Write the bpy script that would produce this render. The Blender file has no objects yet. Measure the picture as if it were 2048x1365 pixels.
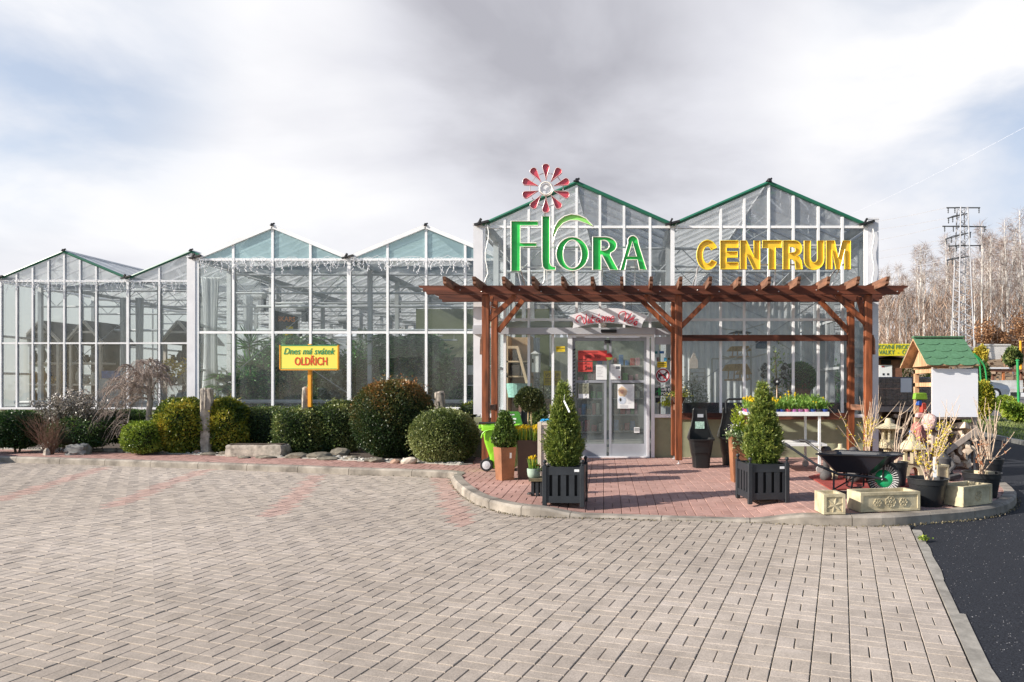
import bpy, bmesh, math, random
import numpy as np
from mathutils import Vector, Matrix
R=math.radians
random.seed(7); RNG=np.random.default_rng(11)
sc=bpy.context.scene
COL=sc.collection
# ---------------- camera ----------------
V,H,F,C=1255.0,778.0,1365.0,1.28
cam=bpy.data.cameras.new('camera'); camo=bpy.data.objects.new('camera',cam); COL.objects.link(camo)
cam.sensor_width=36; cam.lens=F*36/2048; cam.shift_x=-(V-1024)/2048; cam.shift_y=(H-682.5)/2048
cam.clip_start=.05; cam.clip_end=3000
camo.location=(0,0,C); camo.rotation_euler=(R(90),0,0); sc.camera=camo
# ---------------- world ----------------
SUN_DIR=Vector((1.9,.65,-1)).normalized()      # the way the light travels
elev=math.asin(-SUN_DIR.z)
w=bpy.data.worlds.new("World"); sc.world=w; w.use_nodes=True
nt=w.node_tree; N=nt.nodes; L=nt.links; N.clear()
out=N.new('ShaderNodeOutputWorld'); mix=N.new('ShaderNodeMixShader'); bg1=N.new('ShaderNodeBackground'); bg2=N.new('ShaderNodeBackground')
sky=N.new('ShaderNodeTexSky'); sky.sky_type='NISHITA'; sky.sun_disc=False; sky.sun_elevation=elev
sky.sun_rotation=math.atan2(-SUN_DIR.x,-SUN_DIR.y); sky.altitude=300; sky.air_density=1; sky.dust_density=1.2
L.new(sky.outputs[0],bg1.inputs[0]); bg1.inputs[1].default_value=.115
def wn(t,**k):
    n=N.new(t)
    for a,b in k.items(): setattr(n,a,b)
    return n
def wmath(op,a,b=None,c=None,clamp=False):
    n=wn('ShaderNodeMath',operation=op,use_clamp=clamp)
    for i,v in enumerate((a,b,c)):
        if v is None: continue
        if isinstance(v,(int,float)): n.inputs[i].default_value=v
        else: L.new(v,n.inputs[i])
    return n.outputs[0]
tc=wn('ShaderNodeTexCoord'); sep=wn('ShaderNodeSeparateXYZ'); L.new(tc.outputs['Generated'],sep.inputs[0])
zc=wmath('MAXIMUM',sep.outputs[2],0.0); den=wmath('ADD',zc,.22)
u=wmath('DIVIDE',sep.outputs[0],den); v=wmath('DIVIDE',sep.outputs[1],den)
comb=wn('ShaderNodeCombineXYZ'); L.new(u,comb.inputs[0]); L.new(v,comb.inputs[1]); 
def wnoise(scale,detail,rough,dist=0,off=0):
    n=wn('ShaderNodeTexNoise'); n.inputs['Scale'].default_value=scale; n.inputs['Detail'].default_value=detail
    n.inputs['Roughness'].default_value=rough; n.inputs['Distortion'].default_value=dist
    m=wn('ShaderNodeMapping'); m.inputs['Location'].default_value=(off,off*.7,0); L.new(comb.outputs[0],m.inputs[0]); L.new(m.outputs[0],n.inputs[0])
    return n.outputs[0]
def wdot(px,py):
    d=Vector(((px-V)/F,1,(H-py)/F)).normalized()
    n=wn('ShaderNodeVectorMath',operation='DOT_PRODUCT'); L.new(tc.outputs['Generated'],n.inputs[0]); n.inputs[1].default_value=d
    return n.outputs['Value']
def wblob(px,py,deg,soft):
    d=wdot(px,py); a=math.cos(R(deg)); b=math.cos(R(max(deg-soft,.01)))
    n=wn('ShaderNodeMapRange',interpolation_type='SMOOTHSTEP'); L.new(d,n.inputs[0]); n.inputs[1].default_value=a; n.inputs[2].default_value=b
    return n.outputs[0]
n1=wnoise(1.5,8,.52,.35,3.1); n2=wnoise(.7,5,.5,.3,9.0)
# grey undersides of the clouds
g=wmath('MULTIPLY_ADD',n2,.5,wmath('MULTIPLY',n1,.5))
dark=wmath('ADD',wmath('MULTIPLY',wblob(1180,60,19,18),.40),wmath('MULTIPLY',wblob(860,150,13,13),.13))
dark=wmath('ADD',dark,wmath('MULTIPLY',wblob(60,170,9,9),.16)); 
lite=wmath('ADD',wmath('MULTIPLY',wblob(350,300,22,20),.07),wmath('ADD',wmath('MULTIPLY',wblob(760,420,14,13),.04),wmath('MULTIPLY',wblob(1750,250,22,20),.10)))
t=wmath('SUBTRACT',wmath('ADD',wmath('MULTIPLY',wmath('SUBTRACT',g,.5),2.3),.60),wmath('SUBTRACT',dark,lite))
ramp=wn('ShaderNodeValToRGB'); L.new(t,ramp.inputs[0])
e=ramp.color_ramp.elements; e[0].position=0; e[0].color=(.46,.46,.51,1); e[1].position=.78; e[1].color=(.93,.93,.955,1)
m_=e.new(.4); m_.color=(.74,.745,.80,1)
L.new(ramp.outputs[0],bg2.inputs[0]); bg2.inputs[1].default_value=.70
# the cloud bank fills the lower sky on this side; overhead and behind the sky is open
bank=wn('ShaderNodeMapRange',interpolation_type='SMOOTHSTEP'); L.new(sep.outputs[2],bank.inputs[0])
bank.inputs[1].default_value=.68; bank.inputs[2].default_value=.52
back=wn('ShaderNodeMapRange',interpolation_type='SMOOTHSTEP'); L.new(sep.outputs[1],back.inputs[0]); back.inputs[1].default_value=-.1; back.inputs[2].default_value=.25
thin=wmath('ADD',wmath('MULTIPLY',wblob(-60,10,15,12),.6),wmath('MULTIPLY',wblob(2060,60,17,14),.7))
cov=wmath('SUBTRACT',1.0,wmath('MULTIPLY',thin,wmath('MULTIPLY_ADD',wmath('SUBTRACT',.60,n1),4.5,.05,clamp=True)),clamp=True)
fac=wmath('MULTIPLY',wmath('MULTIPLY',bank.outputs[0],back.outputs[0]),cov)
L.new(fac,mix.inputs[0]); L.new(bg1.outputs[0],mix.inputs[1]); L.new(bg2.outputs[0],mix.inputs[2]); L.new(mix.outputs[0],out.inputs[0])
# ---------------- sun ----------------
sl=bpy.data.lights.new('sun','SUN'); sl.energy=5.0; sl.angle=R(.53); sl.color=(1,.93,.83)
so=bpy.data.objects.new('sun',sl); COL.objects.link(so); so.rotation_euler=SUN_DIR.to_track_quat('-Z','Y').to_euler(); so.location=(-8,-6,12)
sc.view_settings.view_transform='Standard'; sc.view_settings.look='None'; sc.view_settings.gamma=1; sc.view_settings.exposure=.62
sc.cycles.transparent_max_bounces=32; sc.cycles.max_bounces=7; sc.cycles.diffuse_bounces=3; sc.cycles.glossy_bounces=3
sc.cycles.use_denoising=True; sc.cycles.caustics_reflective=False; sc.cycles.caustics_refractive=False
# ---------------- pixel to place ----------------
def X(px,Y): return (px-V)*Y/F
def Z(py,Y): return C+(H-py)*Y/F
def P(px,py,Y): return Vector((X(px,Y),Y,Z(py,Y)))
def gz(y): return -.033*(6.35-y) if y<6.35 else 0.0
def G(px,py,z=0.0):
    Y=F*(C-z)/(py-H)
    if z==0 and Y<6.35:
        for _ in range(20): Y=F*(C-gz(Y))/(py-H)
    return (X(px,Y),Y)
PZ=.095     # height of the pavement
# ---------------- materials ----------------
MATS={}
def M(name,col=(.5,.5,.5),rough=.7,var=.12,scale=6,bump=0,bscale=40,metal=0,spec=.4,attr=None,transl=0,emit=None,col2=None,stretch=None,coat=0):
    if name in MATS: return MATS[name]
    m=bpy.data.materials.new(name); m.use_nodes=True; t=m.node_tree; n=t.nodes; l=t.links
    b=n['Principled BSDF']; o=n['Material Output']
    b.inputs['Roughness'].default_value=rough; b.inputs['Metallic'].default_value=metal; b.inputs['Specular IOR Level'].default_value=spec
    if coat: b.inputs['Coat Weight'].default_value=coat
    tcn=n.new('ShaderNodeTexCoord'); src=tcn.outputs['Object']
    if stretch:
        mp=n.new('ShaderNodeMapping'); mp.inputs['Scale'].default_value=stretch; l.new(src,mp.inputs[0]); src=mp.outputs[0]
    r=n.new('ShaderNodeValToRGB'); els=r.color_ramp.elements
    if attr:
        a=n.new('ShaderNodeAttribute'); a.attribute_name='tint'; l.new(a.outputs['Fac'],r.inputs[0])
        els[0].color=(*attr[0],1); els[1].color=(*attr[-1],1)
        for i,c in enumerate(attr[1:-1]): e_=els.new((i+1)/(len(attr)-1)); e_.color=(*c,1)
    else:
        nz=n.new('ShaderNodeTexNoise'); nz.inputs['Scale'].default_value=scale; nz.inputs['Detail'].default_value=6; nz.inputs['Roughness'].default_value=.62
        l.new(src,nz.inputs[0]); l.new(nz.outputs[0],r.inputs[0])
        c2=col2 or col
        els[0].position=.3; els[1].position=.7
        els[0].color=(*[min(1,c*(1-var)) for c in col],1); els[1].color=(*[min(1,c*(1+var)) for c in c2],1)
    l.new(r.outputs[0],b.inputs['Base Color'])
    if bump:
        nb=n.new('ShaderNodeTexNoise'); nb.inputs['Scale'].default_value=bscale; nb.inputs['Detail'].default_value=5
        l.new(src,nb.inputs[0]); bp=n.new('ShaderNodeBump'); bp.inputs['Strength'].default_value=min(1,bump*20); bp.inputs['Distance'].default_value=bump
        l.new(nb.outputs[0],bp.inputs['Height']); l.new(bp.outputs[0],b.inputs['Normal'])
    if emit: b.inputs['Emission Color'].default_value=(*emit[0],1); b.inputs['Emission Strength'].default_value=emit[1]
    if transl:
        tr=n.new('ShaderNodeBsdfTranslucent'); l.new(r.outputs[0],tr.inputs[0]); mx=n.new('ShaderNodeMixShader'); mx.inputs[0].default_value=transl
        l.new(b.outputs[0],mx.inputs[1]); l.new(tr.outputs[0],mx.inputs[2]); l.new(mx.outputs[0],o.inputs[0])
    MATS[name]=m; return m
def glassmat(name,tint,diff=0,dcol=(.8,.8,.8),fres=1.5,rough=.01,dirt=0,waves=True,vary=0):
    if name in MATS: return MATS[name]
    m=bpy.data.materials.new(name); m.use_nodes=True; t=m.node_tree; n=t.nodes; l=t.links; n.clear()
    o=n.new('ShaderNodeOutputMaterial'); tr=n.new('ShaderNodeBsdfTransparent'); tr.inputs[0].default_value=(*tint,1)
    gl=n.new('ShaderNodeBsdfGlossy'); gl.inputs['Roughness'].default_value=rough
    fr=n.new('ShaderNodeFresnel'); fr.inputs['IOR'].default_value=fres
    tcn=n.new('ShaderNodeTexCoord')
    if waves:
        nz=n.new('ShaderNodeTexNoise'); nz.inputs['Scale'].default_value=1.3; l.new(tcn.outputs['Object'],nz.inputs[0])
        bp=n.new('ShaderNodeBump'); bp.inputs['Strength'].default_value=.12; bp.inputs['Distance'].default_value=.05; l.new(nz.outputs[0],bp.inputs['Height']); l.new(bp.outputs[0],gl.inputs['Normal'])
    mx=n.new('ShaderNodeMixShader'); l.new(fr.outputs[0],mx.inputs[0]); l.new(tr.outputs[0],mx.inputs[1]); l.new(gl.outputs[0],mx.inputs[2])
    last=mx
    if diff:
        d=n.new('ShaderNodeBsdfDiffuse'); d.inputs[0].default_value=(*dcol,1); tl=n.new('ShaderNodeBsdfTranslucent'); tl.inputs[0].default_value=(*dcol,1)
        m2=n.new('ShaderNodeMixShader'); m2.inputs[0].default_value=.5; l.new(d.outputs[0],m2.inputs[1]); l.new(tl.outputs[0],m2.inputs[2])
        m3=n.new('ShaderNodeMixShader'); l.new(mx.outputs[0],m3.inputs[1]); l.new(m2.outputs[0],m3.inputs[2])
        m3.inputs[0].default_value=diff
        if dirt:
            nz=n.new('ShaderNodeTexNoise'); nz.inputs['Scale'].default_value=1.7; nz.inputs['Detail'].default_value=6; mp=n.new('ShaderNodeMapping'); mp.inputs['Scale'].default_value=(2.2,1,.5)
            l.new(tcn.outputs['Object'],mp.inputs[0]); l.new(mp.outputs[0],nz.inputs[0])
            mr=n.new('ShaderNodeMapRange'); mr.inputs[1].default_value=.35; mr.inputs[2].default_value=.75; mr.inputs[3].default_value=diff; mr.inputs[4].default_value=diff+dirt
            l.new(nz.outputs[0],mr.inputs[0]); l.new(mr.outputs[0],m3.inputs[0])
        if vary:
            oi=n.new('ShaderNodeObjectInfo'); ma=n.new('ShaderNodeMath'); ma.operation='MULTIPLY_ADD'; ma.inputs[1].default_value=vary; l.new(oi.outputs['Random'],ma.inputs[0])
            s0=m3.inputs[0].links[0].from_socket; l.new(s0,ma.inputs[2]); l.new(ma.outputs[0],m3.inputs[0])
        last=m3
    l.new(last.outputs[0],o.inputs[0]); MATS[name]=m; return m
# ---------------- objects ----------------
def worg(o):
    v=Vector((0,0,0))
    while o is not None: v+=o.location; o=o.parent
    return v
def props(o,label=None,cat=None,group=None,kind=None):
    if label: o['label']=label
    if cat: o['category']=cat
    if group: o['group']=group
    if kind: o['kind']=kind
    return o
def thing(name,label,cat,loc=(0,0,0),group=None):
    o=bpy.data.objects.new(name,None); COL.objects.link(o); o.location=loc; o.empty_display_size=.1
    return props(o,label,cat,group)
def link_mesh(name,me,mat,parent=None,smooth=False):
    for m in (mat if isinstance(mat,(list,tuple)) else [mat]): me.materials.append(m)
    if smooth:
        me.polygons.foreach_set('use_smooth',[True]*len(me.polygons))
        try: me.set_sharp_from_angle(angle=R(smooth if smooth is not True else 40))
        except Exception: pass
    o=bpy.data.objects.new(name,me); COL.objects.link(o)
    if parent is not None: o.parent=parent
    return o
def rotz(p,a): c,s=math.cos(a),math.sin(a); return (p[0]*c-p[1]*s,p[0]*s+p[1]*c,p[2])
class MB:
    def __init__(s): s.v=[]; s.f=[]; s.mi=[]; s.cur=0
    def add(s,vs,fs):
        b=len(s.v); s.v+= [tuple(q) for q in vs]; s.f+=[tuple(b+i for i in f) for f in fs]; s.mi+=[s.cur]*len(fs); return s
    def box(s,x0,y0,z0,x1,y1,z1):
        return s.add([(x0,y0,z0),(x1,y0,z0),(x1,y1,z0),(x0,y1,z0),(x0,y0,z1),(x1,y0,z1),(x1,y1,z1),(x0,y1,z1)],
                     [(0,3,2,1),(4,5,6,7),(0,1,5,4),(1,2,6,5),(2,3,7,6),(3,0,4,7)])
    def cbox(s,c,d,rz=0,bev=0,top=1.0):
        """box with centre c, size d, turned rz; bev chamfers the vertical and horizontal edges; top scales the upper face"""
        hx,hy,hz=d[0]/2,d[1]/2,d[2]/2; b=bev
        rings=[]
        zs=[(-hz,b),(-hz+b,0),(hz-b,0),(hz,b)] if b else [(-hz,0),(hz,0)]
        for z,i in zs:
            k=1+(top-1)*((z+hz)/(2*hz)); ax,ay=hx*k-i,hy*k-i; q=b if b else 0
            if b: pts=[(-ax+q,-ay),(ax-q,-ay),(ax,-ay+q),(ax,ay-q),(ax-q,ay),(-ax+q,ay),(-ax,ay-q),(-ax,-ay+q)]
            else: pts=[(-ax,-ay),(ax,-ay),(ax,ay),(-ax,ay)]
            rings.append([(x,y,z) for x,y in pts])
        n=len(rings[0]); vs=[]; fs=[]
        for r in rings:
            for q in r:
                t=rotz(q,rz); vs.append((t[0]+c[0],t[1]+c[1],t[2]+c[2]))
        for k in range(len(rings)-1):
            for i in range(n): j=(i+1)%n; fs.append((k*n+i,k*n+j,(k+1)*n+j,(k+1)*n+i))
        fs.append(tuple(range(n-1,-1,-1))); fs.append(tuple((len(rings)-1)*n+i for i in range(n)))
        return s.add(vs,fs)
    def bar(s,a,b,w,h,up=(0,0,1)):
        a,b=Vector(a),Vector(b); d=(b-a).normalized(); u=Vector(up)
        if abs(d.dot(u))>.98: u=Vector((0,1,0))
        r=d.cross(u).normalized(); u=r.cross(d).normalized(); r*=w/2; u*=h/2
        return s.add([a-r-u,a+r-u,a+r+u,a-r+u,b-r-u,b+r-u,b+r+u,b-r+u],[(0,1,2,3),(7,6,5,4),(0,4,5,1),(1,5,6,2),(2,6,7,3),(3,7,4,0)])
    def path(s,pts,r,n=6,closed=False):
        pts=[Vector(p) for p in pts]; m=len(pts); rr=r if isinstance(r,(list,tuple)) else [r]*m
        ref=None; vs=[]; fs=[]
        for i,p in enumerate(pts):
            if closed: d=pts[(i+1)%m]-pts[i-1]
            else: d=pts[min(i+1,m-1)]-pts[max(i-1,0)]
            if d.length<1e-9: d=Vector((0,0,1))
            d.normalize()
            if ref is None:
                ref=Vector((0,1,0)) if abs(d.y)<.9 else Vector((1,0,0))
            ref=(ref-d*ref.dot(d)); 
            if ref.length<1e-6: ref=Vector((1,0,0))-d*d.x
            ref.normalize(); q=d.cross(ref)
            for k in range(n):
                a=2*math.pi*k/n; vs.append(p+(ref*math.cos(a)+q*math.sin(a))*rr[i])
        for i in range(m if closed else m-1):
            a=i*n; b=((i+1)%m)*n
            for k in range(n): j=(k+1)%n; fs.append((a+k,b+k,b+j,a+j))
        if not closed: fs.append(tuple(range(n))); fs.append(tuple((m-1)*n+k for k in range(n-1,-1,-1)))
        return s.add(vs,fs)
    def lathe(s,prof,c,n=24,sx=1,sy=1,rz=0,cap=True):
        vs=[];fs=[]
        for r,z in prof:
            for k in range(n):
                a=2*math.pi*k/n; q=rotz((r*math.cos(a)*sx,r*math.sin(a)*sy,z),rz); vs.append((c[0]+q[0],c[1]+q[1],c[2]+q[2]))
        for i in range(len(prof)-1):
            for k in range(n): j=(k+1)%n; fs.append((i*n+k,i*n+j,(i+1)*n+j,(i+1)*n+k))
        if cap: fs.append(tuple(range(n-1,-1,-1))); fs.append(tuple((len(prof)-1)*n+k for k in range(n)))
        return s.add(vs,fs)
    def prism(s,poly,a0,a1,axis='y'):
        """poly: 2-D outline, swept from a0 to a1 along an axis (x: poly=(y,z); y: poly=(x,z); z: poly=(x,y))"""
        def m(p,a): return (a,p[0],p[1]) if axis=='x' else ((p[0],a,p[1]) if axis=='y' else (p[0],p[1],a))
        n=len(poly); vs=[m(p,a0) for p in poly]+[m(p,a1) for p in poly]
        return s.add(vs,[tuple(range(n)),tuple(range(2*n-1,n-1,-1))]+[(i,n+i,n+(i+1)%n,(i+1)%n) for i in range(n)])
    def quad(s,*p): return s.add(p,[tuple(range(len(p)))])
    def blob(s,c,r,seed=0,amp=.15,sub=2,flat=1.0):
        bm=bmesh.new(); bmesh.ops.create_icosphere(bm,subdivisions=sub,radius=1)
        rr=np.random.default_rng(seed); k=rr.normal(size=(5,3))*1.6; ph=rr.uniform(0,6,5)
        vs=[]
        for q in bm.verts:
            t=1+amp*sum(math.sin(k[i][0]*q.co.x+k[i][1]*q.co.y+k[i][2]*q.co.z+ph[i]) for i in range(5))/2.2
            vs.append((c[0]+q.co.x*r[0]*t,c[1]+q.co.y*r[1]*t,c[2]+q.co.z*r[2]*t))
        fs=[tuple(v.index for v in f.verts) for f in bm.faces]; bm.free(); return s.add(vs,fs)
    def build(s,name,mat,parent=None,smooth=False,recalc=True):
        o=worg(parent); me=bpy.data.meshes.new(name)
        me.from_pydata([(q[0]-o.x,q[1]-o.y,q[2]-o.z) for q in s.v],[],s.f)
        if any(s.mi): 
            me.polygons.foreach_set('material_index',s.mi)
        if recalc and len(s.f)<30000:
            bm=bmesh.new(); bm.from_mesh(me); bmesh.ops.recalc_face_normals(bm,faces=bm.faces); bm.to_mesh(me); bm.free()
        return link_mesh(name,me,mat,parent,smooth)
def copy_tree(o,parent=None):
    c=o.copy(); COL.objects.link(c)
    if parent is not None: c.parent=parent
    for ch in [k for k in KIDS(o)]: copy_tree(ch,c)
    return c
def KIDS(o): return [k for k in list(o.children)]
def np_mesh(name,verts,faces,tint,mat,parent,smooth=False,minds=None):
    """verts (n,3), faces (m,k) arrays, tint (m,)"""
    o=worg(parent); verts=np.asarray(verts,dtype=np.float32)-np.array([o.x,o.y,o.z],dtype=np.float32)
    faces=np.asarray(faces,dtype=np.int32); m,k=faces.shape
    me=bpy.data.meshes.new(name); me.vertices.add(len(verts)); me.vertices.foreach_set('co',verts.ravel())
    me.loops.add(m*k); me.loops.foreach_set('vertex_index',faces.ravel())
    me.polygons.add(m); me.polygons.foreach_set('loop_start',np.arange(0,m*k,k,dtype=np.int32)); 
    if minds is not None: me.polygons.foreach_set('material_index',np.asarray(minds,dtype=np.int32))
    me.update(calc_edges=True); me.validate()
    me.polygons.foreach_set('use_smooth',[bool(smooth)]*len(me.polygons))
    a=me.attributes.new('tint','FLOAT','FACE'); a.data.foreach_set('value',np.asarray(tint,dtype=np.float32))
    return link_mesh(name,me,mat,parent,smooth)
def unit(v): return v/np.maximum(np.linalg.norm(v,axis=-1,keepdims=True),1e-9)
def leaves(name,pts,dirs,length,width,mat,parent,tint=None,jit=.5,droop=0,core=None):
    """a leaf (diamond of two triangles folded a little) at every point, pointing along dirs"""
    n=len(pts); d=unit(dirs+RNG.normal(size=(n,3))*jit); d[:,2]-=droop; d=unit(d)
    r=unit(np.cross(d,RNG.normal(size=(n,3)))); L_=length*RNG.uniform(.6,1.35,(n,1)); W=width*RNG.uniform(.7,1.3,(n,1))
    a=pts; b=pts+d*L_*.45+r*W*.5; c=pts+d*L_; e=pts+d*L_*.45-r*W*.5
    vs=np.concatenate([a,b,c,e]); i=np.arange(n); fs=np.stack([i,i+n,i+2*n,i+3*n],1)
    if tint is None: tint=RNG.uniform(0,1,n)
    if core is not None:
        cv,cf=core; fs4=np.array([[*f,f[-1]] if len(f)==3 else f for f in cf])
        # keep core as separate quads/tris by triangulating everything to quads is avoided: core is added as its own sub mesh
    return np_mesh(name,vs,fs,tint,mat,parent)
def ell_points(n,c,r,p=2.0,lump=.06,seed=0,shell=(.86,1.03),zmin=None,lumpf=3.0):
    rr=np.random.default_rng(seed); d=unit(rr.normal(size=(n,3)))
    k=(np.abs(d)**p).sum(1)**(-1/p)           # superellipsoid radius
    kk=rr.normal(size=(6,3))*lumpf; ph=rr.uniform(0,6,6)
    l=1+lump*np.sin(d@kk.T+ph).sum(1)/2
    s=rr.uniform(*shell,n)**.6
    q=d*(k*l*s)[:,None]*np.array(r)+np.array(c); nrm=unit(d/np.array(r))
    if zmin is not None: m=q[:,2]>zmin; q,nrm=q[m],nrm[m]
    return q,nrm
def clumpy(pts,amt=.5,f=7,seed=0):
    rr=np.random.default_rng(seed); kk=rr.normal(size=(5,3))*f; ph=rr.uniform(0,6,5)
    return np.clip(.5+amt*np.sin(pts@kk.T+ph).sum(1)/4+RNG.normal(size=len(pts))*.2,0,1)
def text_mesh(body,size,depth,mat,parent,at,name='lettering',shear=0,bold=0,align='CENTER',sx=1,rx=90,rz=0,spacing=1,fit=None):
    c=bpy.data.curves.new('text','FONT'); c.body=body; c.size=size; c.extrude=depth; c.shear=shear; c.offset=bold; c.align_x=align; c.space_character=spacing; c.resolution_u=4
    o=bpy.data.objects.new('text',c); COL.objects.link(o)
    dg=bpy.context.evaluated_depsgraph_get(); dg.update()
    me=bpy.data.meshes.new_from_object(o.evaluated_get(dg)); bpy.data.objects.remove(o); bpy.data.curves.remove(c)
    me.name=name
    if fit:
        xs=[q.co.x for q in me.vertices]; wdt=max(xs)-min(xs); sx=fit/wdt
    org=worg(parent)
    Mx=Matrix.Translation(Vector(at)-org)@Matrix.Rotation(R(rz),4,'Z')@Matrix.Rotation(R(rx),4,'X')@Matrix.Diagonal((sx,1,1,1))
    me.transform(Mx); me.materials.clear()
    return link_mesh(name,me,mat,parent)
def shape_mesh(loops,depth):
    """2-D outlines (with holes) -> flat filled slab, as vertex and face lists in (x,z), front at y=0, back at y=depth"""
    c=bpy.data.curves.new('s','CURVE'); c.dimensions='2D'; c.fill_mode='BOTH'; c.extrude=depth/2
    for lp in loops:
        s=c.splines.new('POLY'); s.points.add(len(lp)-1); s.use_cyclic_u=True
        for i,p in enumerate(lp): s.points[i].co=(p[0],p[1],0,1)
    o=bpy.data.objects.new('s',c); COL.objects.link(o); dg=bpy.context.evaluated_depsgraph_get(); dg.update()
    me=bpy.data.meshes.new_from_object(o.evaluated_get(dg)); bpy.data.objects.remove(o); bpy.data.curves.remove(c)
    vs=[tuple(v.co) for v in me.vertices]; fs=[tuple(p.vertices) for p in me.polygons]; bpy.data.meshes.remove(me)
    return vs,fs
def slab(mb,loops,Y,th):
    """upright slab of a 2-D outline in world x,z with its front face at Y"""
    vs,fs=shape_mesh(loops,th); return mb.add([(x,Y+th/2-z,y) for x,y,z in vs],fs)
def sheet(name,poly,z,mat,kind='structure',cuts=(6.35,),zf=None,parent=None,th=None):
    bm=bmesh.new(); vs=[bm.verts.new((p[0],p[1],0)) for p in poly]; bm.faces.new(vs)
    for c in cuts: bmesh.ops.bisect_plane(bm,geom=bm.verts[:]+bm.edges[:]+bm.faces[:],plane_co=(0,c,0),plane_no=(0,1,0))
    for v_ in bm.verts: v_.co.z=z+(zf(v_.co.x,v_.co.y) if zf else gz(v_.co.y))
    bmesh.ops.triangulate(bm,faces=bm.faces[:]); bmesh.ops.recalc_face_normals(bm,faces=bm.faces)
    for f in bm.faces:
        if f.normal.z<0: f.normal_flip()
    me=bpy.data.meshes.new(name); bm.to_mesh(me); bm.free(); o=link_mesh(name,me,mat,parent)
    o['kind']=kind; return o
def inside(poly,x,y):
    poly=np.asarray(poly); r=np.zeros(np.shape(x),bool); n=len(poly)
    for i in range(n):
        x0,y0=poly[i]; x1,y1=poly[(i+1)%n]
        if y0==y1: continue
        c=((y0>y)!=(y1>y))&(x<(x1-x0)*(y-y0)/(y1-y0)+x0); r^=c
    return r
# ================= THE SETTING =================
def smooth(t): t=min(1,max(0,t)); return t*t*(3-2*t)
def T(x,y):
    k=smooth((x-4.7)/1.6)
    pts=[(-99,0),(26,0),(38,.60),(45,.75),(52,1.0),(62,4.3),(95,7.2),(900,12)]
    for (a,za),(b,zb) in zip(pts,pts[1:]):
        if y<=b: return k*(za+(zb-za)*max(0,y-a)/(b-a)) if a>-90 else 0.0
    return 12*k
def pz(x,y):
    """height of the red pavement: it dips to a dropped kerb in front of the door"""
    d=smooth((x+.95)/.55)*smooth((1.75-x)/.6)
    return PZ-.072*d*smooth((7.9-y)/1.25)
# --- distant ground, one sheet to the horizon ---
gx=[-600,-200,-60,-20,-8,0,3,4.7,5,5.3,5.6,6,6.4,7,9,12,16,20,26,34,45,60,80,120,250,700]; gy=[-80,-20,0,6.35,12,20,26,30,35,40,45,48,52,54,56,58,60,62,70,80,95,130,300,900]
mb=MB()
vs=[(x,y,T(x,y)-.06+(gz(max(y,2)) if -60<y<6.35 else 0)) for y in gy for x in gx]; n=len(gx)
mb.add(vs,[(j*n+i,j*n+i+1,(j+1)*n+i+1,(j+1)*n+i) for j in range(len(gy)-1) for i in range(n-1)])
props(mb.build('ground',M('ground_litter',(.17,.115,.08),.95,.35,1.3,bump=.03,bscale=9,col2=(.22,.16,.10))),kind='structure')
# --- kerb line, from the photograph ---
kpx=[(0,925),(198,931),(420,939),(595,945.5),(697,950),(895,957),(903,966),(912,980),(944,1005),(990,1022),(1042,1032),(1120,1036),(1200,1038),(1300,1041),(1500,1046.5),(1640,1052),(1764,1053),(1862,1046),(1950,1038),(2015,1023.8),(2033,999),(2003,972)]
kw=[Vector(G(*p)) for p in kpx]
kw=[Vector((-16.2,13.25))]+kw+[Vector((5.22,10.3)),Vector((5.5,13)),Vector((5.8,18)),Vector((6.2,27))]
def resample(pts,step):
    out=[pts[0]]; acc=0
    for a,b in zip(pts,pts[1:]):
        L_=(b-a).length; k=max(1,round(L_/step))
        for i in range(1,k+1): out.append(a.lerp(b,i/k))
    return out
def catmull(pts,k=6):
    o=[]
    for i in range(len(pts)-1):
        p0=pts[max(i-1,0)];p1=pts[i];p2=pts[i+1];p3=pts[min(i+2,len(pts)-1)]
        for j in range(k):
            t=j/k; o.append(.5*((2*p1)+(p2-p0)*t+(2*p0-5*p1+4*p2-p3)*t*t+(3*p1-p0-3*p2+p3)*t**3))
    return o+[pts[-1]]
mid=catmull(kw[5:-4],4); kl=kw[:5]+mid+kw[-4:]
kl=[p for i,p in enumerate(kl) if i==0 or (p-kl[i-1]).length>.02]
def offs(pl,d):
    o=[]
    for i,p in enumerate(pl):
        t=(pl[min(i+1,len(pl)-1)]-pl[max(i-1,0)]).normalized(); nrm=Vector((-t.y,t.x)); o.append(p+nrm*d)
    return o
def kh(p): return pz(p.x,p.y)+.004
mb=MB(); fine=resample(kl,.12); i=0; dist=0; start=0
inner=offs(fine,.13); cham=offs(fine,.022)
def stone(i0,i1):
    vs=[];fs=[]
    for k in range(i0,i1+1):
        h=kh(inner[k]); o_,c_,n_=fine[k],cham[k],inner[k]
        if k==i0: t=(fine[k+1]-fine[k]).normalized()*.004
        elif k==i1: t=(fine[k]-fine[k-1]).normalized()*-.004
        else: t=Vector((0,0))
        for p,z in ((o_,-.05),(o_,max(h-.022,0)),(c_,h),(n_,h),(n_,-.05)): vs.append((p.x+t.x,p.y+t.y,z+gz(p.y)))
    m=i1-i0+1
    for k in range(m-1):
        for j in range(5): fs.append((k*5+j,k*5+(j+1)%5,(k+1)*5+(j+1)%5,(k+1)*5+j))
    fs.append((0,1,2,3,4)); fs.append(tuple((m-1)*5+j for j in (4,3,2,1,0))); mb.add(vs,fs)
while i<len(fine)-1:
    j=i; d=0; p=fine[i]; lim=.92 if p.x<-2.7 or p.x>4.9 else (.5 if p.x<-.9 or p.x>2.6 else .8)
    while j<len(fine)-1 and d<lim: d+=(fine[j+1]-fine[j]).length; j+=1
    stone(i,j); i=j
props(mb.build('kerb',M('kerb_concrete',(.19,.165,.14),.88,.35,3.2,bump=.006,bscale=50,col2=(.30,.265,.225))),kind='structure')
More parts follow.
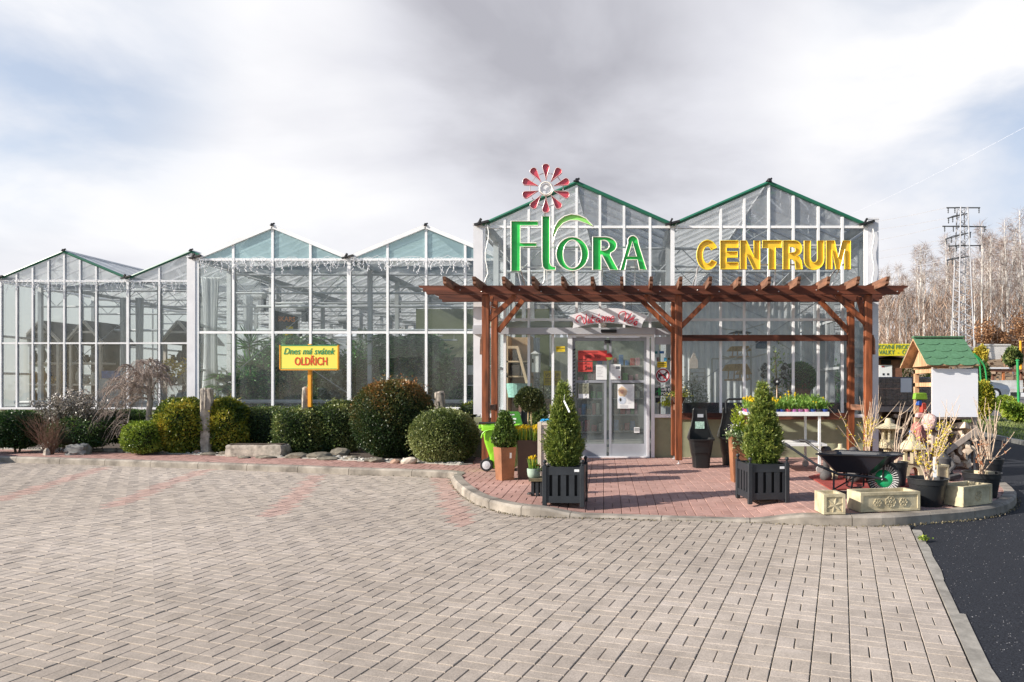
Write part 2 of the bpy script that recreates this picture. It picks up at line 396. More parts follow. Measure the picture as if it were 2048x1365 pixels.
# --- asphalt road ---
edge=[G(1978,1365),G(1923,1247),G(1874,1144),G(1849,1108),G(1826,1056)]
ea=Vector(edge[0]); eb=Vector(edge[-1]); ed=(eb-ea).normalized()
front_e=[tuple(ea-ed*1.0)]+edge
lw0=G(2048,890); lw1=G(1959,870.6)
asph=front_e+[tuple(p) for p in kl if p.x>2.35 and not (p.y<6.9 and p.x<2.7)]+[(6.2,30),(9.3,30),lw1,lw0,(9.4,12.5),(11,10.2),(15,9.2),(30,8.6),(30,2)]
M('asphalt',(.011,.013,.018),.85,.6,110,bump=.004,bscale=150,col2=(.026,.028,.035),spec=.2)
sheet('asphalt_road',asph,-.008,MATS['asphalt'])
# light chippings in the asphalt
chip=M('chipping',(.17,.17,.18),.6,.3,3)
mb=MB(); rr=random.Random(3)
for _ in range(5200):
    y=3+6.5*rr.random()**1.4; x=1.6+ (y-3)*.33+rr.random()*4.5
    if not inside(asph,np.array([x]),np.array([y]))[0]: continue
    s=.0012+.0016*rr.random()**2; mb.cbox((x,y,gz(y)-.007),(s*2,s*2.4,s*1.6),rr.random()*3,top=.6)
props(mb.build('road_chippings',chip),kind='stuff')
# broken mortar strip between the pavers and the asphalt
pe=[G(1954.5,1365),G(1820.5,1054)]; pea=Vector(pe[0]); peb=Vector(pe[1]); pd=(peb-pea).normalized()
mb=MB(); nrm=Vector((pd.y,-pd.x)); s=-.9; Ltot=(peb-pea).length
while s<Ltot-.1:
    l_=.2+.6*rr.random(); 
    if rr.random()>.05:
        w0=.05+.02*rr.random()+(.03 if s<.3 else 0); a=pea+pd*s+nrm*.008; b=pea+pd*(s+l_-.004)+nrm*.008; pts=[a,b,b+nrm*(w0+.008*rr.random()),b.lerp(a,rr.uniform(.3,.7))+nrm*(w0+.015*rr.random()),a+nrm*(w0+.006*rr.random())]
        zz=lambda p: gz(p.y)-.001
        mb.add([(p.x,p.y,zz(p)) for p in pts]+[(p.x,p.y,zz(p)-.03) for p in pts],[(0,1,2,3,4)]+[(q,(q+1)%5,5+(q+1)%5,5+q) for q in range(5)])
    s+=l_
props(mb.build('mortar_edging',M('mortar',(.27,.25,.22),.95,.35,9,bump=.008,bscale=70)),kind='structure')
# --- block paving ---
def pavers(name,poly,ang,orig,z,zf,mats,special=None,cell=.2003,cy_=None,gap=.0055,seed=1,ch=.0045,jitter=.0010,deep=.03):
    ux=np.array([math.cos(ang),-math.sin(ang)]); uy=np.array([math.sin(ang),math.cos(ang)]); pl=np.array([[p[0],p[1]] for p in poly])
    cd=cy_ or cell; CC=np.array([cell,cd]); q=(pl-np.array(orig))@np.stack([ux,uy],1); lo=np.floor(q.min(0)/CC).astype(int)-1; hi=np.ceil(q.max(0)/CC).astype(int)+1
    I,J=np.meshgrid(np.arange(lo[0],hi[0]),np.arange(lo[1],hi[1]),indexing='ij'); I=I.ravel();J=J.ravel()
    rg=np.random.default_rng(seed); cen=[];siz=[]
    for k in (0,1):
        o=((I+J)%2==0); hx=np.where(o,cell/4,cell/2); hy=np.where(o,cd/2,cd/4)
        cx=I*cell+np.where(o,cell*(.25+.5*k),cell/2); cy=J*cd+np.where(o,cd/2,cd*(.25+.5*k))
        cen.append(np.stack([cx,cy],1)); siz.append(np.stack([hx-gap/2,hy-gap/2],1))
    cen=np.concatenate(cen); siz=np.concatenate(siz); II=np.concatenate([I,I]); JJ=np.concatenate([J,J])
    wc=cen@np.stack([ux,uy],0)+np.array(orig); m=inside(pl,wc[:,0],wc[:,1]); cen,siz,wc=cen[m],siz[m],wc[m]; n=len(cen)
    yaw=rg.normal(size=n)*.006; dz=rg.normal(size=n)*jitter; tilt=rg.normal(size=(n,2))*.005
    def ring(ins,dz_):
        a=[]
        for sx,sy in ((-1,-1),(1,-1),(1,1),(-1,1)):
            lx=sx*(siz[:,0]-ins); ly=sy*(siz[:,1]-ins); x=lx*np.cos(yaw)-ly*np.sin(yaw); y=lx*np.sin(yaw)+ly*np.cos(yaw)
            p=(cen+np.stack([x,y],1))@np.stack([ux,uy],0)+np.array(orig)
            zz=np.array([zf(px_,py_) for px_,py_ in p])+z+dz+dz_+lx*tilt[:,0]+ly*tilt[:,1]
            a.append(np.column_stack([p,zz]))
        return a
    rings=ring(ch,0)+ring(0,-ch)+ring(0,-deep)
    vs=np.stack(rings,1).reshape(-1,3); b=np.arange(n)*12
    F_=[(0,1,2,3)]+[(k,4+k,4+(k+1)%4,(k+1)%4) for k in range(4)]+[(4+k,8+k,8+(k+1)%4,4+(k+1)%4) for k in range(4)]
    F_=[f[::-1] if i else f for i,f in enumerate(F_)]; F_=[F_[0]]+[tuple(reversed(f)) for f in F_[1:]]
    fs=np.concatenate([np.stack([b+i for i in f],1)[:,None,:] for f in F_],1).reshape(-1,4)
    low=.5+.16*np.sin(wc[:,0]*.9+1.3*np.sin(wc[:,1]*.7))+.13*np.sin(wc[:,1]*1.7+wc[:,0]*.45)
    tint=np.clip(low+rg.normal(size=n)*.11,0,1); tint=np.repeat(tint,9)
    mi=np.zeros(n,int)
    if special is not None: mi=special(wc)
    return props(np_mesh(name,vs,fs,tint,mats,None,minds=np.repeat(mi,9)),kind='structure')
def pavermat(name,cols,stain,bump=.0015):
    m=M(name,attr=cols,rough=.82,spec=.35); t=m.node_tree;n=t.nodes;l=t.links;b=n['Principled BSDF']
    src=b.inputs['Base Color'].links[0].from_socket; tcn=n.new('ShaderNodeTexCoord')
    def nz(s,d,r=.6):
        q=n.new('ShaderNodeTexNoise'); q.inputs['Scale'].default_value=s; q.inputs['Detail'].default_value=d; q.inputs['Roughness'].default_value=r; l.new(tcn.outputs['Object'],q.inputs[0]); return q.outputs[0]
    sp=nz(105,4,.85); mr=n.new('ShaderNodeMapRange'); l.new(sp,mr.inputs[0]); mr.inputs[1].default_value=.3; mr.inputs[2].default_value=.7; mr.inputs[3].default_value=.70; mr.inputs[4].default_value=1.30
    st=nz(.55,6,.65); ms=n.new('ShaderNodeMapRange'); l.new(st,ms.inputs[0]); ms.inputs[1].default_value=.36; ms.inputs[2].default_value=.7
    x=n.new('ShaderNodeMix'); x.data_type='RGBA'; x.blend_type='MULTIPLY'; x.inputs[0].default_value=1; l.new(src,x.inputs[6]); l.new(mr.outputs[0],x.inputs[7])
    y=n.new('ShaderNodeMix'); y.data_type='RGBA'; y.blend_type='MULTIPLY'; l.new(ms.outputs[0],y.inputs[0]); l.new(x.outputs[2],y.inputs[6]); y.inputs[7].default_value=(*stain,1)
    st2=nz(5,5,.7); ms2=n.new('ShaderNodeMapRange'); l.new(st2,ms2.inputs[0]); ms2.inputs[1].default_value=.35; ms2.inputs[2].default_value=.65; ms2.inputs[3].default_value=.84; ms2.inputs[4].default_value=1.12
    z=n.new('ShaderNodeMix'); z.data_type='RGBA'; z.blend_type='MULTIPLY'; z.inputs[0].default_value=1; l.new(y.outputs[2],z.inputs[6]); l.new(ms2.outputs[0],z.inputs[7])
    l.new(z.outputs[2],b.inputs['Base Color'])
    bp=n.new('ShaderNodeBump'); bp.inputs['Strength'].default_value=.6; bp.inputs['Distance'].default_value=bump; l.new(sp,bp.inputs['Height']); l.new(bp.outputs[0],b.inputs['Normal']); return m
PG=pavermat('paver_grey',[(.35,.295,.245),(.41,.35,.295),(.475,.41,.355)],(.78,.775,.785))
PR=pavermat('paver_red',[(.37,.21,.175),(.44,.265,.225),(.50,.32,.275)],(.80,.78,.78))
PK=pavermat('paver_faded_red',[(.38,.25,.205),(.42,.29,.245),(.46,.33,.285)],(.92,.9,.9))
park=[tuple(p) for p in kl if p.x<2.7 and p.y<13.5 and not p.y>11.5 or p.x<-8]
park=[tuple(p) for p in offs([Vector(p) for p in park],.05)]
park=[p for p in park if p[0]<2.68]
ang=math.atan2(pd.x,pd.y)
park=park+[tuple(peb),tuple(pea-pd*.8),(-.8,1.9),(-4.8,2.2),(-9.5,6.5),(-16.4,12.6)]
strp=[[(0,1000),(205,937)],[(232,1012),(318,975),(412,941)],[(548,1030),(600,985),(635,953)],[(928,1046),(905,1010),(884,957)]]
def stripes(wc):
    r=np.zeros(len(wc),int)
    for s_ in strp:
        q=[np.array(G(*p)) for p in s_]
        for a,b in zip(q,q[1:]):
            d=b-a; t=np.clip(((wc-a)@d)/(d@d),0,1); dist=np.linalg.norm(wc-(a+t[:,None]*d),axis=1); r|=(dist<.115).astype(int)
    return r
pavers('parking_paving',park,ang,tuple(pea),0,lambda x,y:gz(y)+.006*math.sin(x*1.1+.6*y)*math.sin(y*1.6+.4*x)*min(1,max(0,(7.4-y)/1.5)) if y<7.4 else gz(y),[PG,PK],stripes,ch=.0026,gap=.0060,cell=.189,cy_=.144)
JS=M('joint_sand',(.10,.09,.065),.95,.5,3,col2=(.075,.085,.04))
sheet('parking_bedding',park,-.013,JS)
bedpx=[(0,899),(178,903),(342,908),(581,916),(697,921.5),(920,930.5),(944,929)]
bedw=[Vector(G(*p,PZ)) for p in bedpx]; bedw=[Vector((-16.2,12.95))]+bedw[:]
Y3=11.81; Y2=14.98; Y1=17.9
xl3=X(948,Y3); xr3=X(1755,Y3)
inn=offs(kl,.12); footp=[tuple(p) for p in inn]+[(xr3,27),(xr3,Y3+.1),(xl3,Y3+.1)]+[tuple(p) for p in reversed(bedw)]
pavers('red_pavement',footp,R(-2),(0,0),0,pz,[PR],seed=5,deep=.06,jitter=.001,ch=.003,cell=.184,cy_=.178)
sheet('pavement_bedding',footp,-.012,JS,zf=lambda x,y:0)
# strip between bed and path
mb=MB()
for a,b in zip(bedw,bedw[1:]): mb.bar((a.x,a.y+.02,PZ-.01),(b.x,b.y+.02,PZ-.01),.05,.045)
props(mb.build('bed_edging',M('edging',(.38,.35,.31),.9,.3,12)),kind='structure')
# --- planted bed ---
bedpoly=[tuple(p+Vector((0,.03))) for p in bedw]+[(xl3,Y3+.2),(xl3,Y2+.1),(X(377,Y2),Y2+.1),(X(377,Y2),Y1+.1),(-16.5,Y1+.1),(-16.5,13)]
sheet('garden_bed',bedpoly,.10,M('bed_soil',(.07,.05,.038),.95,.4,14,bump=.02,bscale=30),zf=lambda x,y:0)
# --- lawn beyond the road ---
lawnp=[lw0,(9.4,12.5),(11,10.2),(15,9.2),(32,8.6),(32,28),(9.9,28),lw1]
sheet('lawn',lawnp,.06,M('lawn_soil',(.055,.075,.022),.9,.35,2.5,bump=.02,bscale=50),zf=lambda x,y:T(x,y),cuts=(26,))
mb=MB(); q=[Vector(p) for p in ((9.9,28),lw1,lw0,(9.4,12.5),(11,10.2),(15,9.2),(32,8.6))]
for a,b in zip(q,q[1:]):
    k=max(1,int((b-a).length)); 
    for i in range(k):
        s,e_=a.lerp(b,i/k),a.lerp(b,(i+.985)/k); mb.bar((s.x,s.y,.0),(e_.x,e_.y,.0),.1,.19)
props(mb.build('lawn_kerb',M('lawn_kerb_c',(.30,.28,.26),.9,.25,5)),kind='structure')
n=26000; gxx=RNG.uniform(8.2,26,n); gyy=12+RNG.uniform(0,1,n)**1.0*16; m=inside(lawnp,gxx,gyy); gp=np.column_stack([gxx[m],gyy[m],np.full(m.sum(),.055)+np.array([T(a,b) for a,b in zip(gxx[m],gyy[m])])])
props(leaves('grass',gp,np.tile([0,0,1.],(len(gp),1)),.075,.03,M('grass_blade',attr=[(.07,.11,.025),(.14,.19,.045),(.22,.25,.08)],rough=.6,transl=.3),None,clumpy(gp,.6,.7,3),jit=.45),kind='stuff')
sheet('car_park',[(6.5,27.8),(60,27.8),(60,50),(6.5,50)],.02,M('car_park_asphalt',(.13,.125,.125),.9,.2,3,bump=.004),zf=T,cuts=(30,33,36,39,42,45,47,48.5))
# tiny stones and pebbles along the bed
mb=MB(); rr=random.Random(5); tot=bedw[1:]
for _ in range(950):
    i=rr.choice([0,1,2,3,3,3,4,4,4]); a,b=tot[i],tot[i+1]; p=a.lerp(b,rr.random()); off=.06+abs(rr.gauss(0,.13))
    s=.010+.02*rr.random()**2; mb.blob((p.x,p.y+off,.10+s*.4),(s*1.3,s,s*.75),rr.randrange(99),.2,1)
props(mb.build('pebbles',M('pebble',(.50,.47,.42),.7,.35,7),smooth=True),kind='stuff')
# ================= GREENHOUSE =================
ALU=M('aluminium',(.74,.74,.76),.38,.08,3,metal=.0,spec=.6)
ALW=M('white_aluminium',(.86,.86,.87),.4,.07,3,spec=.5)
GALV=M('galvanised_steel',(.60,.61,.63),.5,.12,4,spec=.5)
PANEL=M('corner_sheet',(.70,.70,.73),.5,.1,2.5,spec=.4)
GREEN=M('green_trim',(.02,.14,.085),.4,.15,3,spec=.5)
GLASS=glassmat('glass',(.88,.92,.92),diff=.03,dcol=(.76,.81,.85),dirt=.08,fres=1.5,vary=.06)
GLASSU=glassmat('hazy_glass',(.88,.91,.92),diff=.24,dcol=(.80,.83,.87),dirt=.16,fres=1.5,vary=.08)
ROOFG=glassmat('roof_glass',(.92,.94,.95),diff=.24,dcol=(.92,.93,.95),dirt=.2,fres=1.45)
POLY=glassmat('cyan_polycarbonate',(.62,.80,.82),diff=.62,dcol=(.58,.82,.86),fres=1.4,waves=False)
RENDER=M('green_render',(.30,.31,.20),.95,.12,5,bump=.006,bscale=55)
RUBBER=M('black_rubber',(.02,.02,.022),.6,.2,5)
gh=thing('greenhouse','long glass greenhouse shop with six pointed gables, white glazing bars and a sliding glass door','greenhouse',(0,Y2,0))
FAC=dict()
def facade(Y,cols,gutters,peaks,rails,sillpy,gutpy,peakpy,glass_low,glass_top,mul,verge,vr,barw,gut_rail,hole=None):
    """a front of gables. cols: glazing-bar px; gutters: px of gable ends; peaks px"""
    zs=Z(sillpy,Y); zg=Z(gutpy,Y); zp=Z(peakpy,Y)
    gx_=[X(g,Y) for g in gutters]; px_=[X(p,Y) for p in peaks]
    def roofz(x):
        for i,p in enumerate(px_):
            a,b=gx_[i],gx_[i+1]
            if a-1e-6<=x<=b+1e-6: return zg+(zp-zg)*((x-a)/(p-a) if x<p else (b-x)/(b-p))
        return zg
    cx=[X(c,Y) for c in cols]; rz_=[Z(r,Y) for r in rails]
    fr=MB()
    for c,x in zip(cols,cx):
        wdt=barw*(1.6 if any(abs(c-g)<3 for g in gutters) else 1)
        top=roofz(x)-.03 if not any(abs(c-g)<3 for g in gutters) else zg
        fr.box(x-wdt/2,Y-.035,hole[2] if hole and hole[0]<x<hole[1] else zs,x+wdt/2,Y+.03,top)
    for z_ in rz_: fr.box(cx[0],Y-.030,z_-barw*.5,cx[-1],Y+.022,z_+barw*.5)
    for q0,q1 in ([(cx[0]-.05,cx[-1]+.05)] if not hole else [(cx[0]-.05,hole[0]),(hole[1],cx[-1]+.05)]): fr.box(q0,Y-.07,zs-.055,q1,Y+.05,zs+.002)
    fr.build('front_frame',mul,gh)
    # verge along the roof edge of every gable
    for i,p in enumerate(px_):
        vg=MB(); a=(gx_[i],Y-.03,zg+.01); k=(p,Y-.03,zp+.01); b=(gx_[i+1],Y-.03,zg+.01)
        if vr=='tube':
            vg.path([a,k],.036,8); vg.path([k,b],.036,8)
        else:
            vg.bar(a,k,.07,.085); vg.bar(k,b,.07,.085)
        o=vg.build('verge',verge,gh,smooth=(vr=='tube'))
        cp=MB(); cp.cbox((p,Y-.05,zp+.045),(.07,.10,.06),.3,top=.5); cp.bar((p-.05,Y-.05,zp+.02),(p+.05,Y-.04,zp+.08),.03,.03); cp.build('ridge_cap',RUBBER,gh)
    # panes
    eps=barw*.5
    bx=sorted(set(cx)); levels=sorted([zs]+rz_)
    for a,b in zip(bx,bx[1:]):
        if b-a<.08: continue
        for k in range(len(levels)):
            if hole and k==0 and hole[0]-.3<a and b<hole[1]+.3 and (a>=hole[0] or b<=hole[1] or (a<hole[0] and b>hole[1])):
                if a>=hole[0] and b<=hole[1]:
                    z0=hole[2]; z1=levels[1]-.01; g=MB(); g.quad((a,Y,z0),(b,Y,z0),(b,Y,z1),(a,Y,z1)); g.build('glass_pane',glass_low,gh,recalc=False); continue
                if a<hole[0]: g=MB(); g.quad((a,Y,levels[0]+.01),(hole[0],Y,levels[0]+.01),(hole[0],Y,levels[1]-.01),(a,Y,levels[1]-.01)); g.build('glass_pane',glass_low,gh,recalc=False)
                if b>hole[1]: g=MB(); g.quad((hole[1],Y,levels[0]+.01),(b,Y,levels[0]+.01),(b,Y,levels[1]-.01),(hole[1],Y,levels[1]-.01)); g.build('glass_pane',glass_low,gh,recalc=False)
                continue
            z0=levels[k]+.01; z1=levels[k+1]-.01 if k+1<len(levels) else None
            g=MB(); mt=glass_low if k==0 else (glass_top if (z1 is None) else glass_low)
            if k==len(levels)-1:
                pk=[p for p in px_ if a<p<b]; pts=[(a,z0),(b,z0),(b,max(roofz(b-1e-5),z0+.01)-.02)]+[(p,zp-.02) for p in pk]+[(a,max(roofz(a+1e-5),z0+.01)-.02)]
            else: pts=[(a,z0),(b,z0),(b,z1),(a,z1)]
            g.v=[(x_,Y,z_) for x_,z_ in pts]; g.f=[tuple(range(len(pts)))]; g.mi=[0]
            g.build('glass_pane',mt,gh,recalc=False)
    return dict(Y=Y,zg=zg,zp=zp,zs=zs,gx=gx_,px=px_)
f3=facade(Y3,[969,1010,1058,1106,1153.5,1200,1248,1300,1345,1441,1488,1537,1586,1636,1684,1731],[966,1345,1731],[1153.5,1537],[640,455],829,452,368,GLASS,GLASSU,ALW,GREEN,'tube',.042,455,hole=(X(1140,Y3),X(1306,Y3),Z(660,Y3)))
f2=facade(Y2,[395.5,468,546.5,622,699,776,853,931,1005],[395.5,699,1005],[546.5,852],[665.5,520],815,518,455,GLASS,POLY,ALW,ALW,'bar',.052,520)
f1=facade(Y1,[2.6,35,67,98.5,130,161.5,194,257,320,377],[2.6,257,511],[130,384],[687,563],815,558,505,GLASS,GLASSU,ALU,GREEN,'tube',.042,563)
# base walls
mb=MB(); zs=f3['zs']-.055
mb.box(xl3,Y3-.02,0,X(1143,Y3),Y3+.18,zs); mb.build('base_wall',RENDER,gh)
mb=MB(); mb.box(X(1304,Y3),Y3-.02,0,xr3,Y3+.18,zs); mb.build('base_wall',RENDER,gh)
mb=MB(); mb.box(X(377,Y2),Y2-.02,0,xl3,Y2+.18,f2['zs']-.055); mb.build('base_wall',RENDER,gh)
mb=MB(); mb.box(X(-30,Y1),Y1-.02,0,X(377,Y1)+.5,Y1+.18,f1['zs']-.055); mb.build('base_wall',RENDER,gh)
# pale corner sheets
for (p0,p1,Yc,t,b) in ((948,967,Y3,452,829),(1733,1755,Y3,441,915),(377,393,Y2,516,840)):
    mb=MB(); mb.box(X(p0,Yc),Yc-.05,Z(b,Yc),X(p1,Yc),Yc+.02,Z(t,Yc)); mb.box(X(p0,Yc)-.012,Yc-.056,Z(t,Yc)-.0,X(p1,Yc)+.012,Yc+.03,Z(t,Yc)+.03); mb.build('corner_sheet',PANEL,gh)
DEPTH=38.0
HZ=glassmat('whitewashed_glass',(.8,.84,.84),diff=.8,dcol=(.40,.44,.46),dirt=.1,waves=False)
# side walls of the blocks (glass between bars), seen from the side and through the fronts
def sidewall(x,y0,y1,zs,zg,step=1.5,mat=GLASS):
    fr=MB(); y=y0
    while y<=y1+.01: fr.box(x-.025,y-.03,zs,x+.025,y+.03,zg); y+=step
    for z_ in (zs+.9,zs+1.9,zg): fr.box(x-.03,y0,z_-.025,x+.03,y1,z_+.025)
    fr.box(x-.05,y0,0,x+.05,y1,zs); fr.build('side_frame',ALU,gh)
    g=MB(); g.quad((x,y0,zs),(x,y1,zs),(x,y1,zg),(x,y0,zg)); g.build('side_glazing',mat,gh,recalc=False)
sidewall(xl3+.03,Y3+.25,Y2,.8,f3['zg']); sidewall(X(377,Y2)+.03,Y2+.25,Y1,.8,f2['zg']); sidewall(X(-30,Y1),Y1+.1,DEPTH,.8,f1['zg'],3.1,HZ); sidewall(xr3-.04,Y3+.25,DEPTH,.8,f3['zg'],2.6)
# roofs, gutters, trusses and posts behind every front
def roofs(f,y1,step=.62,first=None):
    Y=f['Y']; zg,zp=f['zg']+.03,f['zp']+.03
    for i,p in enumerate(f['px']):
        a,b=f['gx'][i],f['gx'][i+1]
        g=MB(); g.quad((a,Y,zg),(p,Y,zp),(p,y1,zp),(a,y1,zg)); g.quad((p,Y,zp),(b,Y,zg),(b,y1,zg),(p,y1,zp)); rf=g.build('roof',ROOFG,gh,recalc=False)
        r=MB(); y=Y+step
        while y<y1: r.bar((a,y,zg-.02),(p,y,zp-.02),.025,.03); r.bar((p,y,zp-.02),(b,y,zg-.02),.025,.03); y+=step
        r.bar((p,Y,zp),(p,y1,zp),.05,.05); r.build('roof_bars',ALU,rf)
    for i,x in enumerate(f['gx']):
        gt=MB(); gt.prism([(x-.09,zg+.03),(x-.05,zg-.06),(x+.05,zg-.06),(x+.09,zg+.03),(x+.075,zg+.03),(x+.04,zg-.045),(x-.04,zg-.045),(x-.075,zg+.03)],Y-.06,y1,'y')
        gt.build('gutter',GALV,gh)
        e=MB(); e.bar((x-.13,Y-.09,zg-.035),(x+.12,Y-.09,zg+.03),.06,.035); e.bar((x-.06,Y-.1,zg-.03),(x-.01,Y-.1,zg+.07),.05,.03); e.build('gutter_end',RUBBER,gh)
    y=Y+1.2; k=0
    while y<min(y1,Y+19):
        t=MB(); x0,x1=f['gx'][0],f['gx'][-1]; zt,zb=zg-.18,zg-.62
        t.path([(x0,y,zt),(x1,y,zt)],.028,6); t.path([(x0,y,zb),(x1,y,zb)],.028,6)
        nseg=max(2,int((x1-x0)/.42)); 
        pts=[(x0+(x1-x0)*j/nseg,y,zb if j%2 else zt) for j in range(nseg+1)]; t.path(pts,.014,4)
        for x in f['gx']: t.box(x-.05,y-.04,.1,x+.05,y+.04,zg-.05)
        t.build('roof_truss',GALV,gh); y+=3.05 if k else 1.9; k+=1
roofs(f3,DEPTH); roofs(f2,DEPTH); roofs(f1,DEPTH)
# shade screens drawn under the roof (grey bands behind the gutter rail) and long heating pipes
SCR=glassmat('shade_cloth',(.8,.82,.84),diff=.75,dcol=(.60,.62,.65),waves=False)
def cloth(x0,x1,y0,y1,z,sag,name='shade_screen',n=12,m=6):
    g=MB(); vs=[(x0+(x1-x0)*i/n,y0+(y1-y0)*j/m,z-sag*math.sin(math.pi*i/n)*(.6+.4*math.sin(j*2.1))-.03*math.sin(i*2.3+j)) for j in range(m+1) for i in range(n+1)]
    g.add(vs,[(j*(n+1)+i,j*(n+1)+i+1,(j+1)*(n+1)+i+1,(j+1)*(n+1)+i) for j in range(m) for i in range(n)]); return g.build(name,SCR,gh,smooth=True)
for f in (f1,f2):
    for i in range(2): cloth(f['gx'][i]+.1,f['gx'][i+1]-.1,f['Y']+.12,f['Y']+1.1,f['zg']-.06,.16)
cloth(f3['gx'][0]+.1,f3['gx'][1]-.1,Y3+1.4,Y3+3.6,f3['zg']-.1,.1); 
g=MB()
for f in (f2,f1): g.path([(f['gx'][0]+.1,f['Y']+.3,f['zs']+.12),(f['gx'][-1]-.1,f['Y']+.3,f['zs']+.12)],.045,8)
g.path([(f3['gx'][0]+1.6,Y3+.3,f3['zg']-1.05),(f3['gx'][-1]-.1,Y3+.3,f3['zg']-1.05)],.03,8)
for f,zz in ((f2,2.75),(f1,3.0),(f2,3.35)): g.path([(f['gx'][0]+.1,f['Y']+2.2,zz),(f['gx'][-1]-.1,f['Y']+2.2,zz)],.035,8)
g.build('heating_pipe',GALV,gh,smooth=True)
# cross bracing cables
g=MB()
def cable(a,b,r=.010): g.path([a,b],r,5)
yb=Y3+.10
cable(P(1365,788,yb),P(1640,600,yb),.008); cable(P(1470,632,yb),P(1700,772,yb),.008); cable(P(1540,640,yb),P(1445,600,yb),.007)
cable(P(1380,560,yb+.3),P(1530,432,yb+.3),.008); cable(P(1500,480,yb+1),P(1610,420,yb+1),.01)
yb=Y2+.12; cable(P(474,742,yb),P(690,560,yb)); cable(P(700,640,yb),P(850,540,yb),.008)
cable(P(622,738,yb),P(696,787,yb)); yb=Y1+.15; cable(P(130,742,yb),P(250,640,yb),.008); cable(P(150,690,yb),P(195,760,yb),.007)
g.build('bracing_cable',GALV,gh)
# floor and the rear and inner walls
flo=sheet('shop_floor',[(X(-40,Y1),Y1+.05),(f2['gx'][0],Y1+.05),(f2['gx'][0],Y2+.05),(xl3+.1,Y2+.05),(xl3+.1,Y3+.1),(xr3-.1,Y3+.1),(xr3-.1,DEPTH),(X(-40,Y1),DEPTH)],.11,M('shop_floor',(.24,.23,.22),.8,.15,2),zf=lambda x,y:0)
mb=MB(); mb.box(-6.2,20,.1,-2.3,20.15,3.62)
mb.build('inner_wall',M('olive_wall',(.21,.23,.14),.9,.1,1.5),gh)
mb=MB(); mb.box(-5.5,19.9,.1,-4.8,19.98,2.2); mb.build('doorway',M('opening_shade',(.03,.03,.03),.9),gh)  # dark panel painted for the shade inside the doorway
# the wall facing the door inside, dark lower part of the shop
mb=MB(); mb.box(-2.2,19.6,.1,1.6,19.7,2.75); mb.build('inner_partition',M('sage_partition',(.26,.29,.23),.9,.45,1.3,col2=(.36,.36,.28)),gh)
# ---- transom, door and entrance glazing ----
FR=M('door_frame',(.42,.42,.45),.4,.08,3,spec=.5); FRD=M('door_frame_dark',(.30,.31,.34),.45,.1,3,spec=.5)
mb=MB(); mb.box(X(950,Y3),Y3-.13,Z(670,Y3),X(1310,Y3),Y3-.04,Z(657,Y3)); mb.box(X(948,Y3),Y3-.10,Z(669,Y3),X(967,Y3),Y3-.052,Z(652,Y3))
tr=mb.build('door_header',FR,gh)
mb=MB(); mb.cbox((X(1218,Y3),Y3-.15,Z(664,Y3)),(.27,.045,.055),bev=.008); sn=mb.build('door_sensor',RUBBER,tr)
door=None
yd=Y3-.03
mb=MB(); zb=PZ+.004
for a,b in ((1136,1145),(1293,1299),(1302,1309)): mb.box(X(a,yd),yd-.05,zb,X(b,yd),yd+.03,Z(672,yd))
mb.box(X(1136,yd),yd-.055,Z(674,yd),X(1309,yd),yd+.035,Z(669.5,yd))
mb.box(X(1136,yd),yd-.07,zb-.01,X(1299,yd),yd+.03,zb+.02)
dfr=mb.build('door_frame',ALU,gh)
g=MB(); yy=yd+.02
for (a,b) in ((1145,1213),(1218,1293)):
    g.box(X(a,yy),yy,zb+.02,X(a+5,yy),yy+.03,Z(675,yy)); g.box(X(b-5,yy),yy,zb+.02,X(b,yy),yy+.03,Z(675,yy))
    for (t,bb) in ((675,682),(761,766),(888,912)): g.box(X(a,yy),yy+.002,Z(bb,yy),X(b,yy),yy+.028,Z(t,yy))
dl=g.build('sliding_door',FRD,gh)
g=MB(); g.quad((X(1145,yy),yy+.015,zb+.03),(X(1293,yy),yy+.015,zb+.03),(X(1293,yy),yy+.015,Z(676,yy)),(X(1145,yy),yy+.015,Z(676,yy))); g.build('door_glass',glassmat('door_glass',(.82,.88,.86),diff=.16,dcol=(.62,.70,.68),dirt=.22,fres=1.6),dl,recalc=False)
g=MB(); g.cbox((X(1215,yy),yy-.02,Z(684,yy)),(.10,.05,.055),bev=.008); g.build('closer',RUBBER,dl)
# dashed tape on the door edge
g=MB()
for k in range(14): a=X(1147,yd); z_=Z(703+k*7.1,yd); g.v+=[(a,yd-.055,z_),(a+.035,yd-.055,z_+.02),(a+.035,yd-.055,z_+.05),(a,yd-.055,z_+.03)]; b=len(g.v)-4; g.f.append((b,b+1,b+2,b+3)); g.mi.append(0)
g.build('warning_tape',RUBBER,dfr)
mb=MB(); mb.box(X(1310,Y3),Y3-.06,Z(672,Y3),X(1345,Y3),Y3-.04,Z(658,Y3)); mb.box(X(1310,Y3),Y3-.055,Z(690,Y3),X(1343,Y3),Y3-.036,Z(674,Y3)); mb.build('transom_panel',FR,gh)
# low box roof over the entrance glazing inside (cream lighting strip)
mb=MB(); mb.box(X(972,Y3)+.0,Y3+.15,Z(652,Y3),X(1340,Y3),Y3+.9,Z(642,Y3)); mb.build('entrance_canopy',M('cream_canopy',(.62,.60,.48),.6,.1,2),gh)
# downpipes / cables on the corners
mb=MB(); 
pts=[P(975,450,Y3-.08)]+[P(975+3*math.sin(k*1.1)+(k*-.3),450+k*14,Y3-.08) for k in range(1,8)]+[P(969,565,Y3-.08)]
mb.path(pts,.011,6); mb.build('cable',M('white_pvc',(.8,.8,.78),.4,.05),gh,smooth=True); mb=MB(); pts=[P(1746,458,Y3-.09)]+[P(1746+2.5*math.sin(k*1.4),458+k*14,Y3-.09) for k in range(1,9)]; mb.path(pts,.011,6)
mb.build('cable',M('white_pvc',(.8,.8,.78),.4,.05),gh,smooth=True)
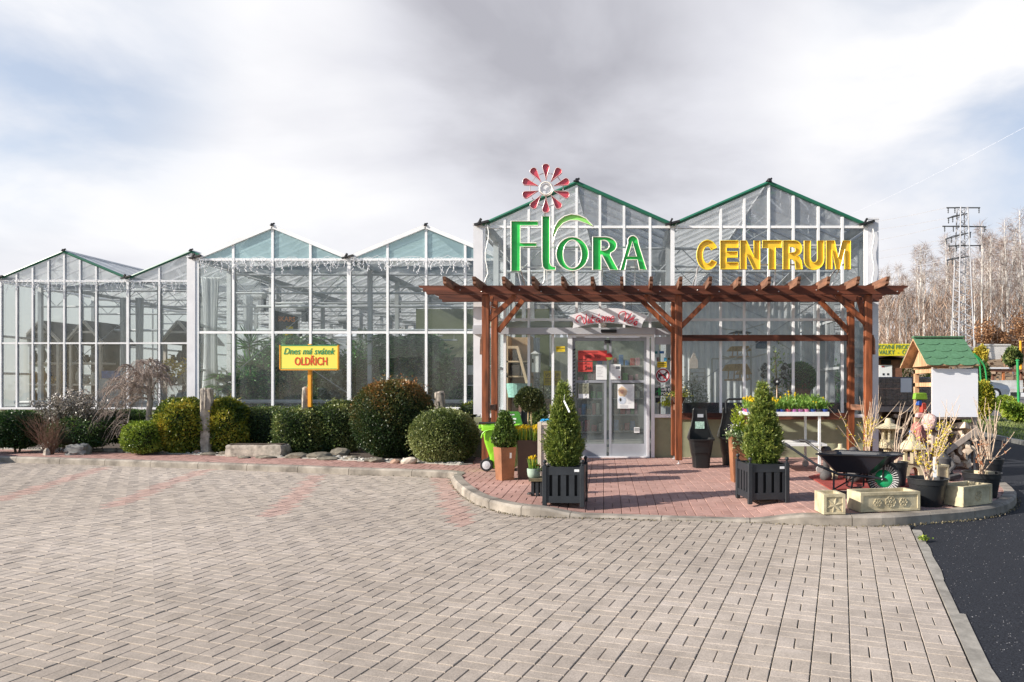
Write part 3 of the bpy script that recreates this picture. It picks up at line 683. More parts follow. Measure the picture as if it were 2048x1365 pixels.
# ================= PERGOLA =================
WOOD=M('stained_timber',(.070,.028,.015),.5,.62,3.2,bump=.003,bscale=14,spec=.35,col2=(.24,.070,.026),stretch=(5,5,.45))
WOODB=M('stained_beam',(.05,.021,.015),.55,.6,3.0,bump=.003,bscale=14,spec=.3,col2=(.12,.038,.021),stretch=(.45,5,5))
WOODG=M('weathered_rafter',(.09,.05,.035),.75,.5,3,bump=.003,bscale=12,col2=(.21,.10,.06),stretch=(4,.8,4))
BOLT=M('bolt_zinc',(.6,.6,.58),.35,.1,metal=.6)
pg=thing('pergola','reddish brown stained timber pergola with carved rafter tails in front of the entrance','pergola',(.5,11.1,PZ))
YF,YR=10.7,11.6; zt=Z(572,YF); zb=Z(589.5,YF)
def carved(x0,x1,zt,zb,m):
    h=zt-zb; L_=lambda x,s: [(x,zb),(x-s*.02,zb),(x-s*.035,zb+h*.30),(x-s*.075,zb+h*.34),(x-s*.085,zb+h*.72),(x-s*.14,zb+h*.78),(x-s*.15,zt)]
    left=L_(x0+.15,1); right=L_(x1-.15,-1); return [*left[1:],*reversed(right[1:])]
for Y_ in (YF,YR):
    mb=MB(); mb.prism(carved(X(838,YF),X(1815,YF),zt,zb,0),Y_-.03,Y_+.03,'y'); bm_=mb.build('beam',WOODB,pg)
    if Y_==YF:
        for k in range(17):
            px_=855+k*59.2+(7 if k%2 else -9)
            b=MB(); b.lathe([(.009,0),(.009,.006),(.004,.009)],(0,0,0),8); b.v=[(X(px_,YF)+x,YF-.03-z,Z(581 if k%2 else 584,YF)+y) for x,y,z in b.v]; b.build('bolt',BOLT,bm_)
zr=1.28+1.67; 
for i in range(16):
    x=X(888+59.25*i,10.14); mb=MB()
    y0,y1=10.14,11.78; z0=zt-.055; z1=zr
    prof=[(y1,z1),(y0,z1),(y0+.012,z1-.035),(y0+.05,z1-.045),(y0+.04,z1-.085),(y0+.085,z1-.10),(y0+.10,z0+.02),(y0+.13,z0-.045),(YF-.034,z0-.045),(YF-.034,zt+.0),(YF+.034,zt),(YF+.034,z0),(YR-.034,z0),(YR-.034,zt),(YR+.034,zt),(YR+.034,z0),(y1,z0)]
    prof=[(y1,z1),(y0,z1),(y0+.012,z1-.045),(y0+.045,z1-.06),(y0+.035,z1-.10),(y0+.085,z1-.12),(y0+.12,zt-.065),(YF-.034,zt-.065),(YF-.034,zt+.002),(y1,zt+.002)]
    mb.prism(prof,x-.024,x+.024,'x'); mb.build('rafter',WOODG,pg)
def post(px,Y,wd=.105,zt_=None):
    x=X(px,Y); mb=MB(); g0=PZ+.06
    mb.cbox((x,Y+.07,(g0+(zt_ or zb))/2),(wd,wd,(zt_ or zb)-g0),0,.006); p=mb.build('post',WOOD,pg)
    f=MB(); f.path([(x,Y+.07,PZ-.02),(x,Y+.07,g0+.01)],.009,6); f.lathe([(.03,0),(.03,.006)],(x,Y+.07,PZ),10); f.build('post_foot',GALV,p); return x
xs=[]
for pf,prr in ((970,988),(1358,1349),(1739,1704)):
    post(pf,YF,.11); post(prr,YR-.13,.105)
def brace(a,b,name='brace',m=WOOD): mb=MB(); mb.bar(a,b,.075,.075,up=(0,1,0)); mb.build(name,m,pg)
yf=YF+.07; yr=YR-.06
for a,b in (((978,640),(1032,592)),((1352,652),(1290,592)),((1364,652),(1424,592)),((1733,648),(1672,590))): brace(P(*a,yf),P(*b,yf))
for a,b in (((996,664),(1046,601)),((1344,662),(1284,602)),((1355,662),(1412,602)),((1698,664),(1640,602))): brace(P(*a,yr),P(*b,yr))
for px_ in (970,1358,1739): x=X(px_,YF); mb=MB(); mb.bar((x,YF+.1,2.2),(x,YR-.4,zb+.02),.07,.07,up=(1,0,0)); mb.build('brace',WOOD,pg)
for t,b in ((671,683),(826,839)):
    mb=MB(); mb.box(X(1352,YR),yr-.025,Z(b,YR),X(1700,YR),yr+.03,Z(t,YR)); mb.build('rail',WOODB,pg)
for px_,pr_ in ((970,988),(1739,1704),(1358,1349)):
    x0,x1=X(px_,YF),X(pr_,YR-.13); mb=MB()
    for z_ in ((.93,1.02),): mb.box((x0+x1)/2-.03,YF+.12,z_[0],(x0+x1)/2+.03,YR-.10,z_[1])
    mb.build('tie_rail',WOODG,pg)
for px_,s in ((963,-1),(1748,1)):
    mb=MB(); x=X(px_,YF); mb.prism([(x,2.13),(x+s*.03,2.05),(x+s*.035,1.82),(x,1.82)],YF+.03,YF+.11,'y'); mb.build('side_cleat',WOODG,pg)
mb=MB(); mb.lathe([(.008,0),(.02,.02),(.02,.05),(.006,.07)],P(980,612,YF+.12),8); mb.path([P(990,616,YF+.3),P(980,612,YF+.12),P(981,625,YF+.12),P(978,640,YF+.12),P(979,668,YF+.1)],.006,5); mb.build('cable',MATS['white_pvc'],pg)
# ================= ROOF SIGNS =================
NEON=M('neon_tube_white',(.82,.78,.70),.3,.05,spec=.6); NEONY=M('neon_tube_yellow',(.86,.66,.04),.3,.05,spec=.6)
GRN=M('sign_green',(.02,.46,.075),.4,.12,5,spec=.5,col2=(.03,.56,.09)); GRL=M('leaf_green',(.30,.72,.16),.4,.1,5,spec=.5); YEL=M('sign_yellow',(.86,.54,.035),.4,.12,5,spec=.5); REDP=M('petal_red',(.56,.07,.10),.35,.15,5,spec=.6)
RIM=M('sign_rim_dark',(.03,.06,.04),.5); RIMY=M('sign_rim_olive',(.09,.07,.02),.5)
YS=10.62
def arc(cx,cy,rx,ry,a0,a1,n): return [(cx+rx*math.cos(R(a0+(a1-a0)*k/n)),cy+ry*math.sin(R(a0+(a1-a0)*k/n))) for k in range(n+1)]
def channel(name,loops_px,face,rim,tube,parent,Y=YS,d=.028,tr=.010,tubeon='rim',label=None,open_=False):
    """channel letter: back plate, side returns that stand forward, glass tube along the edge. loops in pixels"""
    loops=[[(X(p[0],Y),Z(p[1],Y)) for p in lp] for lp in loops_px]
    mb=MB(); slab(mb,loops,Y+d-.012,.012); o=mb.build(name,face,parent)
    if label: o['label']=label
    rm=MB()
    for lp in loops:
        n=len(lp); th=.006
        for i in range(n):
            a,b=lp[i],lp[(i+1)%n]
            if abs(a[0]-b[0])+abs(a[1]-b[1])<1e-5: continue
            rm.bar((a[0],Y+d/2,a[1]),(b[0],Y+d/2,b[1]),th,d,up=(0,1,0))
    rm.build('return_rim',face if not rim else rim,o)
    tb=MB()
    for lp in loops:
        c=(0,0); tb.path([(x,Y-.004,z) for x,z in lp],tr,6,closed=True)
    tb.build('neon_tube',tube,o,smooth=True)
    return o
fl=thing('letter_sign','green letters','sign',P(1150,572,YS))
fl['label']='big green neon lettering with a leaf swoosh, standing on the left half of the pergola'
channel('letter',[[(1022.5,542.5),(1022.5,443),(1076,443),(1076,452),(1041,452),(1041,486.5),(1073,486.5),(1073,494),(1041,494),(1041,542.5)]],GRN,None,NEON,fl)
channel('letter',[[(1084.5,433.5),(1100,433.5),(1100,526),(1102,531),(1106,533.5),(1111.5,534),(1111.5,541),(1095,541.5),(1089,539),(1085.5,533),(1084.5,520)]],GRN,None,NEON,fl)
channel('letter',[arc(1145,508.5,32.5,34,0,360,28)[:-1],arc(1145,509,18.5,28,0,360,24)[:-1]],GRN,None,NEON,fl)
channel('letter',[[(1185.5,540.5),(1185.5,474.5),(1212,474.5)]+arc(1212,491,22.5,16.5,-90,55,10)[1:]+[(1217,510),(1236,540.5),(1220,540.5),(1202.5,507.5)]+[(1202.5,507)]+arc(1208,491.5,15,12.5,70,-80,8)+[(1203,480),(1202.5,540.5)]][:1],GRN,None,NEON,fl) if False else channel('letter',[[(1185.5,540.5),(1185.5,474.5),(1212,474.5)]+arc(1211,491.5,23,17,-85,62,10)+[(1221,511),(1237,540.5),(1220,540.5),(1204,510),(1202.5,510),(1202.5,540.5)],[(1202.5,481.5),(1208,481.5)]+arc(1208,491.5,11,10,-80,80,8)+[(1202.5,501.5)]],GRN,None,NEON,fl)
channel('letter',[[(1240.5,540.5)]+[(1256,487)]+arc(1266,485,11,13,200,340,9)+[(1278,490),(1294,540),(1279,540),(1275,520.5),(1254,520.5),(1250,540.5)],[(1256.5,513.5),(1273.5,513.5),(1265,484)]],GRN,None,NEON,fl)
lf=[(1106,487),(1105.5,470),(1109,455),(1117,442),(1129,433),(1143,429),(1158,431),(1172,437),(1187,453),(1170,447),(1155,441.5),(1140,441.5),(1127,447),(1116,459),(1109.5,474),(1107,486)]
channel('leaf',[lf],GRL,None,NEON,fl)
fr=MB()
for z_ in (495,535): fr.bar(P(1026,z_,YS+.10),P(1292,z_,YS+.10),.02,.02)
for px_,pb in ((1036,1041),(1093,1093),(1145,1150),(1205,1203),(1270,1270)): fr.bar(P(px_,540,YS+.10),(X(pb,YS),YS+.12,zt-.02),.018,.018)
for px_ in (1036,1270): fr.bar(P(px_,520,YS+.10),(X(px_,YS),YR,zt),.014,.014)
fr.build('support_frame',GALV,fl)
cr=MB(); cr.path([P(1089,541,YS+.05),P(1089,560,YS+.05),P(1087,566,YS+.05),P(1080,572,YS+.06),P(1072,574,YS+.07)],.012,6); cr.build('cable',MATS['white_pvc'],fl,smooth=True)
# flower
fw=thing('flower_sign','red ten petal neon flower on a thin frame above the letter l','flower sign',P(1092,432,YS))
fw['label']='red ten petalled neon flower with a pale round centre, standing above the green lettering'
cx_,cy_=1092,377
for k in range(10):
    a=R(90+36*k+ (0)); u_=(math.cos(a),-math.sin(a)); v_=(-u_[1],u_[0]); r0,r1=16.5,48.5
    prof=[(0,0),(.25,2.0),(.5,4.2),(.7,6.3),(.84,7.2),(.94,5.8),(1,2.6),(1.0,0)]
    def pt(t,wd): r=r0+(r1-r0)*t; return (cx_+u_[0]*r+v_[0]*wd,cy_+u_[1]*r+v_[1]*wd)
    lp=[pt(t,w_) for t,w_ in prof]+[pt(t,-w_) for t,w_ in prof[::-1][1:-1]]
    channel('petal',[lp],REDP,None,M('neon_tube_pink',(.80,.55,.53),.3,.05,spec=.6) ,fw,d=.025,tr=.0042)
tb=MB(); tb.path([(X(cx_+12.5*math.cos(R(t)),YS),YS,Z(cy_+12.5*math.sin(R(t)),YS)) for t in range(0,360,15)],.011,6,closed=True); tb.path([(X(cx_+14*math.cos(R(t)),YS),YS+.03,Z(cy_+14*math.sin(R(t)),YS)) for t in range(0,360,15)],.008,6,closed=True); tb.build('centre_ring',NEON,fw,smooth=True)
mb=MB(); slab(mb,[[(X(cx_+11*math.cos(R(t)),YS),Z(cy_+11*math.sin(R(t)),YS)) for t in range(0,360,15)]],YS+.04,.012); mb.build('centre_disc',M('centre_white',(.82,.82,.84),.2,.05,spec=.8),fw)
fr=MB(); fr.path([(X(cx_+35*math.cos(R(t+18)),YS),YS+.075,Z(cy_+35*math.sin(R(t+18)),YS)) for t in range(0,360,36)],.008,5,closed=True); fr.bar(P(1090,425,YS+.08),P(1090,445,YS+.08),.02,.02); fr.build('support_frame',GALV,fw)
# yellow letters
ce=thing('letter_sign','yellow','sign',P(1547,572,YS)); ce['label']='big yellow capital neon letters standing on the right half of the pergola'
t_,b_=482,539
C_=arc(1415,510.5,21.5,29.5,-30,-330,26)+arc(1415,510.5,9.5,17.5,-325,-35,20)
channel('letter',[C_],YEL,None,NEONY,ce,tr=.009)
channel('letter',[[(1440.5,b_),(1440.5,t_),(1476.5,t_),(1476.5,496),(1453,496),(1453,504),(1475,504),(1475,515.5),(1453,515.5),(1453,525.5),(1476.5,525.5),(1476.5,b_)]],YEL,None,NEONY,ce,tr=.009)
channel('letter',[[(1480.5,b_),(1480.5,t_),(1493,t_),(1508,514),(1508,t_),(1520,t_),(1520,b_),(1507.5,b_),(1492.5,507),(1492.5,b_)]],YEL,None,NEONY,ce,tr=.009)
channel('letter',[[(1525,t_),(1563,t_),(1563,496),(1551,496),(1551,b_),(1537.5,b_),(1537.5,496),(1525,496)]],YEL,None,NEONY,ce,tr=.009)
channel('letter',[[(1566,b_),(1566,t_),(1588,t_)]+arc(1589,497.5,15,15.5,-85,75,8)+[(1598,514),(1603,522),(1605,b_),(1592,b_),(1590,524),(1585,518.5),(1579,518.5),(1579,b_)],[(1579,494),(1586,494)]+arc(1586,500,5.5,6,-70,70,5)+[(1579,506.5)]],YEL,None,NEONY,ce,tr=.009)
channel('letter',[[(1608.5,t_),(1621,t_),(1621,518)]+arc(1628,518,7,8,180,0,6)[1:-1]+[(1635,518),(1635,t_),(1648,t_),(1648,518)]+arc(1628,519,20,21,0,180,12)[1:-1]+[(1608.5,519)]],YEL,None,NEONY,ce,tr=.009)
channel('letter',[[(1652.5,b_),(1652.5,t_),(1669,t_),(1676,516),(1684,t_),(1701,t_),(1701,b_),(1689.5,b_),(1689.5,500),(1681,b_),(1672,b_),(1664,500),(1664,b_)]],YEL,None,NEONY,ce,tr=.009)
fr=MB()
for z_ in (491,530): fr.bar(P(1398,z_,YS+.09),P(1699,z_,YS+.09),.02,.02)
for px_,pb in ((1394,1392),(1680,1665),(1551,1551)): fr.bar(P(px_,536,YS+.09),(X(pb,YS),YS+.12,zt-.02),.018,.018)
fr.bar(P(1398,530,YS+.09),(X(1392,YS),YR,zt),.014,.014); fr.bar(P(1680,530,YS+.09),(X(1665,YS),YR,zt),.014,.014)
fr.build('support_frame',GALV,ce)
# arched welcome sign
YW=11.45
ws=thing('welcome_sign','white arched board with red script lettering hanging over the glass entrance door','sign',P(1215,660,YW))
top_=[(1137,632)]+[(1137+163*k/12,632-15.5*math.sin(math.pi*(k/12)**1.0)+ .0) for k in range(1,12)]+[(1296,635)]
bot_=[(1283,656.5)]+[(1145+138*k/10,657-11*math.sin(math.pi*k/10)) for k in range(9,0,-1)]+[(1145,657.5)]
lp=top_+[(1288,641),(1284.5,649)]+bot_+[(1147,648),(1144,640)]
mb=MB(); slab(mb,[[(X(a,YW),Z(b,YW)) for a,b in lp]],YW,.05); bd=mb.build('board',M('sign_white',(.80,.79,.82),.4,.04,3,spec=.5),ws)
NR=M('neon_red',(.62,.02,.05),.25,.08,spec=.7)
def script(strokes,at):
    mb=MB()
    for s in strokes:
        pts=catmull([Vector(p) for p in s],4); mb.path([P(p.x,p.y,YW-.02) for p in pts],.0085,5)
    return mb
W1=[[(1157,646),(1152,641),(1154,634),(1160,631),(1164,635),(1169,648),(1172,640),(1173,628)],[(1177,638),(1176,645),(1179,646),(1182,640)],[(1177,632),(1178,634)],
    [(1186,630),(1183,645),(1187,644)],[(1181,636),(1191,635)],[(1199,638),(1195,637),(1192,642),(1195,645),(1199,640),(1199,645),(1202,644)],[(1197,633),(1199,628)],
    [(1204,645),(1205,635),(1208,634),(1209,643),(1210,635),(1214,634),(1215,643),(1216,635),(1219,635),(1219,642)],[(1221,639),(1228,636),(1226,633),(1221,637),(1221,642),(1226,643),(1229,640)],
    [(1240,638),(1237,632),(1241,625),(1250,624),(1252,630),(1248,644),(1256,636),(1263,627)],[(1268,639),(1262,639),(1256,642),(1257,646),(1262,646),(1266,642)],[(1261,638),(1269,635)],[(1268,646),(1271,650),(1274,645),(1271,643),(1268,649),(1271,651),(1274,648)],[(1266,648),(1272,643),(1275,645)]]
script(W1,0).build('red_script',NR,ws,smooth=True)
mb=MB(); 
for a in (1160,1262): mb.path([P(a,622,YW+.02),P(a+2,600,YR)],.004,4)
mb.build('hanging_wire',RUBBER,ws)
mb=MB(); mb.lathe([(.02,0),(.05,.03),(.05,.07),(.02,.09)],P(1207,655,YW+.08),12); mb.build('lamp_housing',M('cream_plastic',(.6,.6,.55),.4),ws)
# ---- papers, stickers and signs on the glass ----
PAPW=M('paper_white',(.80,.80,.80),.7,.03); PAPR=M('paper_red',(.62,.07,.06),.7,.08); INK=M('ink_black',(.03,.03,.03),.7); YLW=M('sign_card_yellow',(.66,.48,.02),.6,.08); NRED=M('sign_red',(.42,.01,.02),.4); BLUE=M('sticker_blue',(.03,.14,.36),.5)
YG=yy-.008
def card(name,label,cat,x0,y0,x1,y1,m,Y=YG,th=.006,group=None):
    t=thing(name,label,cat,P((x0+x1)/2,y1,Y),group); mb=MB(); mb.box(X(x0,Y),Y,Z(y1,Y),X(x1,Y),Y+th,Z(y0,Y)); mb.build('sheet',m,t); return t
def mark(t,name,rects,m,Y=YG,th=.003):
    mb=MB()
    for x0,y0,x1,y1 in rects: mb.box(X(x0,Y),Y-th,Z(y1,Y),X(x1,Y),Y+.001,Z(y0,Y))
    return mb.build(name,m,t)
t=card('red_notice','wide red paper notice with the numbers 280 and 350 on the glass door','notice',1156,701.5,1214,722,PAPR)
text_mesh('280',.075,.001,INK,t,P(1176,716.5,YG-.003)); text_mesh('350',.075,.001,INK,t,P(1194.5,717,YG-.003)); mark(t,'printed_lines',[(1158,704,1196,705),(1158,719,1170,719.8)],INK)
t=card('red_notice','small red paper notice with the number 266 below the wide red one','notice',1156,724,1185,744,PAPR)
text_mesh('266',.075,.001,INK,t,P(1176.5,739.5,YG-.003)); mark(t,'printed_lines',[(1160,728,1179,728.8),(1160,741,1168,741.7)],INK)
t=card('white_notice','white sheet of paper with faint print left of the door meeting bar','notice',1192,730,1213.5,760,PAPW)
mark(t,'printed_lines',[(1194,735+k*3,1206-(k%3)*2,735.6+k*3) for k in range(7)],M('ink_grey',(.45,.45,.47),.7))
t=card('white_notice','white sheet with a small dark photograph in its corner right of the meeting bar','notice',1221,729,1241.5,759.5,PAPW)
mark(t,'printed_picture',[(1231.5,733,1239.5,738.5)],M('picture_grey',(.10,.11,.13),.6,.5,60)); mark(t,'red_mark',[(1237,753,1239.5,757)],NRED); mark(t,'printed_lines',[(1223,735+k*3,1229,735.6+k*3) for k in range(6)],MATS['ink_grey'])
t=card('poster','white poster with a blonde woman portrait on the lower right door pane','poster',1235,769,1268.5,817.5,PAPW)
def face(t):
    mb=MB(); e=YG-.002
    def ell(cx,cy,rx,ry,m,nm,d=.001,n=18,w=0):
        b=MB(); rr=random.Random(nm+str(cx)); pts=[(X(cx+rx*math.cos(R(a))*(1+w*rr.uniform(-1,1)),e),e-d,Z(cy+ry*math.sin(R(a))*(1+w*rr.uniform(-1,1)),e)) for a in range(0,360,360//n)]
        b.add(pts+[(x,e+.002,z) for x,_,z in pts],[tuple(range(len(pts)))]+[(i,(i+1)%len(pts),len(pts)+(i+1)%len(pts),len(pts)+i) for i in range(len(pts))]); b.build(nm,m,t)
    ell(1245,784,9,10.5,M('blonde',(.68,.50,.33),.7,.25,60),'hair',.001,24,.12); ell(1244,801,8,8,M('pale_blouse',(.55,.60,.68),.7,.2,40),'blouse',.0015); ell(1244,783,4.2,5.6,M('printed_skin',(.62,.38,.28),.7,.1),'face',.0025)
    ell(1242.3,782,.6,.4,INK,'eye',.0032); ell(1245.8,782,.6,.4,INK,'eye',.0032); ell(1244,786,1.2,.5,NRED,'mouth',.0032); ell(1241,800,2,3.5,INK,'bottle',.0032)
face(t); mark(t,'printed_lines',[(1255,778+k*2.6,1265-(k%4),778.6+k*2.6) for k in range(12)],MATS['ink_grey']); mark(t,'printed_lines',[(1240,811+k*2,1256,811.6+k*2) for k in range(3)],MATS['ink_grey'])
t=card('poster','small landscape print of plants with a white strip on the lower left door pane','poster',1157,767,1178,797,PAPW)
mark(t,'picture',[(1157.3,767.3,1177.7,788)],M('picture_green',(.06,.08,.035),.6,.9,70,col2=(.22,.22,.16)))
t=card('opening_sticker','small white sticker near the bottom of the door glass','sticker',1268,855,1279,866,PAPW); mark(t,'printed_lines',[(1269,857+k*2.4,1278,858+k*2.4) for k in range(3)],INK)
e=thing('round_sticker','round red and olive sticker beside the red notice','sticker',P(1218,714,YG-.02))
for a0,a1,m,nm in ((10,170,M('olive_sticker',(.25,.25,.04),.5),'lower_half'),(170,370,NRED,'upper_half')):
    mb=MB(); yq=YG-.012; pts=[(X(1218+7*math.cos(R(a)),yq),Z(714+7*math.sin(R(a)),yq)) for a in np.linspace(a0,a1,14)]; slab(mb,[pts],yq,.003); mb.build(nm,m,e)
# entrance side pane stickers and the no dogs sign
YQ=Y3-.012
nd=thing('no_dogs_sign','round white sign with a black dog crossed by a red ring and bar','sign',P(1325.5,765,YQ-.04))
ctr=(1325.5,751.5)
def disc(r,m,nm,y,inner=None,cx=None,cy=None):
    cx=cx or ctr[0]; cy=cy or ctr[1]; lps=[[(X(cx+r*math.cos(R(a)),YQ),Z(cy+r*math.sin(R(a)),YQ)) for a in range(0,360,12)]]
    if inner: lps.append([(X(cx+inner*math.cos(R(a)),YQ),Z(cy+inner*math.sin(R(a)),YQ)) for a in range(0,360,12)])
    mb=MB(); slab(mb,lps,y,.004); return mb.build(nm,m,nd)
disc(15,PAPW,'plate',YQ-.008); disc(13.6,NRED,'red_ring',YQ-.012,11.2)
dog=[(1316,748),(1314,745.5),(1316.5,746.5),(1318,748.3),(1327,748.5),(1330,746),(1331.5,743.5),(1333.5,743.3),(1335.5,745),(1335.3,746.2),(1333,747),(1331.5,750.5),(1331,753),(1332.5,757.5),(1331.5,758),(1329.5,753.5),(1328.5,753),(1328.3,758),(1327,758),(1326.5,753),(1321,753.2),(1320.5,755.5),(1322,759),(1321,759.5),(1318.5,755.5),(1318,753.5),(1317.5,759),(1316.5,759),(1316,753)]
mb=MB(); slab(mb,[[(X(a,YQ),Z(b,YQ)) for a,b in dog]],YQ-.013,.004); mb.build('dog',INK,nd)
mb=MB(); mb.bar(P(1317,742.5,YQ-.018),P(1334,760.5,YQ-.018),.018,.004,up=(0,1,0)); mb.build('red_bar',NRED,nd)
t=card('payment_sticker','dark sticker with a green figure and white capitals below the round sign','sticker',1310,776,1342,792,M('sticker_dark',(.025,.03,.032),.4),Y=YQ-.01)
mark(t,'green_stripe',[(1317,777,1319,791),(1320,777,1321.5,791),(1313,782,1317,783.5),(1311.5,784,1313,786)],M('sticker_green',(.03,.35,.08),.4),YQ-.01)
text_mesh('WE DO',.065,.001,PAPW,t,P(1322,783,YQ-.014),align='LEFT',bold=.002); text_mesh('POINT',.065,.001,PAPW,t,P(1322,790.3,YQ-.014),align='LEFT',bold=.002)
t=card('caption_sticker','thin white lettering strip between the dog sign and the dark sticker','sticker',1310.5,770,1342,774,glassmat('clear_film',(.9,.9,.9),diff=.12),Y=YQ-.01); text_mesh('SEM NESMÍME',.045,.001,PAPW,t,P(1326,773.5,YQ-.014),fit=.26,bold=.001)
for x0,y0,x1,y1,m,lb in ((1319,702.5,1328,707.5,BLUE,'small blue sticker high on the pane beside the door'),(1313,715.5,1317.5,723,M('sticker_brown',(.2,.13,.12),.5,.5,50),'small brown square sticker under the blue one'),(1328,715.5,1333.5,722.5,M('sticker_teal',(.05,.25,.4),.5),'small teal square sticker right of the brown one'),(1335.5,716,1340,720,M('sticker_umber',(.12,.09,.03),.5),'tiny dark sticker at the right edge of the side pane'),(1309.5,703,1315,708,M('sticker_petrol',(.03,.2,.2),.5,.4,60),'small petrol coloured sticker left of the blue one')):
    card('square_sticker',lb,'sticker',x0,y0,x1,y1,m,Y=YQ-.01)
t=card('yellow_label','small yellow label just above the dog sign','label',1314.5,724,1333.5,735.5,YLW,Y=YQ-.01); mark(t,'printed_lines',[(1316,727,1332,728.2),(1316,730.5,1332,731.2)],INK,YQ-.01)
t=card('yellow_label','small yellow label on the glazing left of the door','label',1112,693,1130,704,YLW,Y=YQ-.01); mark(t,'printed_lines',[(1113,696.5,1129,697.5),(1118,700,1124,700.6)],INK,YQ-.01)
t=card('yellow_sign','big yellow paper sign reading VSTUP inside the side glazing','sign',1087,742,1122,771.5,YLW,Y=Y3+.04); text_mesh('VSTUP',.085,.001,INK,t,P(1104.5,754,Y3+.035)); mark(t,'printed_lines',[(1090,757+k*3,1118-(k%2)*4,758+k*3) for k in range(4)],INK,Y3+.04)
card('round_badge','small black round badge under the dark payment sticker','sticker',1311,796,1320,806,INK,Y=YQ-.01)
# ================= PLANTS OF THE BED =================
def bushmat(nm,cols,tr=.18,rough=.42): return M(nm,attr=cols,rough=rough,transl=tr,spec=.45)
BARK=M('bark',(.16,.12,.085),.9,.4,14,bump=.006,bscale=60)
def bush(label,px0,px1,py0,py1,Y,mat,n,ls=.035,lw=.022,p=2.0,lump=.06,depth=None,cat='bush',name='bush',seed=1,group=None,shell=(.8,1.04),jit=.75,tintf=None,cr=.86):
    cx=X((px0+px1)/2,Y); rx=(X(px1,Y)-X(px0,Y))/2; zt_=Z(py0,Y); zb_=max(Z(py1,Y),.06); rz=(zt_-zb_)/2*1.04; cz=zb_+rz*.98; ry=depth/2 if depth else rx
    t=thing(name,label,cat,(cx,Y,.09),group)
    q,nrm=ell_points(n,(cx,Y,cz),(rx,ry,rz),p,lump,seed,shell,zmin=.08)
    k_=max(20,n//45); q2,n2=ell_points(k_,(cx,Y,cz),(rx,ry,rz),p,lump,seed+500,(1.02,1.22),zmin=.2); q=np.concatenate([q,q2]); nrm=np.concatenate([nrm,n2])
    ti=clumpy(q,.55,7,seed) if tintf is None else np.clip(tintf(q,(cx,Y,cz),(rx,ry,rz))+RNG.normal(size=len(q))*.16,0,1)
    leaves('foliage',q,nrm,ls,lw,mat,t,ti,jit=jit)
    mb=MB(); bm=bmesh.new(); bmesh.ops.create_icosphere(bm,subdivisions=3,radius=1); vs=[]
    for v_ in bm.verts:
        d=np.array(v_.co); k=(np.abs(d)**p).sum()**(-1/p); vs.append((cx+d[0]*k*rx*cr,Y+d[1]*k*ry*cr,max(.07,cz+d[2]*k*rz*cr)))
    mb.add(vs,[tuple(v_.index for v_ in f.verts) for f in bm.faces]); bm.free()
    co=mb.build('dark_core',M('leaf_core',(.018,.028,.012),.95,.5,22),t)  # solid dark core added inside the leaves to stop see-through
    s=MB()
    for k in range(4): a=k*1.6; s.path([(cx+.03*math.cos(a),Y+.03*math.sin(a),.06),(cx+rx*.3*math.cos(a),Y+ry*.3*math.sin(a),cz)],[.018,.008],5)
    s.build('stem',BARK,t); return t
BOXD=bushmat('box_dark',[(.02,.05,.012),(.05,.11,.024),(.16,.24,.06)])
BOXM=bushmat('box_mid',[(.04,.065,.016),(.12,.16,.04),(.34,.36,.14)])
YEW=bushmat('yew_rusty',[(.02,.045,.012),(.05,.085,.022),(.15,.12,.035),(.36,.15,.045)])
GOLD=bushmat('gold_leaf',[(.035,.07,.010),(.11,.16,.022),(.34,.35,.04),(.60,.47,.07)])
LIME=bushmat('lime_leaf',[(.06,.11,.012),(.18,.27,.03),(.42,.48,.07)])
HEDG=bushmat('hedge_leaf',[(.03,.06,.018),(.10,.15,.04),(.34,.36,.12)])
SILV=bushmat('silver_leaf',[(.05,.06,.035),(.16,.15,.115),(.42,.37,.33)])
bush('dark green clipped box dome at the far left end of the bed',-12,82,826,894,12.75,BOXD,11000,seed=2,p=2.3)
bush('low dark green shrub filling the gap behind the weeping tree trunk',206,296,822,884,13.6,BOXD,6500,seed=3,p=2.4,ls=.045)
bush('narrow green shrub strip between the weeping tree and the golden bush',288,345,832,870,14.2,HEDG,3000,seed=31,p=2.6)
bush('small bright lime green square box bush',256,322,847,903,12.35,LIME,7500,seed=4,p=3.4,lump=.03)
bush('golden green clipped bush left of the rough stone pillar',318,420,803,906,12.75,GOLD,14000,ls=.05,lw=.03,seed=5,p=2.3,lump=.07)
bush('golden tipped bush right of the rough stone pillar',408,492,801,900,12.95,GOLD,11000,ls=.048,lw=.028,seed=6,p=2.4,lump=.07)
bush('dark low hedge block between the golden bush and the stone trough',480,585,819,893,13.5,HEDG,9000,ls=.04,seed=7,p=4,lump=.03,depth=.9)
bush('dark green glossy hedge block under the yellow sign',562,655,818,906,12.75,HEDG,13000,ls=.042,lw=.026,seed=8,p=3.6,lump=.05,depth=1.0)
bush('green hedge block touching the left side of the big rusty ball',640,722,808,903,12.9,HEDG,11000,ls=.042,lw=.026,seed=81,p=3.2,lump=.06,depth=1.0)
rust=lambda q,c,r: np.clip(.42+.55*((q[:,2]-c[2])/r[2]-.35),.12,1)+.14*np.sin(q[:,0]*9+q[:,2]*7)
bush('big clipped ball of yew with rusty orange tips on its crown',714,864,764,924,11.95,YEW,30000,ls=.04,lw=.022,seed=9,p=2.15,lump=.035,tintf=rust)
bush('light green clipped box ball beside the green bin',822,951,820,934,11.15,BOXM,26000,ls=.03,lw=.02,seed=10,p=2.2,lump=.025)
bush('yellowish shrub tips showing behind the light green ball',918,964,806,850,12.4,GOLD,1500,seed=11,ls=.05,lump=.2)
bush('small yellow leaved shrub behind the big rusty ball',826,874,806,850,13.2,GOLD,1300,seed=12,ls=.05,lump=.15)
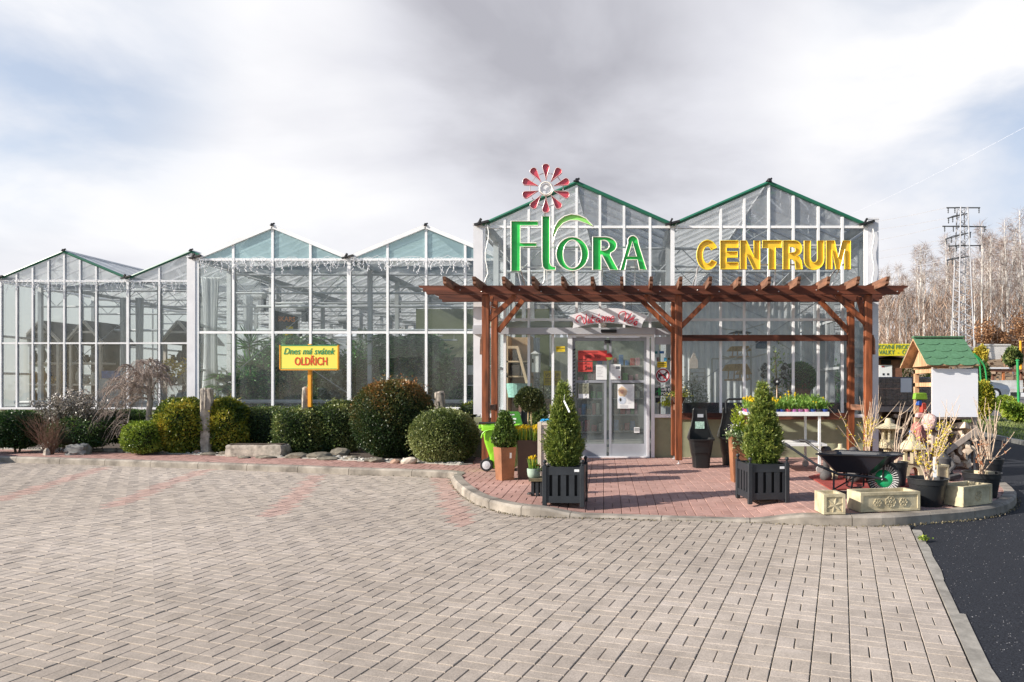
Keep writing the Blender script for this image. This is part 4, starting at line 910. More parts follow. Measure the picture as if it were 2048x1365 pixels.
# loose silver shrub: stems and scattered leaves
t=thing('silver_shrub','loose silvery grey shrub with upright twigs beside the dark box dome','shrub',(X(155,12.9),12.9,.09))
st=MB(); pts=[];dr=[]; rr=random.Random(8)
for k in range(115):
    a=rr.uniform(0,6.28); b=(X(155,12.9)+rr.gauss(0,.12),12.9+rr.gauss(0,.12),.09); L_=rr.uniform(.75,1.3)*(1 if rr.random()<.7 else .7); s_=rr.uniform(.1,.66); p0=Vector(b); path=[p0]
    for j in range(1,7): f=j/6; path.append(p0+Vector((math.cos(a)*s_*f*L_*.95+rr.gauss(0,.02),math.sin(a)*s_*f*L_*.7+rr.gauss(0,.02),L_*f*(.97-.25*s_*f))))
    st.path(path,[.007-.0007*j for j in range(7)],4)
    for j in range(2,7):
        for _ in range(46): q=path[j-1].lerp(path[j],rr.random())+Vector((rr.gauss(0,.035),rr.gauss(0,.035),rr.gauss(0,.03))); pts.append(q); dr.append((rr.gauss(0,1),rr.gauss(0,1),rr.gauss(.4,1)))
st.build('stem',M('purple_twig',(.15,.10,.085),.8,.3),t); ti=np.clip(.2+.75*(np.array(pts)[:,2]-.3)/1.0+RNG.normal(size=len(pts))*.25,0,1)
leaves('foliage',np.array(pts),np.array(dr),.042,.024,SILV,t,ti)
bush('dark evergreen shrub under the silvery twigs',112,222,838,897,12.85,BOXD,6000,seed=14,ls=.04,lump=.15,p=2.3)
# bare brown twiggy bush
def twigs(label,px,pyb,pyt,Y,n,spread,m,seed,base=.09,name='bare_bush',fork=3,cat='bush',r0=.005,lean=0,parent=None,part='stem',h=None,origin=None):
    o=origin or (X(px,Y),Y,base); t=parent or thing(name,label,cat,o); mb=MB(); rr=random.Random(seed); H_=h or (Z(pyt,Y)-base); tips=[]
    for k in range(n):
        a=rr.uniform(0,6.28); s_=spread*rr.random()**.6; L_=H_*rr.uniform(.6,1.0); p0=Vector(o)+Vector((rr.gauss(0,.02),rr.gauss(0,.02),-.01)); path=[p0]; bend=rr.uniform(-.5,.5)
        for j in range(1,6): f=j/5; path.append(p0+Vector((math.cos(a+bend*f)*s_*f+lean*f*f+rr.gauss(0,.007),math.sin(a+bend*f)*s_*f+rr.gauss(0,.007),L_*f)))
        mb.path(path,[r0*(1-.13*j) for j in range(6)],5); tips.append(path)
        for _ in range(fork):
            j=rr.randint(1,4); q=path[j]; d=(path[j+1]-path[j]).normalized()+Vector((rr.gauss(0,.5),rr.gauss(0,.5),rr.gauss(.1,.2))); l_=L_*rr.uniform(.15,.35); mb.path([q,q+d*l_*.5,q+d*l_+Vector((0,0,l_*.25))],[r0*.55,r0*.42,r0*.25],4); tips.append([q,q+d*l_*.5,q+d*l_])
    mb.build(part,m,t); return t,tips
twigs('small bare brown twiggy bush leaning between two grey stones',102,898,822,12.35,60,.42,M('brown_twig',(.22,.13,.09),.8,.3),4,fork=5,r0=.004)
# weeping tree
Yw=12.9
t=thing('weeping_tree','small bare weeping tree with twisted pale trunk and drooping twigs','tree',(X(297,Yw),Yw,.09))
WB=M('weeping_bark',(.36,.31,.27),.85,.3,20,bump=.004,bscale=60); WT=M('weeping_twig',(.31,.245,.21),.8,.3,20)
mb=MB(); mb.path([P(297,912,Yw),P(296,860,Yw),P(298,825,Yw),P(301,800,Yw+.02),P(297,780,Yw),P(300,762,Yw),P(303,745,Yw)],[.06,.05,.047,.05,.04,.04,.02],9); mb.build('trunk',WB,t,smooth=True)
rr=random.Random(12); limbs=[]
lm=MB()
for tx,ty,dy in ((230,765,.1),(250,738,-.3),(278,724,.3),(300,720,-.2),(322,738,.2),(332,765,-.1),(262,752,.45),(315,728,.4),(240,780,-.4),(216,786,.2),(285,730,-.5)):
    a=P(298+rr.uniform(-3,3),rr.choice((755,765,778,790)),Yw); b=P(tx,ty,Yw+dy); m1=a.lerp(b,.4)+Vector((rr.gauss(0,.06),rr.gauss(0,.04),.08+rr.gauss(0,.05))); m2=a.lerp(b,.75)+Vector((rr.gauss(0,.05),0,.10+rr.gauss(0,.03)))
    pth=catmull3=[a,a.lerp(m1,.5)+Vector((rr.gauss(0,.03),0,rr.gauss(0,.03))),m1,m2,b]; lm.path(pth,[.022,.018,.014,.011,.008],6); limbs.append(pth)
for pa in ([P(298,800,Yw),P(280,795,Yw),P(262,810,Yw-.1),P(256,845,Yw-.15),P(250,870,Yw-.2)],[P(297,790,Yw),P(270,782,Yw-.1),P(240,800,Yw-.2),P(222,835,Yw-.3)]): lm.path(pa,[.016,.014,.012,.009,.006],6); limbs.append(pa)
lm.build('branch',WB,t,smooth=True)
tw=MB()
for pth in limbs:
    for _ in range(46):
        j=rr.randint(1,len(pth)-1); s=pth[j-1].lerp(pth[j],rr.random()); out_=Vector((s.x-X(298,Yw),s.y-Yw,0)); out_=out_.normalized() if out_.length>.05 else Vector((rr.gauss(0,1),rr.gauss(0,1),0)).normalized()
        out_=(out_+Vector((rr.gauss(0,.55),rr.gauss(0,.55),0))).normalized(); l_=rr.uniform(.12,.42)*(1.3 if out_.x<-.3 else 1); q=[s]
        for k in range(1,6): f=k/5; q.append(s+out_*l_*f*.8+Vector((rr.gauss(0,.012),rr.gauss(0,.012),.10*math.sin(f*2.2)-l_*.95*f*f)))
        tw.path(q,[.0055,.005,.0045,.004,.003,.002],4)
        if rr.random()<.6:
            k=rr.randint(1,4); a=q[k]; tw.path([a,a+out_*.05+Vector((rr.gauss(0,.03),rr.gauss(0,.03),.01)),a+out_*.09+Vector((rr.gauss(0,.04),rr.gauss(0,.04),-.07))],[.003,.0025,.002],4)
tw.build('twigs',WT,t)
# ---- stones ----
ROCK=M('granite',(.30,.26,.22),.9,.4,9,bump=.012,bscale=26,col2=(.42,.37,.31)); SLATE=M('slate',(.085,.075,.06),.85,.45,5,bump=.012,bscale=18,col2=(.20,.175,.135)); GREYR=M('grey_stone',(.24,.235,.22),.9,.3,6,bump=.01,bscale=25)
def rough(mb,c,d,rz=0,seed=0,amp=.012,n=(3,3,8),taper=1.0):
    bm=bmesh.new(); nx,ny,nz_=n; rg=random.Random(seed)
    def pt(u,v,w_):
        k=1+(taper-1)*w_; return Vector(((u-.5)*d[0]*k,(v-.5)*d[1]*k,w_*d[2]))
    bmesh.ops.create_cube(bm,size=1); bmesh.ops.subdivide_edges(bm,edges=bm.edges[:],cuts=5,use_grid_fill=True)
    vs=[]
    for v_ in bm.verts:
        u,v,w_=v_.co.x+.5,v_.co.y+.5,v_.co.z+.5; ed_=sum(1 for q in (abs(v_.co.x),abs(v_.co.y),abs(v_.co.z)) if q>.49); s=1-.035*max(0,ed_-1)
        p=pt(.5+(u-.5)*s,.5+(v-.5)*s,.5+(w_-.5)*s)+Vector((rg.gauss(0,amp),rg.gauss(0,amp),rg.gauss(0,amp))); q=rotz(p,rz); vs.append((c[0]+q[0],c[1]+q[1],c[2]+q[2]))
    mb.add(vs,[tuple(v_.index for v_ in f.verts) for f in bm.faces]); bm.free()
for (x0,x1,yt,Y,lb,s,rz) in ((403,424,777,12.62,'rough leaning granite pillar between the two golden bushes',1,.15),(604,624,775,12.6,'granite pillar carrying the yellow name day sign',2,.5),(869,891,784,12.9,'squared granite pillar behind the two clipped balls',3,.2)):
    t=thing('stone_pillar',lb,'stone pillar',(X((x0+x1)/2,Y),Y,.08),'granite pillars in the bed'); mb=MB(); rough(mb,(X((x0+x1)/2,Y),Y,.08),((x1-x0)*Y/F*.88,.19,Z(yt,Y)-.08),rz,s,.010,taper=.9); mb.build('stone',ROCK,t,smooth=True)
Yt=12.05; t=thing('stone_trough','long low hewn granite trough in front of the hedge','trough',(X(517,Yt),Yt,.09)); mb=MB(); rough(mb,(X(517,Yt),Yt,.08),(X(576,Yt)-X(459,Yt),.34,Z(889,Yt)-.08),-.05,5,.007); o=mb.build('body',ROCK,t,smooth=True)
mb=MB(); zt2=Z(889,Yt); mb.cbox((X(517,Yt),Yt,zt2+.004),(X(568,Yt)-X(466,Yt),.22,.012)); mb.build('soil_fill',MATS['bed_soil'],t)
def slab_rock(lb,px0,px1,py0,py1,seed,m=SLATE,flat=True,Y=None,group='flat rocks along the bed edge'):
    Y=Y or F*(C-.10)/(py1-H); cx=X((px0+px1)/2,Y); wd=(px1-px0)*Y/F; h=(py1-py0)*Y/F*.85
    t=thing('rock',lb,'rock',(cx,Y+wd*.25,.09),group); mb=MB(); mb.blob((cx,Y+wd*.3,.09+h*.4),(wd/2,wd*.32,h*.62),seed,.22,2); mb.build('stone',m,t); return t
t=thing('rock','squared grey block of stone under the silvery shrub','rock',(X(147,12.2),12.2,.09)); mb=MB(); rough(mb,(X(147,12.2),12.3,.07),(.33,.25,.20),.2,9,.012,taper=.9); mb.build('stone',GREYR,t,smooth=True)
t=thing('rock','small pointed pale stone standing left of the bare twiggy bush','rock',(X(94,12.2),12.2,.09)); mb=MB(); mb.lathe([(.06,0),(.05,.09),(.02,.14)],(X(94,12.2),12.2,.08),5); mb.build('stone',ROCK,t)
for i,(a,b,c,d,l) in enumerate(((178,204,897,904,'dark flat stone right of the squared grey block'),(205,228,896,905,'thin flat stone left of the lime green bush'),(230,250,897,905,'flat grey stone nearest the lime green bush on its left'),(263,303,897,908,'brownish flat stone in front of the lime green bush'),(385,398,898,907,'little upright reddish stone in front of the golden bush'),(398,430,903,911,'flat slate left end of the row before the trough'),(432,465,902,911,'flat slate touching the left end of the trough'),(470,500,910,917,'thin slate in front of the left half of the trough'),(505,548,910,917,'thin slate in front of the right half of the trough'),(560,612,905,917,'large dark slate right of the trough end'),(612,660,900,917,'large leaning slate under the hedge'),(655,700,893,912,'pointed pale slate just left of the big rusty ball'),(630,680,912,920,'low slate nearest the path before the hedge'),(685,715,908,920,'small slate at the foot of the big rusty ball'),(722,770,914,925,'flat dark slate below the big rusty ball'),(775,800,916,927,'round brown stone between the two clipped balls'),(803,832,912,928,'pale cream boulder at the left foot of the light green ball'))):
    slab_rock(l,a,b,c,d,i,SLATE if i not in(4,15,16) else (M('brown_stone',(.34,.22,.16),.85,.25,8) if i!=16 else M('cream_stone',(.55,.48,.40),.85,.15,6)))
# ---- name day sign ----
Yn=12.45; t=thing('name_day_sign','yellow board reading Dnes ma svatek OLDRICH on an orange post','sign',P(617,775,Yn)); t['label']='yellow board with green and red name day lettering on an orange post'
YB=M('board_yellow',(.86,.74,.11),.5,.04,3); OR=M('post_orange',(.80,.34,.02),.45,.08,3); GT=M('text_green',(.0,.27,.13),.5,.06); RT=M('text_red',(.72,.045,.02),.5,.05)
mb=MB(); mb.box(X(559.5,Yn),Yn,Z(740,Yn),X(676.5,Yn),Yn+.035,Z(691,Yn)); bd=mb.build('board',YB,t)
mb=MB(); 
for a,b,c,d in ((559,676.5,739,741),(559,561,690.5,741),(675,677,690.5,741)): mb.box(X(a,Yn),Yn-.008,Z(d,Yn),X(b,Yn),Yn+.04,Z(c,Yn))
mb.build('board_frame',OR,bd); mb=MB(); mb.box(X(560,Yn),Yn-.006,Z(692,Yn),X(676,Yn),Yn+.002,Z(690.5,Yn)); mb.box(X(562,Yn),Yn-.004,Z(738.6,Yn),X(675,Yn),Yn,Z(737.6,Yn)); mb.build('green_line',GT,bd)
text_mesh('Dnes má svátek',.165,.002,GT,bd,P(617,709,Yn-.004),shear=.3,fit=X(668,Yn)-X(566,Yn),bold=.0005)
text_mesh('OLDRICH',.205,.002,RT,bd,P(622,730.5,Yn-.004),fit=X(655,Yn)-X(590,Yn),bold=.002)
mb=MB(); mb.bar(P(622,711.5,Yn-.005),P(624.3,714.3,Yn-.005),.016,.003,up=(0,1,0)); mb.bar(P(624.3,714.3,Yn-.005),P(626.6,711.5,Yn-.005),.016,.003,up=(0,1,0)); mb.build('accent',RT,bd)
mb=MB(); mb.cbox((X(616.5,Yn),Yn+.075,(Z(688,Yn)+Z(815,Yn))/2),(.062,.06,Z(688,Yn)-Z(815,Yn)),bev=.005); mb.build('post',OR,t)
# ================= ENTRANCE PLANTERS =================
def cone_foliage(nm,base,h,r,n,mat,parent,seed,ls=.04,lw=.012,prof=None,tufts=None):
    rg=np.random.default_rng(seed); prof=prof or [(0,.62),(.08,.92),(.22,1.0),(.4,.86),(.6,.60),(.8,.30),(.92,.13),(1,.03)]
    zs_,rs_=np.array([p[0] for p in prof]),np.array([p[1] for p in prof])
    nt_=tufts or n//16; f=rg.uniform(0,1,nt_*3); keep=rg.uniform(0,1,nt_*3)<np.interp(f,zs_,rs_)*.9+.1; f=f[keep][:nt_]; nt_=len(f); a=rg.uniform(0,6.283,nt_)
    rr_=np.interp(f,zs_,rs_)*r*(1+.10*np.sin(a*5+f*9)+rg.normal(size=nt_)*.07)*rg.uniform(.72,1,nt_)
    tc_=np.column_stack([np.cos(a)*rr_,np.sin(a)*rr_,f*h]); td=unit(np.column_stack([np.cos(a)*.75,np.sin(a)*.75,np.full(nt_,.95)])+rg.normal(size=(nt_,3))*.18)
    per=n//nt_; c=np.repeat(tc_,per,0); d=np.repeat(td,per,0); s=rg.uniform(0,1,len(c)); tl=.07
    pts=c+d*(s*tl)[:,None]+rg.normal(size=c.shape)*.006; tn=np.repeat(rg.uniform(.0,1,nt_),per)*.45+s*.45+rg.normal(size=len(c))*.08
    return leaves(nm,pts+np.array(base),d,ls,lw,mat,parent,np.clip(tn,0,1),jit=.5)
SPR=bushmat('spruce_needle',[(.03,.06,.012),(.09,.14,.024),(.22,.28,.05),(.36,.34,.07)],.12,.5)
PLB=M('planter_black',(.022,.026,.032),.45,.25,6,bump=.001,spec=.45); SOIL=MATS['bed_soil']
def black_planter(label,cx,cy,w_,d_,h,rz,base,group):
    t=thing('slatted_planter',label,'planter',(0,0,0),group); hw,hd=w_/2,d_/2
    for sx in (-1,1):
        for sy in (-1,1):
            mb=MB(); mb.cbox((sx*hw,sy*hd,h*.5),(.045,.045,h),bev=.004); p=mb.build('corner_post',PLB,t)
            k=MB(); k.lathe([(.012,0),(.014,.012),(.009,.018),(.020,.032),(.022,.042),(.018,.054),(.004,.062)],(sx*hw,sy*hd,h),10); k.build('finial',PLB,p,smooth=True)
    for sy,ax in ((-1,0),(1,0),(-1,1),(1,1)):
        mb=MB(); W=(hw if ax==0 else hd)-.022; O=(hd if ax==0 else hw)*sy
        def bx(a0,a1,z0,z1,th):
            if ax==0: mb.box(a0,O-th,z0,a1,O+th,z1)
            else: mb.box(O-th,a0,z0,O+th,a1,z1)
        bx(-W,W,.045,.115,.013); bx(-W,W,h-.095,h-.015,.013)
        ns=3
        for i in range(ns+1 if False else 5):
            u_=-W+2*W*i/4; lo,hi=max(-W,u_-.028),min(W,u_+.028); bx(lo,hi,.115,h-.095,.010)
        mb.build('side_panel',PLB,t)
    mb=MB(); mb.box(-hw+.03,-hd+.03,.05,hw-.03,hd-.03,h-.10); mb.build('liner',M('liner_black',(.010,.011,.013),.6),t)
    mb=MB(); mb.lathe([(.15,h-.1),(.17,h-.02),(.175,h-.015),(.165,h-.015),(.15,h-.05),(.0,h-.055)],(0,0,0),24,cap=False); pot=mb.build('inner_pot',M('pot_grey',(.05,.055,.06),.5),t,smooth=True)
    mb=MB(); mb.lathe([(.0,h-.05),(.155,h-.05)],(0,0,0),16,cap=False); mb.build('soil',SOIL,t)
    mb=MB(); mb.cbox((hw*.72,-hd-.014,h-.05),(.05,.004,.026),0,.0015); mb.build('maker_badge',PAPW,t)
    t.location=(cx,cy,base); t.rotation_euler=(0,0,rz); return t
pb1=pz(-.6,7.2)+.004; pb2=pz(1.45,7.3)+.004
black_planter('black slatted square planter left of the path holding a spruce cone with a white tag',X(1131,7.15),7.17,.385,.385,.425,R(-1.5),pb1,'black slatted planters')
black_planter('black slatted square planter right of the path holding a darker spruce cone',1.44,7.32,.40,.42,.425,R(8),pb2,'black slatted planters')
for cx,cy,bz,h,r,lb,s in ((X(1127,7.15),7.17,pb1+.38,.86,.160,'small spruce cone with a long white tag in the left black planter',21),(1.45,7.32,pb2+.38,.84,.165,'dense spruce cone without a tag in the right black planter',22)):
    t=thing('spruce',lb,'conifer',(cx,cy,bz)); cone_foliage('foliage',(cx,cy,bz),h,r,26000,SPR,t,s,.030,.009)
    mb=MB(); mb.lathe([(r*.55,.02),(r*.8,h*.2),(r*.66,h*.4),(r*.42,h*.6),(r*.15,h*.82),(.004,h*.93)],(cx,cy,bz),14); mb.build('dark_core',MATS['leaf_core'],t)
    mb=MB(); mb.path([(cx,cy,bz-.06),(cx,cy,bz+h*.9)],[.02,.006],7); mb.build('trunk',BARK,t)
    if s==21:
        mb=MB(); p0=P(1128,802,7.05); p1=P(1139,825,7.00); mb.bar(p0,p1,.016,.003,up=(0,1,0)); mb.path([p0,P(1129,790,7.05)],.0015,4); mb.build('tag',PAPW,t)
# corten planter with box cone
def square_pot(name,label,px0,px1,pxc,py0,pyb,mat,rz,base=PZ,taper=.78,w_=None,cat='planter',tag=False,label_part=None):
    Y=F*(C-base)/(pyb-H)+.12; W=w_ or (px1-px0)*Y/F; s=W/(abs(math.cos(rz))+abs(math.sin(rz))); h=Z(py0,Y)-base; cx=X((px0+px1)/2,Y)
    t=thing(name,label,cat,(cx,Y,base)); mb=MB(); mb.cbox((cx,Y,base+h/2),(s*taper,s*taper,h),rz,0,1/taper); o=mb.build('body',mat,t)
    r_=MB(); 
    for i in range(4):
        a=rz+i*math.pi/2; n_=(math.cos(a),math.sin(a)); tt=(-n_[1],n_[0]); c0=(cx+n_[0]*(s/2-.008),Y+n_[1]*(s/2-.008)); r_.bar((c0[0]-tt[0]*s/2,c0[1]-tt[1]*s/2,base+h+.004),(c0[0]+tt[0]*s/2,c0[1]+tt[1]*s/2,base+h+.004),.018,.014)
    r_.build('rim',mat,t)
    m2=MB(); m2.cbox((cx,Y,base+h+.002),(s*.9,s*.9,.012),rz); m2.build('soil',SOIL,t)
    return t,cx,Y,base+h,s
CORT=M('corten',(.23,.095,.045),.65,.3,2.5,col2=(.30,.13,.065),bump=.001)
t,cx,cy,ct,s=square_pot('corten_planter','tall tapered rust brown planter holding a small box cone near the green bin',986,1033,1010,896,962,CORT,R(38))
mb=MB(); a=R(38); dn=Vector((math.cos(a-math.pi/2),math.sin(a-math.pi/2),0)); side=Vector((math.cos(a),math.sin(a),0)); 
c_=Vector((cx,cy,ct-.075))+dn*(s*.475)+side*(.03); mb.bar(c_+Vector((0,0,-.055)),c_+Vector((0,0,.055)),.028,.004,up=tuple(dn)); mb.build('tag',PAPW,t)
def boxcone(lb,cx,cy,bz,h,r,seed,n=7000,m=None,name='box_cone'):
    t=thing(name,lb,'shrub',(cx,cy,bz)); cone_foliage('foliage',(cx,cy,bz),h,r,n,m or BOXBR,t,seed,.028,.02,prof=[(0,.8),(.1,1),(.35,.85),(.6,.58),(.85,.25),(1,.06)],tufts=n//9)
    mb=MB(); mb.lathe([(r*.6,.0),(r*.8,h*.12),(r*.62,h*.4),(r*.35,h*.7),(.01,h*.93)],(cx,cy,bz),12); mb.build('dark_core',MATS['leaf_core'],t)
    mb=MB(); mb.path([(cx,cy,bz-.03),(cx,cy,bz+h*.5)],[.012,.008],6); mb.build('trunk',BARK,t); return t
BOXBR=bushmat('box_bright',[(.03,.06,.012),(.08,.14,.025),(.2,.28,.06)])
boxcone('small glossy box cone growing in the rust brown planter',cx,cy,ct,Z(830,cy)-ct,.125,31)
# dark planter with daffodils and lollipop tree
BRN=M('dark_brown_planter',(.055,.030,.024),.55,.2,3,bump=.002,bscale=90)
t,dx,dy,dt,ds=square_pot('brown_planter','tall dark brown square planter with daffodils around a lollipop tree',1030,1080,1055,881,959,BRN,R(12),taper=.88)
def daffodils(lb,pts,zb,h,name='daffodils',group=None,fl=.8,yel=(.85,.62,.02),seed=1,cat='flowers',parent=None,part=False):
    cx=sum(p[0] for p in pts)/len(pts); cy=sum(p[1] for p in pts)/len(pts); t=parent or thing(name,lb,cat,(cx,cy,zb),group); rr=random.Random(seed); vs=[];fs=[];ti=[]; hd=MB()
    for x,y in pts:
        for k in range(5):
            a=rr.uniform(0,6.28); hh=h*rr.uniform(.6,1); o_=.010*rr.random(); lx,ly=math.cos(a),math.sin(a); tx,ty=-ly*.004,lx*.004; ln=rr.uniform(.01,.035)
            b=len(vs); vs+=[(x+lx*o_-tx,y+ly*o_-ty,zb),(x+lx*o_+tx,y+ly*o_+ty,zb),(x+lx*(o_+ln*.5)+tx,y+ly*(o_+ln*.5)+ty,zb+hh*.65),(x+lx*(o_+ln),y+ly*(o_+ln),zb+hh)]; fs.append((b,b+1,b+2,b+3)); ti.append(rr.random())
        if rr.random()<fl:
            z_=zb+h*rr.uniform(.85,1.05); ox=rr.gauss(0,.008); hd.path([(x,y,zb),(x+ox,y,z_-.01)],.0018,4)
            c=(x+ox,y-.01,z_); r=.021
            for q in range(6): a=q*1.047+rr.random(); hd.quad((c[0],c[1],c[2]),(c[0]+r*.6*math.cos(a-.4),c[1]+.002,c[2]+r*.6*math.sin(a-.4)),(c[0]+r*math.cos(a),c[1]+.004,c[2]+r*math.sin(a)),(c[0]+r*.6*math.cos(a+.4),c[1]+.002,c[2]+r*.6*math.sin(a+.4)))
            hd.lathe([(.007,0),(.008,.008),(.011,.016)],(c[0],c[1],c[2]-.008),7)
    np_mesh('leaves',vs,fs,ti,M('bulb_leaf',attr=[(.07,.17,.025),(.18,.34,.05),(.34,.46,.10)],rough=.45,transl=.35),t)
    if hd.v: hd.build('blooms',M('daffodil_yellow' if yel[1]>.3 else 'bloom_red',yel,.5,.15,30,transl=.3),t)
    return t
rr=random.Random(4); pts=[(dx+rr.uniform(-.15,.15),dy+rr.uniform(-.15,.13)) for _ in range(60)]
daffodils('dense band of yellow daffodils in the dark brown planter',pts,dt,.19,seed=2)
t=thing('lollipop_tree','box ball on two thin pale stems above the daffodils','topiary',(X(1059,dy),dy,dt)); c=P(1059,799,dy)
q,nrm=ell_points(7500,c,(.175,.17,.145),2.1,.05,5,(.8,1.05)); leaves('foliage',q,nrm,.028,.018,bushmat('bay_leaf',[(.03,.045,.015),(.08,.10,.03),(.22,.22,.09)]),t,clumpy(q,.5,9,2))
mb=MB(); mb.blob(c,(.15,.145,.12),3,.05,2); mb.build('dark_core',MATS['leaf_core'],t)
mb=MB(); mb.path([(X(1057,dy),dy,dt),P(1056,845,dy),P(1057,810,dy)],.009,7); mb.path([(X(1061,dy),dy+.01,dt),P(1063,845,dy),P(1061,810,dy)],.009,7); mb.build('trunk',M('pale_stem',(.42,.32,.18),.8,.2,20),t,smooth=True)
mb=MB(); mb.bar(P(1040,808,dy-.1),P(1040,824,dy-.1),.035,.004,up=(0,1,0)); mb.build('tag',M('tag_brown',(.2,.12,.09),.6),t)
# aggregate waste bin with gloves
Yb=8.45; AGG=M('exposed_aggregate',(.16,.11,.085),.9,.9,75,bump=.006,bscale=75,col2=(.50,.42,.35)); CRM=M('cream_concrete',(.62,.54,.44),.85,.12,8,bump=.002)
t=thing('aggregate_bin','square pebble dashed concrete litter bin with cream corner, blue gloves on top','bin',(X(1100,Yb),Yb,PZ)); t['label']='square pebbledash concrete bin with a cream left edge beside the left black planter'
x0,x1=X(1077,Yb),X(1077,Yb)+.34; zt3=Z(845,Yb)
mb=MB(); mb.box(x0+.035,Yb,PZ+.0,x1,Yb+.32,zt3-.02); mb.build('body',AGG,t)
mb=MB(); mb.box(x0-.01,Yb-.012,PZ,x0+.034,Yb+.33,zt3+.0); mb.box(x0+.034,Yb-.01,zt3-.035,x1+.01,Yb+.33,zt3-.005); mb.build('corner_frame',CRM,t)
gl=thing('work_gloves','crumpled bright blue work gloves lying on the pebbledash bin','gloves',(x0+.12,Yb+.1,zt3)); GB=M('glove_blue',(.02,.32,.62),.6,.15,20)
mb=MB(); mb.blob((x0+.11,Yb+.06,zt3+.022),(.055,.04,.022),4,.25,2)
for k in range(5): a=2.4+k*.42; mb.path([(x0+.10+.03*math.cos(a),Yb+.06+.03*math.sin(a),zt3+.022),(x0+.10+.06*math.cos(a),Yb+.06+.06*math.sin(a),zt3+.03),(x0+.10+.085*math.cos(a+.2),Yb+.06+.085*math.sin(a+.2),zt3+.014)],[.011,.010,.008],6)
mb.build('left_glove',GB,gl,smooth=True)
mb=MB(); mb.blob((x0+.19,Yb+.12,zt3+.024),(.05,.045,.024),6,.25,2)
for k in range(5): a=-.6+k*.42; mb.path([(x0+.19+.03*math.cos(a),Yb+.12+.03*math.sin(a),zt3+.024),(x0+.19+.07*math.cos(a),Yb+.12+.06*math.sin(a),zt3+.034),(x0+.19+.09*math.cos(a+.2),Yb+.12+.085*math.sin(a+.2),zt3+.014)],[.011,.010,.008],6)
mb.build('right_glove',GB,gl,smooth=True)
# black trolley block and sage pot
Yk=7.5; t=thing('plant_dolly','low black plant dolly with a mossy wooden top','dolly',(X(1072,Yk),Yk+.1,PZ)); zk=Z(958,Yk)
mb=MB(); mb.box(X(1059,Yk)-.01,Yk,zk-.03,X(1090,Yk),Yk+.26,zk); mb.build('top',M('mossy_board',(.12,.10,.06),.9,.4,12),t)
for a in (1065,1074,1083):
    mb=MB(); mb.cbox((X(a,Yk),Yk+.03,(PZ+zk-.03)/2),(.035,.035,zk-.03-PZ),bev=.003); mb.build('leg',PLB,t)
mb=MB(); mb.box(X(1063,Yk),Yk+.05,PZ+.03,X(1088,Yk),Yk+.24,zk-.035); mb.build('body',PLB,t)
mb=MB(); mb.lathe([(.04,0),(.040,.006),(.03,.02)],(X(1060,Yk),Yk+.04,PZ+.02),10); mb.build('wheel',RUBBER,t)
Yp=7.62; SG=M('sage_ceramic',(.36,.46,.38),.35,.08,3,spec=.6); t=thing('flower_pot','sage green ceramic pot with mixed spring bulbs on the black dolly','flower pot',(X(1068,Yp),Yp,zk))
mb=MB(); mb.lathe([(.055,0),(.068,.012),(.076,.05),(.078,.10),(.072,.102),(.068,.08)],(X(1068,Yp),Yp,zk),24,cap=False); mb.lathe([(0,.0),(.06,.003)],(X(1068,Yp),Yp,zk),24,cap=False); mb.build('pot',SG,t,smooth=True)
mb=MB(); mb.lathe([(0,.085),(.07,.085)],(X(1068,Yp),Yp,zk),20,cap=False); mb.build('soil',SOIL,t)
rr=random.Random(9); cx=X(1068,Yp); daffodils('yellow narcissus and red primrose growing in the sage green pot',[(cx+rr.uniform(-.05,.05),Yp+rr.uniform(-.05,.05)) for _ in range(15)],zk+.085,.15,fl=.35,seed=5)
mb=MB()
for k in range(6): a=k*1.05; mb.blob((cx+.045+.018*math.cos(a),Yp-.02+.01*math.sin(a),zk+.135+.006*math.sin(a*2)),(.012,.010,.006),k,.1,1)
pr_=thing('primrose','small red primrose flower at the right side of the sage green pot','flowers',(cx+.045,Yp-.02,zk+.09)); mb.build('petals',M('primrose_red',(.6,.03,.02),.5,.2,40),pr_,smooth=True)
q,nrm=ell_points(60,(cx+.045,Yp-.02,zk+.10),(.04,.035,.02),2,0,3); leaves('leaves',q,nrm,.035,.018,BOXBR,pr_)
# green wheelie bin
LG=M('bin_lime',(.22,.52,.02),.38,.06,3,spec=.5); LGD=M('bin_green_dark',(.06,.25,.03),.4,.08,3,spec=.5)
Ybn=9.75; bx0,bx1=X(957,Ybn),X(1034,Ybn); t=thing('wheelie_bin','lime green wheelie bin with black handle bar standing by the clipped ball','wheelie bin',((bx0+bx1)/2,Ybn,PZ))
zt4=Z(851,Ybn); cx=(bx0+bx1)/2+.03; W=bx1-bx0-.02; D=.46
mb=MB(); ring=[]
def rr_rect(w_,d_,z_,ox=0,oy=0,c=.05):
    o=[]
    for sx,sy,a0 in ((1,-1,-90),(1,1,0),(-1,1,90),(-1,-1,180)):
        for k in range(4): a=R(a0+30*k); o.append((cx+ox+sx*(w_/2-c)+c*math.cos(a),Ybn+D*.4+oy+sy*(d_/2-c)+c*math.sin(a),z_))
    return o
secs=[(W*.66,D*.7,PZ+.05,.03),(W*.70,D*.74,PZ+.30,.02),(W*.80,D*.88,zt4-.12,.0),(W*.82,D*.9,zt4-.08,0),(W*.96,D,zt4-.075,-.01),(W*1.0,D*1.03,zt4-.01,-.01),(W*.99,D*1.02,zt4,-.01),(W*.93,D*.95,zt4,-.01),(W*.85,D*.85,zt4-.25,0),(W*.6,D*.6,PZ+.12,.02)]
vs=[]; fs=[]
for w_,d_,z_,ox in secs: vs+=rr_rect(w_,d_,z_,ox)
for k in range(len(secs)-1):
    for i in range(16): j=(i+1)%16; fs.append((k*16+i,k*16+j,(k+1)*16+j,(k+1)*16+i))
